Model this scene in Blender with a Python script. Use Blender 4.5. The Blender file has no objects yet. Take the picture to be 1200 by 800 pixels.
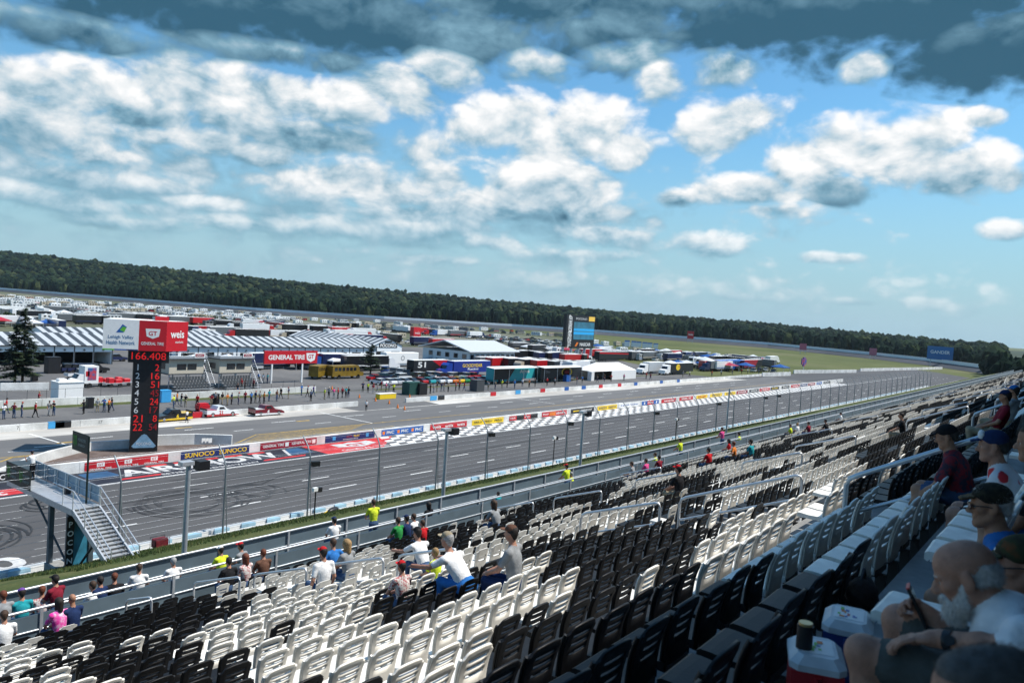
import bpy, bmesh, math, random
import numpy as np
from mathutils import Vector, Matrix
RAD = math.radians
RNG = random.Random(11)
NPR = np.random.RandomState(5)
SC = bpy.context.scene
COL = SC.collection

# ---------------------------------------------------------------- camera model
F, ROLL, PITCH, YAW, H = 900.0, RAD(3.8), RAD(2.2), RAD(37.4), 18.5
FWD = np.array([math.cos(YAW)*math.cos(PITCH), math.sin(YAW)*math.cos(PITCH), -math.sin(PITCH)])
_r0 = np.array([math.sin(YAW), -math.cos(YAW), 0.0])
_u0 = np.cross(_r0, FWD)
RT = math.cos(ROLL)*_r0 + math.sin(ROLL)*_u0
UP = -math.sin(ROLL)*_r0 + math.cos(ROLL)*_u0
EYE = np.array([0.0, 0.0, H])

def proj(P):
    d = np.asarray(P, float) - EYE
    z = d @ FWD
    return 600+F*(d @ RT)/z, 400-F*(d @ UP)/z, z
def ray(px, py): return FWD*F + RT*(px-600) - UP*(py-400)
def G(px, py, z=0.0):
    d = ray(px, py); return EYE + d*((z-H)/d[2])
def YP(px, py, Y):
    d = ray(px, py); return EYE + d*(Y/d[1])
def XY(px, Y, z=0.0):
    """X where the image column px meets the line y=Y, z=z (bisection on the ground row)."""
    lo, hi = -60.0, 900.0
    for _ in range(50):
        m = (lo+hi)/2
        if proj((m, Y, z))[0] < px: lo = m
        else: hi = m
    return lo
def ztop(P, py):
    """height above P's foot that reaches image row py."""
    lo, hi = -20.0, 150.0
    for _ in range(50):
        m = (lo+hi)/2
        if proj((P[0], P[1], m))[1] > py: lo = m
        else: hi = m
    return lo

# ---------------------------------------------------------------- materials
MATS = {}
def M(name, col=(0.5, 0.5, 0.5), rough=0.6, metal=0.0, var=0.12, scale=3.0, bump=0.0, bscale=None, spec=0.4, emit=None, estr=1.0, rnd=0.0, coat=0.0):
    if name in MATS: return MATS[name]
    m = bpy.data.materials.new(name); m.use_nodes = True
    nt = m.node_tree; ns, ln = nt.nodes, nt.links
    b = ns['Principled BSDF']
    b.inputs['Base Color'].default_value = (*col, 1)
    b.inputs['Roughness'].default_value = rough
    b.inputs['Metallic'].default_value = metal
    b.inputs['Specular IOR Level'].default_value = spec
    if coat: b.inputs['Coat Weight'].default_value = coat
    tc = ns.new('ShaderNodeTexCoord')
    if var > 0 or rnd > 0:
        n = ns.new('ShaderNodeTexNoise'); n.inputs['Scale'].default_value = scale; n.inputs['Detail'].default_value = 6
        ln.new(tc.outputs['Object'], n.inputs['Vector'])
        mr = ns.new('ShaderNodeMapRange'); mr.inputs['From Min'].default_value = 0.3; mr.inputs['From Max'].default_value = 0.7
        mr.inputs['To Min'].default_value = 1-var; mr.inputs['To Max'].default_value = 1+var
        ln.new(n.outputs['Fac'], mr.inputs['Value'])
        val = mr.outputs['Result']
        if rnd > 0:
            oi = ns.new('ShaderNodeObjectInfo')
            m2 = ns.new('ShaderNodeMapRange'); m2.inputs['To Min'].default_value = 1-rnd; m2.inputs['To Max'].default_value = 1+rnd
            ln.new(oi.outputs['Random'], m2.inputs['Value'])
            mu = ns.new('ShaderNodeMath'); mu.operation = 'MULTIPLY'
            ln.new(val, mu.inputs[0]); ln.new(m2.outputs['Result'], mu.inputs[1]); val = mu.outputs[0]
        vm = ns.new('ShaderNodeVectorMath'); vm.operation = 'SCALE'; vm.inputs[0].default_value = col
        ln.new(val, vm.inputs['Scale']); ln.new(vm.outputs['Vector'], b.inputs['Base Color'])
    if bump > 0:
        n2 = ns.new('ShaderNodeTexNoise'); n2.inputs['Scale'].default_value = bscale or scale*6; n2.inputs['Detail'].default_value = 5
        ln.new(tc.outputs['Object'], n2.inputs['Vector'])
        bp = ns.new('ShaderNodeBump'); bp.inputs['Strength'].default_value = bump; bp.inputs['Distance'].default_value = 0.02
        ln.new(n2.outputs['Fac'], bp.inputs['Height']); ln.new(bp.outputs['Normal'], b.inputs['Normal'])
    if emit:
        b.inputs['Emission Color'].default_value = (*emit, 1); b.inputs['Emission Strength'].default_value = estr
    MATS[name] = m
    return m

def two_tone(name, c1, c2, scale, rough=0.9, c3=None, stretch=(1, 1, 1), detail=8, lo=0.4, hi=0.62, bump=0.0, bscale=40, fine=0.0, fscale=60):
    """ground-type material: two or three base colours mixed by noise in world metres."""
    if name in MATS: return MATS[name]
    m = bpy.data.materials.new(name); m.use_nodes = True
    nt = m.node_tree; ns, ln = nt.nodes, nt.links
    b = ns['Principled BSDF']; b.inputs['Roughness'].default_value = rough; b.inputs['Specular IOR Level'].default_value = 0.25
    tc = ns.new('ShaderNodeTexCoord'); mp = ns.new('ShaderNodeMapping'); mp.inputs['Scale'].default_value = stretch
    ln.new(tc.outputs['Object'], mp.inputs['Vector'])
    n = ns.new('ShaderNodeTexNoise'); n.inputs['Scale'].default_value = scale; n.inputs['Detail'].default_value = detail
    ln.new(mp.outputs['Vector'], n.inputs['Vector'])
    cr = ns.new('ShaderNodeValToRGB'); e = cr.color_ramp.elements
    e[0].position, e[0].color = lo, (*c1, 1); e[1].position, e[1].color = hi, (*c2, 1)
    if c3:
        x = cr.color_ramp.elements.new((lo+hi)/2); x.color = (*c3, 1)
    ln.new(n.outputs['Fac'], cr.inputs['Fac'])
    out = cr.outputs['Color']
    if fine > 0:
        n3 = ns.new('ShaderNodeTexNoise'); n3.inputs['Scale'].default_value = fscale; n3.inputs['Detail'].default_value = 4
        ln.new(mp.outputs['Vector'], n3.inputs['Vector'])
        mr = ns.new('ShaderNodeMapRange'); mr.inputs['From Min'].default_value = 0.3; mr.inputs['From Max'].default_value = 0.7
        mr.inputs['To Min'].default_value = 1-fine; mr.inputs['To Max'].default_value = 1+fine
        ln.new(n3.outputs['Fac'], mr.inputs['Value'])
        vm = ns.new('ShaderNodeVectorMath'); vm.operation = 'SCALE'
        ln.new(out, vm.inputs[0]); ln.new(mr.outputs['Result'], vm.inputs['Scale']); out = vm.outputs['Vector']
    ln.new(out, b.inputs['Base Color'])
    if bump > 0:
        n2 = ns.new('ShaderNodeTexNoise'); n2.inputs['Scale'].default_value = bscale; n2.inputs['Detail'].default_value = 4
        ln.new(tc.outputs['Object'], n2.inputs['Vector'])
        bp = ns.new('ShaderNodeBump'); bp.inputs['Strength'].default_value = bump; bp.inputs['Distance'].default_value = 0.05
        ln.new(n2.outputs['Fac'], bp.inputs['Height']); ln.new(bp.outputs['Normal'], b.inputs['Normal'])
    MATS[name] = m
    return m

WHITE = M('white_paint', (0.78, 0.78, 0.76), 0.5, var=0.05)
BLACK = M('black_paint', (0.015, 0.015, 0.017), 0.45, var=0.1)
RED = M('red_vinyl', (0.50, 0.012, 0.022), 0.45, var=0.05)
MAROON = M('maroon_vinyl', (0.30, 0.008, 0.025), 0.45, var=0.05)
NAVY = M('navy_vinyl', (0.012, 0.03, 0.13), 0.45, var=0.05)
BLUE = M('blue_vinyl', (0.015, 0.10, 0.36), 0.45, var=0.05)
SKYBLUE = M('light_blue_vinyl', (0.05, 0.33, 0.65), 0.45, var=0.05)
YELLOW = M('yellow_vinyl', (0.80, 0.55, 0.02), 0.5, var=0.04)
ORANGE = M('orange_vinyl', (0.75, 0.19, 0.02), 0.5, var=0.04)
GREEN = M('green_vinyl', (0.12, 0.45, 0.04), 0.5, var=0.04)
TEAL = M('teal_vinyl', (0.03, 0.36, 0.40), 0.5, var=0.04)
GREY = M('grey_paint', (0.28, 0.29, 0.30), 0.6, var=0.1)
DGREY = M('dark_grey_paint', (0.06, 0.065, 0.07), 0.6, var=0.1)
STEEL = M('galvanised_steel', (0.50, 0.53, 0.56), 0.42, 0.55, var=0.12, scale=6)
ALU = M('aluminium', (0.62, 0.64, 0.66), 0.38, 0.6, var=0.1, scale=4)
BLUEGREY = M('blue_grey_panel', (0.13, 0.18, 0.215), 0.5, 0.25, var=0.14, scale=1.4)
CONC = two_tone('concrete_wall_white', (0.52, 0.52, 0.50), (0.74, 0.74, 0.72), 0.35, fine=0.08, fscale=5)
GLASS = M('dark_glass', (0.012, 0.016, 0.02), 0.08, var=0.0, spec=0.8)
RUBBER = M('tyre_rubber', (0.012, 0.012, 0.012), 0.8, var=0.1)
RIM = M('wheel_rim', (0.45, 0.45, 0.46), 0.35, 0.7, var=0.0)

# ---------------------------------------------------------------- mesh builder
FONT_CACHE = {}
def text_mesh(s, bold=0.0, shear=0.0):
    key = (s, bold, shear)
    if key not in FONT_CACHE:
        cu = bpy.data.curves.new('lettering', 'FONT'); cu.body = s; cu.size = 1.0; cu.offset = bold; cu.shear = shear
        cu.resolution_u = 3
        ob = bpy.data.objects.new('lettering', cu)
        me = ob.to_mesh()
        v = np.array([tuple(x.co)[:2] for x in me.vertices]) if len(me.vertices) else np.zeros((0, 2))
        f = [tuple(p.vertices) for p in me.polygons]
        ob.to_mesh_clear(); bpy.data.objects.remove(ob); bpy.data.curves.remove(cu)
        FONT_CACHE[key] = (v, f)
    return FONT_CACHE[key]

class MB:
    def __init__(s): s.v, s.f, s.m, s.sm = [], [], [], []
    def add(s, vs, fs, m=0, smooth=False):
        o = len(s.v)
        s.v += [(float(a[0]), float(a[1]), float(a[2])) for a in vs]
        for f in fs:
            s.f.append(tuple(i+o for i in f)); s.m.append(m); s.sm.append(smooth)
        return s
    def box(s, x0, x1, y0, y1, z0, z1, m=0):
        vs = [(x0, y0, z0), (x1, y0, z0), (x1, y1, z0), (x0, y1, z0), (x0, y0, z1), (x1, y0, z1), (x1, y1, z1), (x0, y1, z1)]
        return s.add(vs, [(0, 3, 2, 1), (4, 5, 6, 7), (0, 1, 5, 4), (1, 2, 6, 5), (2, 3, 7, 6), (3, 0, 4, 7)], m)
    def bbox(s, x0, x1, y0, y1, z0, z1, b, m=0):
        """box with bevelled vertical and top edges."""
        P = [(x0+b, y0), (x1-b, y0), (x1, y0+b), (x1, y1-b), (x1-b, y1), (x0+b, y1), (x0, y1-b), (x0, y0+b)]
        cx, cy = (x0+x1)/2, (y0+y1)/2
        sx, sy = 1-2*b/(x1-x0), 1-2*b/(y1-y0)
        Q = [(cx+(x-cx)*sx, cy+(y-cy)*sy) for x, y in P]
        vs = [(x, y, z0) for x, y in P]+[(x, y, z1-b) for x, y in P]+[(x, y, z1) for x, y in Q]
        fs = [tuple(range(7, -1, -1)), tuple(range(16, 24))]
        for r in (0, 8):
            for i in range(8):
                j = (i+1) % 8; fs.append((r+i, r+j, r+8+j, r+8+i))
        return s.add(vs, fs, m)
    def quad(s, a, b, c, d, m=0): return s.add([a, b, c, d], [(0, 1, 2, 3)], m)
    def prism(s, pts, y0, y1, m=0, axis='y'):
        """closed outline pts (x,z) extruded along y (axis y) or (x,y) along z (axis z) or (y,z) along x."""
        n = len(pts)
        def w(p, t):
            return (p[0], t, p[1]) if axis == 'y' else ((p[0], p[1], t) if axis == 'z' else (t, p[0], p[1]))
        vs = [w(p, y0) for p in pts]+[w(p, y1) for p in pts]
        fs = [tuple(range(n)), tuple(range(2*n-1, n-1, -1))]
        for i in range(n):
            j = (i+1) % n; fs.append((i, i+n, j+n, j))
        return s.add(vs, fs, m)
    def tube(s, pts, r, n=6, m=0, r1=None, smooth=True):
        pts = [np.asarray(p, float) for p in pts]; k = len(pts); vs = []; fs = []
        up = np.array([0.0, 0.0, 1.0])
        for i, p in enumerate(pts):
            d = pts[min(i+1, k-1)]-pts[max(i-1, 0)]; d = d/(np.linalg.norm(d)+1e-9)
            a = np.cross(d, up)
            if np.linalg.norm(a) < 0.05: a = np.cross(d, [1.0, 0, 0])
            a /= np.linalg.norm(a); b = np.cross(d, a)
            rr = r if r1 is None else r+(r1-r)*i/(k-1)
            for j in range(n):
                t = 2*math.pi*j/n; vs.append(p+rr*(a*math.cos(t)+b*math.sin(t)))
        for i in range(k-1):
            for j in range(n):
                q = (j+1) % n; fs.append((i*n+j, (i+1)*n+j, (i+1)*n+q, i*n+q))
        s.add(vs, fs, m, smooth)
        s.add(vs[:n], [tuple(range(n))], m); s.add(vs[-n:], [tuple(range(n-1, -1, -1))], m)
        return s
    def cyl(s, c, r, h, n=10, m=0, axis='z', r1=None):
        c = np.asarray(c, float); d = {'x': (1, 0, 0), 'y': (0, 1, 0), 'z': (0, 0, 1)}[axis]
        return s.tube([c, c+np.array(d)*h], r, n, m, r1)
    def ell(s, c, r, m=0, nu=10, nv=6, zmin=-1.0, jit=0.0):
        vs, fs = [], []
        a0 = math.asin(max(-1, zmin))
        for i in range(nv+1):
            a = a0+(math.pi/2-a0)*i/nv
            for j in range(nu):
                t = 2*math.pi*j/nu; q = 1+(RNG.uniform(-jit, jit) if jit else 0)
                vs.append((c[0]+r[0]*math.cos(a)*math.cos(t)*q, c[1]+r[1]*math.cos(a)*math.sin(t)*q, c[2]+r[2]*math.sin(a)*q))
        for i in range(nv):
            for j in range(nu):
                q = (j+1) % nu; fs.append((i*nu+j, i*nu+q, (i+1)*nu+q, (i+1)*nu+j))
        fs.append(tuple(range(nu-1, -1, -1)))
        return s.add(vs, fs, m, True)
    def text(s, string, o, xd, yd, height, m=0, width=None, align='c', bold=0.0, lift=None, shear=0.0):
        """flat lettering: o is the centre (or left) of the line, xd/yd unit directions, cap height `height`."""
        v, f = text_mesh(string, bold, shear)
        if len(v) == 0: return s
        x0, x1 = v[:, 0].min(), v[:, 0].max(); y0, y1 = v[:, 1].min(), v[:, 1].max()
        sy = height/(y1-y0); sx = sy if width is None else width/(x1-x0)
        xx = (v[:, 0]-(x0 if align == 'l' else (x0+x1)/2))*sx; yy = (v[:, 1]-(y0+y1)/2)*sy
        o, xd, yd = (np.asarray(q, float) for q in (o, xd, yd))
        n = np.cross(xd, yd); o = o+n*(0.006 if lift is None else lift)
        return s.add(o+np.outer(xx, xd)+np.outer(yy, yd), f, m)
    def poly(s, pts, o, xd, yd, m=0, lift=0.005):
        o, xd, yd = (np.asarray(q, float) for q in (o, xd, yd)); n = np.cross(xd, yd)
        return s.add([o+xd*p[0]+yd*p[1]+n*lift for p in pts], [tuple(range(len(pts)))], m)
    def merge(s, t, loc=(0, 0, 0), rz=0.0, sc=1.0, remap=None):
        c, q = math.cos(rz), math.sin(rz); o = len(s.v)
        s.v += [(loc[0]+sc*(c*x-q*y), loc[1]+sc*(q*x+c*y), loc[2]+sc*z) for x, y, z in t.v]
        s.f += [tuple(i+o for i in f) for f in t.f]; s.m += [remap[i] if remap else i for i in t.m]; s.sm += t.sm
        return s
    def mesh(s, name, mats):
        me = bpy.data.meshes.new(name); me.from_pydata(s.v, [], s.f)
        for mt in (mats if isinstance(mats, (list, tuple)) else [mats]): me.materials.append(mt)
        me.polygons.foreach_set('material_index', s.m); me.polygons.foreach_set('use_smooth', s.sm); me.update()
        return me
    def build(s, name, mats, parent=None, loc=None, rz=0.0):
        return obj(name, s.mesh(name, mats), parent, loc, rz)

def obj(name, data, parent=None, loc=None, rz=0.0):
    o = bpy.data.objects.new(name, data); COL.objects.link(o)
    if parent is not None: o.parent = parent
    if loc is not None: o.location = [float(q) for q in loc]
    if rz: o.rotation_euler = (0, 0, rz)
    return o
def tag(o, label=None, cat=None, group=None, kind=None):
    if label: o['label'] = label
    if cat: o['category'] = cat
    if group: o['group'] = group
    if kind: o['kind'] = kind
    return o
def thing(name, label, cat, loc=(0, 0, 0), rz=0.0, group=None):
    o = obj(name, None, None, loc, rz); o.empty_display_size = 0.2
    return tag(o, label, cat, group)
def copy_tree(src, loc, rz=0.0, label=None, group=None, sub=None):
    r = src.copy(); COL.objects.link(r); r.location = [float(q) for q in loc]; r.rotation_euler = (0, 0, rz)
    if label: r['label'] = label
    if group: r['group'] = group
    def rec(a, b):
        for ch in list(KIDS.get(a.name, [])):
            c = ch.copy(); COL.objects.link(c); c.parent = b
            if sub: sub(c)
            rec(ch, c)
    rec(src, r)
    return r
KIDS = {}
def index_kids():
    KIDS.clear()
    for o in SC.objects:
        if o.parent is not None: KIDS.setdefault(o.parent.name, []).append(o)
def struct(name, mb, mats): return tag(mb.build(name, mats), kind='structure')
def sheet(name, polys, z, mat):
    mb = MB()
    for P in polys: mb.add([(p[0], p[1], z) for p in P], [tuple(range(len(P)))], 0)
    return struct(name, mb, mat)
def recolor(o, slot, mat):
    s = o.material_slots[slot]; s.link = 'OBJECT'; s.material = mat
def np_mesh(name, V, Fq, mi, mats, smooth=False):
    """big mesh from numpy arrays: V (n,3), Fq list of (faces array (m,k), material array)."""
    me = bpy.data.meshes.new(name)
    nl = sum(f.size for f in Fq); npoly = sum(len(f) for f in Fq)
    me.vertices.add(len(V)); me.vertices.foreach_set('co', np.asarray(V, np.float32).ravel())
    me.loops.add(nl); me.loops.foreach_set('vertex_index', np.concatenate([f.ravel() for f in Fq]).astype(np.int32))
    st, tot, o = [], [], 0
    for f in Fq:
        k = f.shape[1]; st.append(o+np.arange(len(f))*k); tot.append(np.full(len(f), k)); o += f.size
    me.polygons.add(npoly); me.polygons.foreach_set('loop_start', np.concatenate(st).astype(np.int32))
    me.polygons.foreach_set('material_index', np.concatenate(mi).astype(np.int32))
    me.polygons.foreach_set('use_smooth', np.full(npoly, smooth))
    for m in mats: me.materials.append(m)
    me.update(calc_edges=True); me.validate()
    return me

# ---------------------------------------------------------------- camera, sun, sky
cam = bpy.data.cameras.new('camera'); cam.sensor_width = 36; cam.lens = 36*F/1200
cam.clip_start = 0.05; cam.clip_end = 20000
camo = bpy.data.objects.new('camera', cam); COL.objects.link(camo)
mw = Matrix(((RT[0], UP[0], -FWD[0], 0), (RT[1], UP[1], -FWD[1], 0), (RT[2], UP[2], -FWD[2], H), (0, 0, 0, 1)))
cam.dof.use_dof = True; cam.dof.focus_distance = 18.0; cam.dof.aperture_fstop = 2.8
camo.matrix_world = mw; SC.camera = camo

SUN_EL, SUN_AZ = RAD(59), RAD(45)          # from behind the stand (-Y) and to the right (+X)
SDIR = np.array([math.sin(SUN_AZ)*math.cos(SUN_EL), -math.cos(SUN_AZ)*math.cos(SUN_EL), math.sin(SUN_EL)])
sl = bpy.data.lights.new('sun', 'SUN'); sl.energy = 5.0; sl.angle = RAD(0.55); sl.color = (1.0, 0.95, 0.87)
so = bpy.data.objects.new('sun', sl); COL.objects.link(so)
so.rotation_euler = Vector(-SDIR).to_track_quat('-Z', 'Y').to_euler()

W = bpy.data.worlds.new('World'); SC.world = W; W.use_nodes = True
def build_world():
    nt = W.node_tree; ns, ln = nt.nodes, nt.links
    bg = ns['Background']; bg.inputs['Strength'].default_value = 0.1
    sky = ns.new('ShaderNodeTexSky'); sky.sky_type = 'NISHITA'; sky.sun_disc = False
    sky.sun_elevation = SUN_EL; sky.sun_rotation = math.atan2(SDIR[0], SDIR[1])
    sky.air_density = 1.25; sky.dust_density = 0.6; sky.ozone_density = 2.0
    def mth(op, a, b=None, c=None, clamp=False):
        n = ns.new('ShaderNodeMath'); n.operation = op; n.use_clamp = clamp
        for i, x in enumerate((a, b, c)):
            if x is None: continue
            if isinstance(x, (int, float)): n.inputs[i].default_value = x
            else: ln.new(x, n.inputs[i])
        return n.outputs[0]
    tc = ns.new('ShaderNodeTexCoord')
    sep = ns.new('ShaderNodeSeparateXYZ'); ln.new(tc.outputs['Generated'], sep.inputs[0])
    az = mth('ARCTAN2', sep.outputs['Y'], sep.outputs['X']); el = mth('ARCSINE', sep.outputs['Z'])
    cmb = ns.new('ShaderNodeCombineXYZ'); ln.new(az, cmb.inputs[0]); ln.new(mth('MULTIPLY', el, 1.5), cmb.inputs[1])
    def noise(vec, scale, detail, rough=0.55, dist=0.0):
        n = ns.new('ShaderNodeTexNoise'); n.inputs['Scale'].default_value = scale; n.inputs['Detail'].default_value = detail
        n.inputs['Roughness'].default_value = rough; n.inputs['Distortion'].default_value = dist
        ln.new(vec, n.inputs['Vector']); return n.outputs['Fac']
    off = ns.new('ShaderNodeVectorMath'); off.operation = 'ADD'; off.inputs[1].default_value = (-0.009, 0.020, 0)
    ln.new(cmb.outputs[0], off.inputs[0])
    n1 = noise(cmb.outputs[0], 11.0, 12, 0.62, 0.25); n2 = noise(off.outputs[0], 11.0, 7, 0.58, 0.25)
    nb = noise(cmb.outputs[0], 3.2, 4, 0.5)
    vo = ns.new('ShaderNodeTexVoronoi'); vo.feature = 'SMOOTH_F1'; vo.inputs['Scale'].default_value = 21; vo.inputs['Smoothness'].default_value = 0.5
    try: vo.inputs['Detail'].default_value = 2.0
    except Exception: pass
    wv = ns.new('ShaderNodeVectorMath'); wv.operation = 'MULTIPLY_ADD'
    nn = ns.new('ShaderNodeTexNoise'); nn.inputs['Scale'].default_value = 14; ln.new(cmb.outputs[0], nn.inputs['Vector'])
    ln.new(nn.outputs['Color'], wv.inputs[0]); wv.inputs[1].default_value = (0.05, 0.05, 0.05); ln.new(cmb.outputs[0], wv.inputs[2])
    ln.new(wv.outputs[0], vo.inputs['Vector'])
    puff = mth('SUBTRACT', 0.5, vo.outputs['Distance'])
    fF, fS = None, None
    for (px, py, wx, wy, top, gain) in CLOUDS:
        d = ray(px, py); d = d/np.linalg.norm(d)
        d2 = ray(px+wx, py+wx*0.066); d2 = d2/np.linalg.norm(d2)
        d3 = ray(px, py-wy); d3 = d3/np.linalg.norm(d3)
        top = top if top < 0.7 else 0.7+(top-0.7)*0.72
        a, e = math.atan2(d[1], d[0]), math.asin(d[2])
        w = abs(math.atan2(d2[1], d2[0])-a); h = abs(math.asin(d3[2])-e)
        dx = mth('MULTIPLY', mth('SUBTRACT', az, a), 1/w); dy = mth('MULTIPLY', mth('SUBTRACT', el, e), 1/h)
        rr = mth('SQRT', mth('ADD', mth('MULTIPLY', dx, dx), mth('MULTIPLY', dy, dy)))
        f = mth('MULTIPLY', mth('SUBTRACT', 1.0, rr), gain)
        t = mth('MULTIPLY_ADD', mth('MAXIMUM', mth('MINIMUM', dy, 1.2), -1.2), 0.34, top)
        if fF is None: fF, fS = f, t
        else:
            k = mth('MULTIPLY_ADD', mth('SUBTRACT', f, fF), 1.6, 0.5, clamp=True)
            fS = mth('ADD', fS, mth('MULTIPLY', k, mth('SUBTRACT', t, fS)))
            fF = mth('MAXIMUM', fF, f)
    den = mth('ADD', mth('MAXIMUM', fF, -1.2), mth('ADD', mth('MULTIPLY', mth('SUBTRACT', n1, 0.5), 1.75), mth('MULTIPLY_ADD', puff, 0.75, 0.33)))
    mask = ns.new('ShaderNodeMapRange'); mask.interpolation_type = 'SMOOTHSTEP'
    mask.inputs['From Min'].default_value = -0.12; mask.inputs['From Max'].default_value = 0.56; ln.new(den, mask.inputs['Value'])
    rel = mth('SUBTRACT', n1, n2)
    con = mth('MULTIPLY_ADD', fS, 1.3, 0.17, clamp=True)
    tex = mth('ADD', mth('MULTIPLY', rel, 1.7), mth('ADD', mth('MULTIPLY_ADD', puff, 0.55, 0.10), mth('MULTIPLY', mth('SUBTRACT', nb, 0.5), 0.45)))
    br = mth('MULTIPLY_ADD', tex, con, fS)
    cr = ns.new('ShaderNodeValToRGB'); E_ = cr.color_ramp.elements
    E_[0].position, E_[0].color = 0.0, (0.040, 0.125, 0.200, 1)
    E_[1].position, E_[1].color = 1.0, (1.0, 1.0, 1.0, 1)
    for p, c in ((0.3, (0.20, 0.38, 0.50, 1)), (0.55, (0.48, 0.62, 0.71, 1)), (0.78, (0.78, 0.83, 0.86, 1))):
        x = E_.new(p); x.color = c
    ln.new(br, cr.inputs['Fac'])
    sc_ = ns.new('ShaderNodeVectorMath'); sc_.operation = 'SCALE'; sc_.inputs['Scale'].default_value = 8.3
    ln.new(cr.outputs['Color'], sc_.inputs[0])
    # clear-air colour: sky tinted a little, with a pale haze colour mixed in towards the horizon
    tint = ns.new('ShaderNodeVectorMath'); tint.operation = 'MULTIPLY'; tint.inputs[1].default_value = SKY_TINT
    ln.new(sky.outputs['Color'], tint.inputs[0])
    hz = ns.new('ShaderNodeMapRange'); hz.interpolation_type = 'SMOOTHSTEP'
    hz.inputs['From Min'].default_value = -0.03; hz.inputs['From Max'].default_value = 0.28
    hz.inputs['To Min'].default_value = 0.92; hz.inputs['To Max'].default_value = 0.0; ln.new(el, hz.inputs['Value'])
    hzm = ns.new('ShaderNodeMix'); hzm.data_type = 'RGBA'; ln.new(hz.outputs['Result'], hzm.inputs['Factor'])
    ln.new(tint.outputs['Vector'], hzm.inputs[6]); hzm.inputs[7].default_value = (3.25, 4.85, 5.85, 1)
    mx = ns.new('ShaderNodeMix'); mx.data_type = 'RGBA'
    fade = ns.new('ShaderNodeMapRange'); fade.inputs['From Min'].default_value = 0.0; fade.inputs['From Max'].default_value = 0.14
    fade.inputs['To Min'].default_value = 0.15; fade.inputs['To Max'].default_value = 1.0; ln.new(el, fade.inputs['Value'])
    ln.new(mth('MULTIPLY', mask.outputs['Result'], fade.outputs['Result']), mx.inputs['Factor'])
    ln.new(hzm.outputs[2], mx.inputs[6]); ln.new(sc_.outputs['Vector'], mx.inputs[7])
    ln.new(mx.outputs[2], bg.inputs['Color'])
    W.cycles.sampling_method = 'MANUAL'; W.cycles.sample_map_resolution = 512
SKY_TINT = (0.58, 1.0, 1.20)
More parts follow.
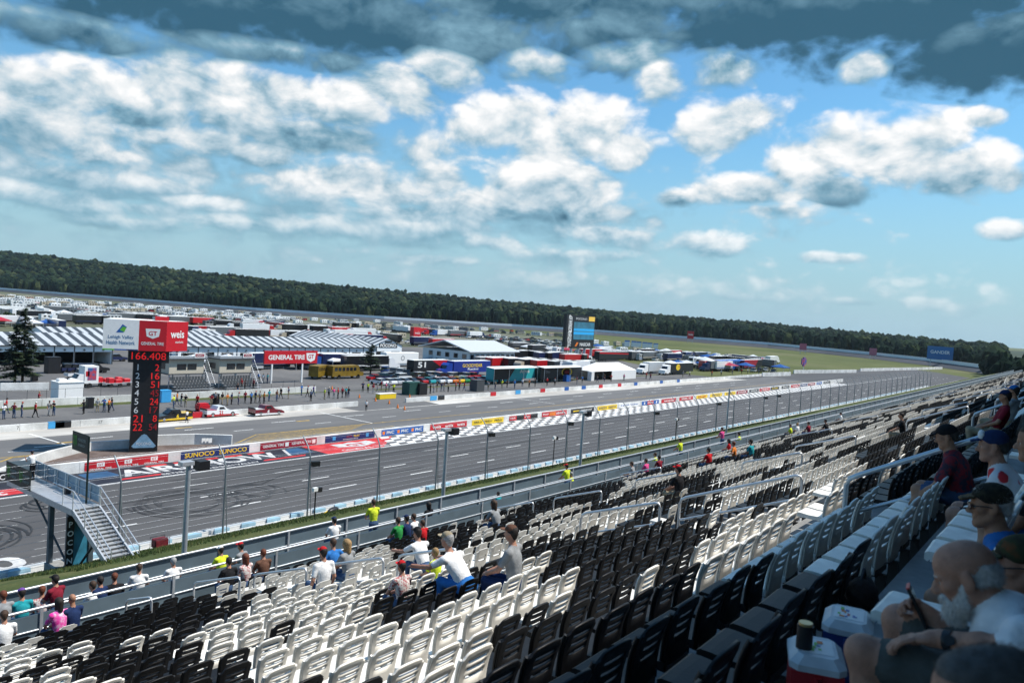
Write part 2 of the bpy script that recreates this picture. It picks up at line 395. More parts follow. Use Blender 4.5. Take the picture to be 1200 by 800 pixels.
#   px, py, half width, half height, brightness at the middle, gain
CLOUDS = [
    (200, 190, 420, 110, 0.42, 0.45), (560, 250, 260, 70, 0.45, 0.4), (620, 330, 500, 26, 0.62, 0.25),
    (230, -25, 540, 92, 0.12, 1.25), (640, -10, 340, 72, 0.18, 1.1), (1010, -2, 340, 88, 0.06, 1.4), (1165, 58, 135, 62, 0.02, 1.3), (545, 48, 110, 52, 0.24, 1.0), (700, 34, 130, 46, 0.20, 1.0), (90, 40, 190, 30, 0.24, 0.8), (330, 62, 160, 24, 0.34, 0.8),
    (40, 140, 90, 48, 0.58, 1.0), (125, 105, 85, 44, 0.78, 1.1), (200, 95, 75, 40, 0.74, 1.1), (320, 112, 90, 38, 0.70, 1.1), (400, 122, 80, 34, 0.85, 1.2), (470, 100, 70, 36, 0.8, 1.2),
    (520, 80, 60, 36, 0.80, 1.2), (250, 168, 70, 28, 0.78, 1.0), (120, 180, 80, 22, 0.78, 1.0), (55, 150, 60, 22, 0.8, 0.8), (60, 205, 120, 30, 0.5, 0.7), (190, 218, 90, 22, 0.6, 0.8),
    (410, 208, 85, 34, 0.88, 1.3), (340, 215, 60, 26, 0.72, 0.9), (240, 240, 70, 14, 0.7, 0.8), (100, 245, 90, 14, 0.55, 0.7), (490, 268, 120, 20, 0.62, 0.8), (390, 268, 70, 16, 0.7, 0.8),
    (595, 140, 72, 40, 0.92, 1.3), (690, 155, 74, 44, 0.94, 1.4), (640, 215, 90, 46, 0.78, 1.3), (560, 240, 70, 32, 0.80, 1.1), (520, 215, 50, 26, 0.8, 0.9), (700, 276, 42, 18, 0.78, 1.0), (640, 300, 100, 14, 0.6, 0.7),
    (775, 95, 30, 30, 0.78, 1.0), (850, 82, 46, 30, 0.66, 1.0), (842, 147, 58, 36, 0.92, 1.3), (790, 232, 30, 14, 0.76, 1.0),
    (880, 225, 72, 26, 0.82, 1.2), (950, 195, 60, 42, 0.88, 1.3), (1045, 180, 98, 48, 0.92, 1.5), (1120, 200, 66, 34, 0.82, 1.2), (980, 220, 56, 22, 0.40, 1.1),
    (1150, 137, 26, 15, 0.80, 1.0), (1185, 272, 40, 15, 0.84, 1.0), (830, 288, 64, 20, 0.80, 1.0), (970, 302, 44, 8, 0.72, 0.9), (1012, 75, 32, 26, 0.78, 1.0),
    (20, 95, 70, 34, 0.72, 1.0), (70, 105, 50, 30, 0.86, 1.1), (160, 130, 80, 36, 0.62, 1.0), (270, 130, 60, 40, 0.66, 1.0), (360, 160, 110, 26, 0.42, 0.9), (180, 160, 60, 16, 0.9, 1.0), (300, 185, 60, 18, 0.62, 0.9), (445, 225, 60, 30, 0.86, 1.1),
    (460, 250, 70, 16, 0.55, 0.9), (150, 262, 120, 12, 0.62, 0.7), (280, 262, 80, 12, 0.66, 0.8), (30, 225, 90, 18, 0.66, 0.8), (230, 238, 40, 12, 0.86, 0.9), (165, 244, 40, 10, 0.8, 0.8), (570, 285, 70, 14, 0.7, 0.8), (520, 305, 90, 10, 0.66, 0.6), (700, 300, 50, 10, 0.76, 0.8), (740, 275, 40, 8, 0.62, 0.6),
    (640, 170, 60, 44, 0.96, 1.3), (560, 150, 44, 28, 0.86, 1.1), (735, 175, 50, 34, 0.92, 1.2), (660, 250, 70, 22, 0.62, 1.0), (870, 130, 46, 22, 0.9, 1.0), (985, 170, 60, 36, 0.95, 1.2), (1090, 160, 60, 36, 0.96, 1.2), (1150, 190, 46, 30, 0.9, 1.1), (900, 245, 60, 12, 0.8, 0.9), (730, 60, 60, 26, 0.55, 0.9), (620, 75, 50, 22, 0.6, 0.9),
    (1000, 354, 40, 7, 0.76, 0.9), (1085, 356, 40, 10, 0.78, 0.9), (870, 348, 60, 7, 0.66, 0.6), (1185, 208, 40, 18, 0.72, 0.9),
]
build_world()
vs_ = SC.view_settings; vs_.view_transform = 'Standard'; vs_.look = 'None'; vs_.gamma = 1.0; vs_.exposure = 0.3
SC.display_settings.display_device = 'sRGB'
# ================================================================ SETTING
ASPH = two_tone('track_asphalt', (0.062, 0.062, 0.065), (0.086, 0.085, 0.086), 0.25, 0.85, stretch=(0.05, 0.55, 1), detail=7, lo=0.35, hi=0.68, fine=0.07, fscale=3.0)
PITA = two_tone('pit_asphalt', (0.105, 0.105, 0.107), (0.150, 0.148, 0.146), 0.25, 0.9, stretch=(0.06, 0.8, 1), lo=0.35, hi=0.68, fine=0.08, fscale=2.0)
PADA = two_tone('paddock_asphalt', (0.085, 0.085, 0.088), (0.15, 0.145, 0.14), 0.06, 0.92, lo=0.35, hi=0.66, fine=0.1, fscale=1.3)
CONCS = two_tone('pit_concrete', (0.36, 0.34, 0.31), (0.55, 0.53, 0.49), 0.22, 0.85, stretch=(0.15, 0.6, 1), fine=0.12, fscale=1.5)
GRASS = two_tone('mown_grass', (0.042, 0.060, 0.016), (0.095, 0.098, 0.034), 0.5, 0.95, c3=(0.062, 0.078, 0.021), lo=0.3, hi=0.7, fine=0.3, fscale=9, bump=0.6, bscale=14)
FIELD = two_tone('infield_grass', (0.060, 0.075, 0.020), (0.115, 0.115, 0.050), 0.012, 0.95, c3=(0.085, 0.098, 0.028), lo=0.32, hi=0.68, fine=0.15, fscale=0.12)
LOT = two_tone('gravel_lot', (0.10, 0.10, 0.085), (0.19, 0.18, 0.155), 0.02, 0.95, c3=(0.085, 0.095, 0.05), lo=0.35, hi=0.68, fine=0.15, fscale=0.3)
DIRT = two_tone('bare_earth', (0.20, 0.15, 0.10), (0.30, 0.24, 0.17), 1.2, 0.95, fine=0.2, fscale=8)
BRICKP = two_tone('reddish_apron', (0.10, 0.072, 0.062), (0.15, 0.115, 0.10), 0.6, 0.9, fine=0.15, fscale=3)
LWHITE = two_tone('line_white', (0.50, 0.50, 0.49), (0.74, 0.74, 0.72), 1.5, 0.7, lo=0.25, hi=0.5, fine=0.1, fscale=6)
LYEL = two_tone('line_yellow', (0.30, 0.20, 0.05), (0.50, 0.32, 0.06), 1.2, 0.7, fine=0.1, fscale=6)
PNAVY = two_tone('painted_navy', (0.016, 0.020, 0.032), (0.030, 0.034, 0.045), 0.8, 0.7, fine=0.15, fscale=4)
PRED = two_tone('painted_red', (0.42, 0.022, 0.028), (0.56, 0.05, 0.05), 0.8, 0.7, fine=0.08, fscale=4)
PBLUE = two_tone('painted_blue', (0.02, 0.07, 0.15), (0.03, 0.10, 0.20), 0.8, 0.7, fine=0.08, fscale=4)
SKID = two_tone('rubber_marks', (0.028, 0.028, 0.029), (0.060, 0.060, 0.061), 0.9, 0.6, stretch=(0.3, 0.3, 1))

Y_SAF, Y_IN, Y_LINE, Y_PIT, Y_W2 = 50.9, 78.0, 72.3, 103.6, 123.2

sheet('ground', [[(-3500, -2500), (6000, -2500), (6000, 6000), (-3500, 6000)]], -0.06, FIELD)
sheet('infield_lot', [[(-120, 250), (300, 215), (520, 330), (640, 620), (560, 760), (420, 1250), (150, 1500), (-500, 1500)]], -0.035, LOT)
gl = []
for cx, cy, w, h in ((360, 900, 260, 22), (250, 620, 160, 14), (420, 560, 120, 16), (300, 1120, 420, 30), (330, 430, 90, 12), (120, 520, 120, 12), (480, 760, 120, 26)):
    gl.append([(cx-w/2, cy-h/2), (cx+w/2, cy-h/2+3), (cx+w/2-8, cy+h/2), (cx-w/2+6, cy+h/2+2)])
sheet('infield_grass_strips', gl, -0.03, FIELD)
sheet('paddock', [[(-120, Y_W2+0.3), (262, Y_W2-1), (320, 190), (330, 235), (-120, 268)]], -0.02, PADA)
sheet('front_straight', [[(-160, Y_SAF), (460, Y_SAF), (500, 74), (520, 100), (300, 104), (255, 104), (-160, 104)]], 0.0, ASPH)
sheet('pit_road', [[(-160, Y_IN+0.3), (292, Y_IN+0.3), (292, 92), (300, 100), (262, 101), (-160, 101)]], 0.004, PITA)
sheet('pit_box_concrete', [[(-160, 98.6), (268, 98.6), (262, Y_PIT), (-160, Y_PIT)]], 0.008, CONCS)
sheet('pit_walkway', [[(-160, Y_PIT+0.4), (262, Y_PIT+0.4), (262, Y_W2-2.6), (-160, Y_W2-2.6)]], 0.0, PADA)
sheet('pit_grass_strip', [[(-160, Y_W2-2.6), (98, Y_W2-2.6), (98, Y_W2), (-160, Y_W2)]], 0.006, GRASS)
sheet('pit_access_apron', [[(88, 98.9), (108, 98.9), (112, 122), (86, 122)]], 0.012, PITA)
# island between pit road and the wall
isl = [(20, Y_IN+0.3), (24.5, Y_IN+0.3)]+[tuple(G(x, y, 1)[:2]) for x, y in ((0, 549), (50, 530), (100, 518), (150, 515), (182, 512), (272, 511))]+[(54.6, Y_IN+0.3)]
sheet('pit_island', [isl], 0.03, BRICKP)
# grass bank outside the track wall
BANK = [(50.35, 0.66), (48.5, 1.33), (45, 2.52), (41, 3.85), (37, 5.15), (34, 5.85), (30, 4.0)]
def bank_z(y): return float(np.interp(-y, [-b[0] for b in BANK], [b[1] for b in BANK]))
mb = MB(); xs = np.linspace(-60, 460, 140)
for i in range(len(xs)-1):
    a, b = xs[i], xs[i+1]
    for (y0, z0), (y1, z1) in zip(BANK[:-1], BANK[1:]):
        mb.quad((a, y0, z0), (a, y1, z1), (b, y1, z1), (b, y0, z0))
struct('grass_bank', mb, GRASS)
mb = MB()
for i in range(len(xs)-1):
    a, b = xs[i], xs[i+1]
    w0, w1 = (0.35+0.45*abs(math.sin(a*0.31)*math.cos(a*0.113)) for a in (a, b))
    mb.quad((a, 50.34, 0.68), (a, 50.34-w0, bank_z(50.34-w0)+.012), (b, 50.34-w1, bank_z(50.34-w1)+.012), (b, 50.34, 0.68))
struct('worn_earth_strip', mb, DIRT)
# grass blades on the bank where it shows
def blades():
    n = 60000
    x = 16+NPR.rand(n)**1.6*120; y = 36.5+NPR.rand(n)*13
    z = np.interp(-y, [-b[0] for b in BANK], [b[1] for b in BANK])-0.01; h = 0.06+0.13*NPR.rand(n); a = NPR.rand(n)*6.283; w = 0.02
    V = np.zeros((n, 3, 3)); V[:, 0] = np.c_[x-w*np.cos(a), y-w*np.sin(a), z]; V[:, 1] = np.c_[x+w*np.cos(a), y+w*np.sin(a), z]
    V[:, 2] = np.c_[x+NPR.randn(n)*0.04, y+NPR.randn(n)*0.04, z+h]
    Fq = np.arange(n*3).reshape(n, 3)
    me = np_mesh('grass_blades', V.reshape(-1, 3), [Fq], [NPR.randint(0, 3, n)], [M('blade_green', (0.045, 0.078, 0.018), 0.8, var=0), M('blade_dry', (0.12, 0.13, 0.04), 0.8, var=0), M('blade_dark', (0.035, 0.07, 0.015), 0.8, var=0)])
    return tag(obj('grass_blades', me), 'rough mown grass growing on the bank beside the track wall', 'grass', kind='stuff')
blades()

# ---- painted markings (one sheet of paint per colour, each a structure)
def line(mb, x0, y0, x1, y1, w, z):
    d = np.array([x1-x0, y1-y0]); d = d/np.linalg.norm(d); n = np.array([-d[1], d[0]])*w/2
    mb.quad((x0-n[0], y0-n[1], z), (x1-n[0], y1-n[1], z), (x1+n[0], y1+n[1], z), (x0+n[0], y0+n[1], z))
mw_ = MB()
line(mw_, -160, Y_LINE, 420, Y_LINE, 0.22, 0.008)
line(mw_, -160, Y_SAF+1.5, 420, Y_SAF+1.5, 0.12, 0.008)
for Y in (67.6, 63.1, 58.8):
    x = 49.1-11.2*12
    while x < 430:
        line(mw_, x+RNG.uniform(-.1, .1), Y, x+3.4, Y, 0.17, 0.008); x += 11.2
for px0, py0, px1, py1 in ((375, 483, 438, 496), (34, 508, 78, 521), (40, 524, 74, 521), (600, 466, 650, 473)):
    a, b = G(px0, py0), G(px1, py1); line(mw_, a[0], a[1], b[0], b[1], 0.22, 0.012)
x = -40.0
while x < 250:
    line(mw_, x, 95.2, x+4.2, 95.2, 0.2, 0.012)
    line(mw_, x+5, 91.6, x+8.0, 91.6, 0.16, 0.012); x += 13.5
# grid of light diamonds of the chequered strip
chk = MB(); xa, xb, n = 70.5, 300, 150
dx = (xb-xa)/n
for i in range(n):
    for j in range(5):
        if (i+j) % 2 == 0:
            x0 = xa+i*dx; y0 = Y_LINE+0.25+j*1.07; sk = 0.55
            chk.quad((x0+j*sk, y0, 0.012), (x0+dx+j*sk, y0, 0.012), (x0+dx+(j+1)*sk, y0+1.07, 0.012), (x0+(j+1)*sk, y0+1.07, 0.012))
struct('track_markings_white', mw_, LWHITE)
struct('chequered_strip', chk, LWHITE)
bs = MB()
bs.quad((66, Y_LINE+0.12, 0.004), (305, Y_LINE+0.12, 0.004), (305, Y_IN, 0.004), (72, Y_IN, 0.004))
struct('chequered_strip_base', bs, two_tone('strip_dark', (0.10, 0.10, 0.105), (0.15, 0.15, 0.152), 0.6, 0.8, fine=0.1, fscale=4))
my = MB()
line(my, 54.5, 83.6, 60.5, 87.9, 0.2, 0.012); line(my, 55, Y_IN+4.4, 82, Y_IN+6.2, 0.2, 0.012)
line(my, 60.5, 87.8, 290, 86.6, 0.24, 0.012)
for i in range(9):
    yb = 83.0+i*0.52; xl = 55.5+(yb-83.6)*1.35 if yb > 83.6 else 55.2
    line(my, xl, yb, 74+i*0.7, yb+1.6-i*0.12, 0.13, 0.013)
for px, py in ((80, 518), (215, 501), (355, 493)):
    a = G(px, py); line(my, a[0]-1.2, a[1], a[0]+1.2, a[1], 0.5, 0.012)
a, b, c = G(0, 541), G(14, 536), G(38, 534)
line(my, a[0], a[1], b[0], b[1], 0.25, 0.014); line(my, b[0], b[1], c[0], c[1], 0.25, 0.014); a, b = G(0, 536.5), G(38, 533); line(my, a[0], a[1], b[0], b[1], 0.25, 0.014)
a, b = G(0, 668), G(7, 665); line(my, a[0], a[1], b[0], b[1], 0.5, 0.014)
struct('track_markings_yellow', my, LYEL)
# painted sponsor apron along the inside wall
pn = MB()
pn.quad((-30, Y_LINE+0.12, 0.006), (59.6, Y_LINE+0.12, 0.006), (59.6, Y_IN, 0.006), (-30, Y_IN, 0.006))
pn.quad((59.6, Y_LINE+0.12, 0.006), (66, Y_LINE+0.12, 0.006), (66, Y_IN, 0.006), (59.6, Y_IN, 0.006))
struct('painted_apron', pn, PNAVY)
pr = MB()
pr.quad((60.0, Y_LINE+0.15, 0.011), (69.0, Y_LINE+0.15, 0.011), (75.5, Y_IN-0.2, 0.011), (60.2, Y_IN-0.1, 0.011))
a = G(40, 570); b = G(40, 576)
pr.quad((10, b[1], 0.011), (b[0]-0.8, b[1], 0.011), (a[0]+1.5, a[1]+0.3, 0.011), (10, a[1]+0.3, 0.011))
for x0, x1, y in ((35.6, 39.6, 73.4), (51.5, 57.2, 73.5)):
    pr.quad((x0, y-0.28, 0.011), (x1, y-0.28, 0.011), (x1+0.5, y+0.28, 0.011), (x0+0.5, y+0.28, 0.011))
x = 39.0
for w in 'PRESENTED TO YOU DAILY'.split()[:0]: pass
for i in range(5):
    pr.quad((40.2+i*3.0, 77.05, 0.011), (42.4+i*3.0, 77.05, 0.011), (42.5+i*3.0, 77.7, 0.011), (40.3+i*3.0, 77.7, 0.011))
struct('painted_red_patches', pr, PRED)
pb = MB()
pb.quad((33.5, 74.9, 0.011), (36.6, 74.9, 0.011), (36.4, 77.5, 0.011), (33.6, 77.5, 0.011))
pb.quad((55.8, 74.6, 0.011), (59.3, 74.4, 0.011), (59.4, 77.6, 0.011), (57.6, 77.6, 0.011))
struct('painted_blue_patches', pb, PBLUE)
pw = MB()
x0, x1 = 36.6, 55.0
pw.text('AIRSHOW', (x0, 75.6, 0.0), (1, 0, 0), (0, 1, 0), 2.9, 0, width=x1-x0, align='l', bold=0.03, lift=0.016)
pw.text('BETHLEHEM  LEHIGH VALLEY', (39.8, 73.25, 0.0), (1, 0, 0), (0, 1, 0), 0.62, 0, width=11.2, align='l', bold=0.02, lift=0.016)
pw.text('Great', (b[0]-7.5, (a[1]+b[1])/2+0.15, 0), (1, 0, 0), (0, 1, 0), 1.7, 0, width=5.6, align='l', bold=0.03, lift=0.016)
pw.quad((57.0, 77.5, 0.013), (57.4, 77.5, 0.013), (56.0, 74.2, 0.013), (55.6, 74.2, 0.013))
# white shield on the red patch
pw.poly([(-3.2, -0.4), (0, -1.5), (3.4, -0.2), (3.0, 1.5), (1.3, 1.15), (0, 1.6), (-1.3, 1.15), (-3.0, 1.5)], (67.0, 75.6, 0), (1, 0, 0), (0, 1, 0), 0, 0.016)
pw.text('GENERAL TIRE', (66.6, 73.3, 0), (1, 0, 0), (0, 1, 0), 0.8, 0, width=7.5, bold=0.02, lift=0.016)
pw.text('00', (18.4, 55.3, 0), (1, 0, 0), (0, 1, 0), 2.7, 0, width=5.0, bold=0.03, lift=0.016)
for yy in (58.2, 59.4): pw.quad((14, yy, 0.016), (19.4, yy, 0.016), (19.8, yy+0.6, 0.016), (14, yy+0.6, 0.016))
struct('painted_lettering', pw, two_tone('lettering_white', (0.40, 0.40, 0.40), (0.60, 0.60, 0.59), 0.9, 0.7, fine=0.12, fscale=5))
prd = MB()
prd.text('GT', (67.0, 75.5, 0), (1, 0, 0), (0, 1, 0), 1.4, 0, width=3.2, bold=0.03, lift=0.02)
struct('painted_shield_letters', prd, PRED)
# tyre marks: burn-out rings and groove streaks
sk = MB()
def ribbon(mb, P, w, z):
    P = np.array(P); T = np.gradient(P, axis=0); T /= np.linalg.norm(T, axis=1)[:, None]+1e-9; N = np.c_[-T[:, 1], T[:, 0]]
    for i in range(len(P)-1):
        a, b, c, d = P[i]-N[i]*w, P[i+1]-N[i+1]*w, P[i+1]+N[i+1]*w, P[i]+N[i]*w
        mb.quad((a[0], a[1], z), (b[0], b[1], z), (c[0], c[1], z), (d[0], d[1], z))
zz = 0.0165
def donut(cx, cy, n, rmin, rmax):
    global zz
    for i in range(n):
        r = RNG.uniform(rmin, rmax); a0 = RNG.uniform(0, 6.28); sp = RNG.uniform(2.5, 6.0)
        ox, oy = RNG.uniform(-1.6, 1.6), RNG.uniform(-0.8, 0.8)
        t = np.linspace(a0, a0+sp, 40); rr = r*(1+0.05*np.sin(t*1.7+i))
        zz += 0.0006
        ribbon(sk, np.c_[cx+ox+rr*np.cos(t), cy+oy+rr*np.sin(t)], RNG.uniform(0.06, 0.12), zz)
donut(36.0, 62.0, 10, 2.5, 4.6); donut(42.5, 62.2, 5, 1.2, 3.0); donut(18.5, 62.5, 16, 1.5, 4.8); donut(27.0, 68.5, 4, 1.2, 2.0)
for i in range(8):
    x0 = RNG.uniform(10, 80); y0 = RNG.uniform(54, 71); L = RNG.uniform(12, 40); dy = RNG.uniform(-3, 3)
    t = np.linspace(0, 1, 16); zz += 0.0006
    ribbon(sk, np.c_[x0+L*t, y0+dy*np.sin(t*RNG.uniform(1, 4))], RNG.uniform(0.05, 0.11), zz)
struct('tyre_marks', sk, SKID)

# ---- far turn: banked track ribbon and its outer wall, then the treeline
WPX = [(-220, 322), (-60, 333.5), (0, 338), (150, 350), (300, 362), (450, 372), (600, 381), (700, 387.5), (800, 395), (900, 402.5), (1020, 414), (1087, 421), (1130, 426.5), (1165, 431)]
WP = [G(x, y, 4.0) for x, y in WPX]
ban, wal = MB(), MB()
for i in range(len(WP)-1):
    a, b = WP[i], WP[i+1]
    for j in range(6):
        p, q = a+(b-a)*j/6, a+(b-a)*(j+1)/6
        ip, iq = (p[:2]*(1-16/np.linalg.norm(p[:2])), q[:2]*(1-16/np.linalg.norm(q[:2])))
        ban.quad((ip[0], ip[1], 0.1), (iq[0], iq[1], 0.1), (q[0], q[1], 3.0), (p[0], p[1], 3.0))
        op, oq = (p[:2]*(1+0.8/np.linalg.norm(p[:2])), q[:2]*(1+0.8/np.linalg.norm(q[:2])))
        wal.add([(p[0], p[1], 2.4), (q[0], q[1], 2.4), (q[0], q[1], 5.2), (p[0], p[1], 5.2), (op[0], op[1], -0.1), (oq[0], oq[1], -0.1), (oq[0], oq[1], 5.2), (op[0], op[1], 5.2)],
                [(0, 1, 2, 3), (7, 6, 5, 4), (3, 2, 6, 7)])
struct('banked_turn', ban, two_tone('turn_asphalt', (0.045, 0.05, 0.06), (0.07, 0.075, 0.085), 0.01, 0.85, fine=0.1, fscale=0.2))
tag(wal.build('turn_wall', M('turn_wall_white', (0.74, 0.76, 0.78), 0.6, var=0.06, scale=0.05)), 'long pale wall round the outside of the far turn', 'wall')

def forest():
    # terrain behind the treeline: a low ridge, higher on the left
    tp = np.array([(-300, 30), (0, 27), (150, 23), (300, 19), (500, 14), (600, 11), (750, 7.5), (900, 6), (1050, 3), (1200, 1.5), (1320, 1)], float)
    wx = np.array([p[0] for p in WPX], float); wd = np.array([np.linalg.norm(p[:2]) for p in WP])
    wa = np.array([math.atan2(p[1], p[0]) for p in WP])
    pxs = np.linspace(-300, 1330, 164)
    az = np.array([math.atan2(*(ray(p, 372)[[1, 0]])) for p in pxs])
    base = np.interp(-az, -wa, wd)+14            # az falls as px grows
    base = np.where(pxs > 1165, np.maximum(420-(pxs-1165)*0.9, 330), base)
    ridge_v = np.interp(pxs, tp[:, 0], tp[:, 1])
    def hgt(i, r):
        R_ = 1000.0; d = base[i]+R_
        top = H+ridge_v[i]/F*d*0.93-15
        t = np.clip((r-70)/(R_-70), 0, 1); t = t*t*(3-2*t)
        return max(top, 0.5)*t*(1-0.25*np.clip((r-R_)/900, 0, 1))
    rs = np.concatenate([np.linspace(0, 200, 8), np.linspace(260, 1900, 22)])
    mb = MB(); idx = {}
    for i, a in enumerate(az):
        for j, r in enumerate(rs):
            d = base[i]+r; idx[i, j] = len(mb.v)
            mb.v.append((d*math.cos(a), d*math.sin(a), hgt(i, r)+(1.5*math.sin(i*0.7)*math.sin(j) if r > 100 else -0.04)))
    for i in range(len(az)-1):
        for j in range(len(rs)-1):
            mb.f.append((idx[i, j], idx[i, j+1], idx[i+1, j+1], idx[i+1, j])); mb.m.append(0); mb.sm.append(True)
    struct('wooded_hills', mb, M('forest_floor', (0.022, 0.034, 0.016), 0.95, var=0.3, scale=0.02))
    # crowns
    bm = bmesh.new(); bmesh.ops.create_icosphere(bm, subdivisions=2, radius=1.0)
    V2 = np.array([v.co[:] for v in bm.verts]); F2 = np.array([[v.index for v in f.verts] for f in bm.faces]); bm.free()
    bm = bmesh.new(); bmesh.ops.create_icosphere(bm, subdivisions=1, radius=1.0)
    V1 = np.array([v.co[:] for v in bm.verts]); F1 = np.array([[v.index for v in f.verts] for f in bm.faces]); bm.free()
    pts = []
    for i in range(len(az)-1):
        a0, a1 = az[i], az[i+1]
        wdt = abs(a1-a0)*base[i]
        for r0 in np.arange(0, 62, 7.0):
            for _ in range(max(1, int(round(wdt/7.0+RNG.random()-0.5)))):
                t = RNG.random(); a = a0+(a1-a0)*t; r = r0+RNG.uniform(-2.5, 4)
                pts.append((a, base[i]*(1-t)+base[i+1]*t+r, i, r, 0))
        if pxs[i] < 1180:
            for r0 in np.arange(70, 1080, 21 if pxs[i] > 800 else 15.0):
                w2 = abs(a1-a0)*(base[i]+r0)
                for _ in range(max(1, int(round(w2/(13.0 if pxs[i] < 800 else 19)+RNG.random()-0.5)))):
                    t = RNG.random(); a = a0+(a1-a0)*t; r = r0+RNG.uniform(-8, 8)
                    pts.append((a, base[i]*(1-t)+base[i+1]*t+r, i, r, 1))
    Vs, Fs, Ms, o = [], [], [], 0
    for a, d, i, r, far in pts:
        hill = far == 1
        V, Fx = (V1, F1) if hill else (V2, F2)
        ht = RNG.uniform(12, 18) if not hill else RNG.uniform(13, 19)
        if pxs[i] > 850: ht *= 1-0.22*min(1, (pxs[i]-850)/250)
        if RNG.random() < 0.06: ht *= 1.2
        rx = RNG.uniform(2.6, 4.4)*(1.75 if hill else 1)
        rz = ht*0.46 if not hill else rx*0.95
        q = V*(1+NPR.uniform(-0.30, 0.30, len(V)))[:, None]*np.array([rx, rx, rz])
        x, y = d*math.cos(a), d*math.sin(a)
        z0 = max(0, hgt(i, r))
        Vs.append(q+np.array([x, y, z0+ht-rz])); Fs.append(Fx+o); o += len(V)
        Ms.append(np.full(len(Fx), RNG.choices([0, 1, 2, 3], [3, 4, 3, 1.1] if hill else [5, 4, 1.5, .3])[0]))
    gm = []
    for n, c in (('crown_dark', (0.006, 0.014, 0.011)), ('crown_mid', (0.009, 0.020, 0.013)), ('crown_light', (0.020, 0.034, 0.017)), ('crown_yellow', (0.040, 0.052, 0.023))):
        gm.append(M(n, c, 0.95, var=0.35, scale=0.35, spec=0.03))
    me = np_mesh('forest', np.concatenate(Vs), [np.concatenate(Fs)], [np.concatenate(Ms)], gm)
    tag(obj('forest', me), 'dense dark green woodland covering the low ridge behind the far turn', 'forest', kind='stuff')
forest()

# thin summer air: one even volume round everything below the clouds
hzm = bpy.data.materials.new('summer_haze'); hzm.use_nodes = True
hn = hzm.node_tree.nodes; hn.remove(hn['Principled BSDF'])
pv = hn.new('ShaderNodeVolumePrincipled'); pv.inputs['Color'].default_value = (0.72, 0.85, 0.95, 1); pv.inputs['Density'].default_value = 0.000042; pv.inputs['Anisotropy'].default_value = 0.3
hzm.node_tree.links.new(pv.outputs['Volume'], hn['Material Output'].inputs['Volume'])
hz_ = MB().box(-3600, 6100, -2600, 6100, -2.5, 130).build('haze', hzm); tag(hz_, kind='stuff')
# ================================================================ GRANDSTAND
T = 0.86
KMIN, KMAX = -3, 20
def drop(k): return 1.43+0.43*k if k <= 4 else 3.15+0.297*(k-4)
def ROWY(k): return 1.2+T*k                # y of the chair-back top
def ROWZ(k): return H-drop(k)              # z of the chair-back top
def FLOOR(k): return ROWZ(k)-0.84
XL, XR = -14.0, 300.0
TREAD = two_tone('tread_metal', (0.20, 0.20, 0.195), (0.31, 0.31, 0.30), 0.7, 0.6, fine=0.12, fscale=10)
STEPD = M('stand_riser', (0.17, 0.175, 0.18), 0.7, var=0.15, scale=1.0)
Y_RAIL = ROWY(KMAX)+1.2
Z_RAIL = ROWZ(KMAX)+0.12
Y_PAR = Y_RAIL+2.3
Z_WALK = FLOOR(KMAX)-0.55
Z_PAR = H-0.371*Y_PAR

stand = thing('grandstand', 'long stepped metal grandstand carrying the rows of black and white seats', 'grandstand', (0, 0, 0))
tr, ri = MB(), MB()
for k in range(KMIN, KMAX+1):
    y0, y1 = ROWY(k)-0.10, ROWY(k)+T-0.10
    if k == KMAX: y1 = Y_RAIL-0.05
    z = FLOOR(k)
    tr.box(XL, XR, y0, y1+0.02, z-0.05, z, 0)
    zu = FLOOR(k-1) if k > KMIN else z+0.45
    ri.box(XL, XR, y0-0.04, y0-0.002, z-0.3, zu-0.05, 0)
tr.build('treads', TREAD, stand); ri.build('risers', STEPD, stand)
wk = MB(); wk.box(XL, XR, Y_RAIL+0.03, Y_PAR+0.05, Z_WALK-0.12, Z_WALK)
wk.build('walkway_deck', TREAD, stand)
fr = MB(); fr.box(XL, XR, Y_RAIL-0.03, Y_RAIL+0.02, Z_WALK-0.1, Z_RAIL-0.14)
fr.box(XL, XR, Y_PAR+0.06, Y_PAR+0.12, 0, Z_PAR-0.06)
fr.build('front_panels', BLUEGREY, stand)
ba = MB(); ba.box(XL, XR, -9, ROWY(KMIN)-0.15, FLOOR(KMIN)+0.40, FLOOR(KMIN)+0.45); ba.build('rear_concourse', TREAD, stand)
un = MB()
for x in np.arange(XL, XR, 9.0): un.box(x, x+0.4, 3, 3.4, -0.3, FLOOR(4)-1.3); un.box(x, x+0.4, 15, 15.4, -0.3, FLOOR(16)-0.5)
un.build('columns', STEPD, stand)

def railing(name, label, y, z, h, step, parent_group=None, bars=2, r=0.035, x0=XL, x1=XR):
    t = thing(name, label, 'railing', (0, y, z))
    b = MB(); b.tube([(x0, 0, h), (x1, 0, h)], r, 6)
    for j in range(1, bars): b.tube([(x0, 0, h*(1-j/bars)-0.02), (x1, 0, h*(1-j/bars)-0.02)], r*0.7, 5)
    b.build('rail_bar', STEEL, t)
    n = 0; x = x0+2.0; posts = []
    while x < x1:
        posts.append(x); x += step
    for x in posts[:90]:
        p = MB(); p.box(x-0.035, x+0.035, -0.03, 0.03, -0.1, h); p.build('post', STEEL, t)
    return t
railing('front_railing', 'pale tube railing along the front row of seats above the walkway', Y_RAIL-0.04, Z_RAIL-1.0, 1.0, 3.3)
railing('parapet_railing', 'outer tube railing on the blue grey parapet beside the grass bank', Y_PAR+0.02, Z_PAR-1.0, 1.0, 2.6)

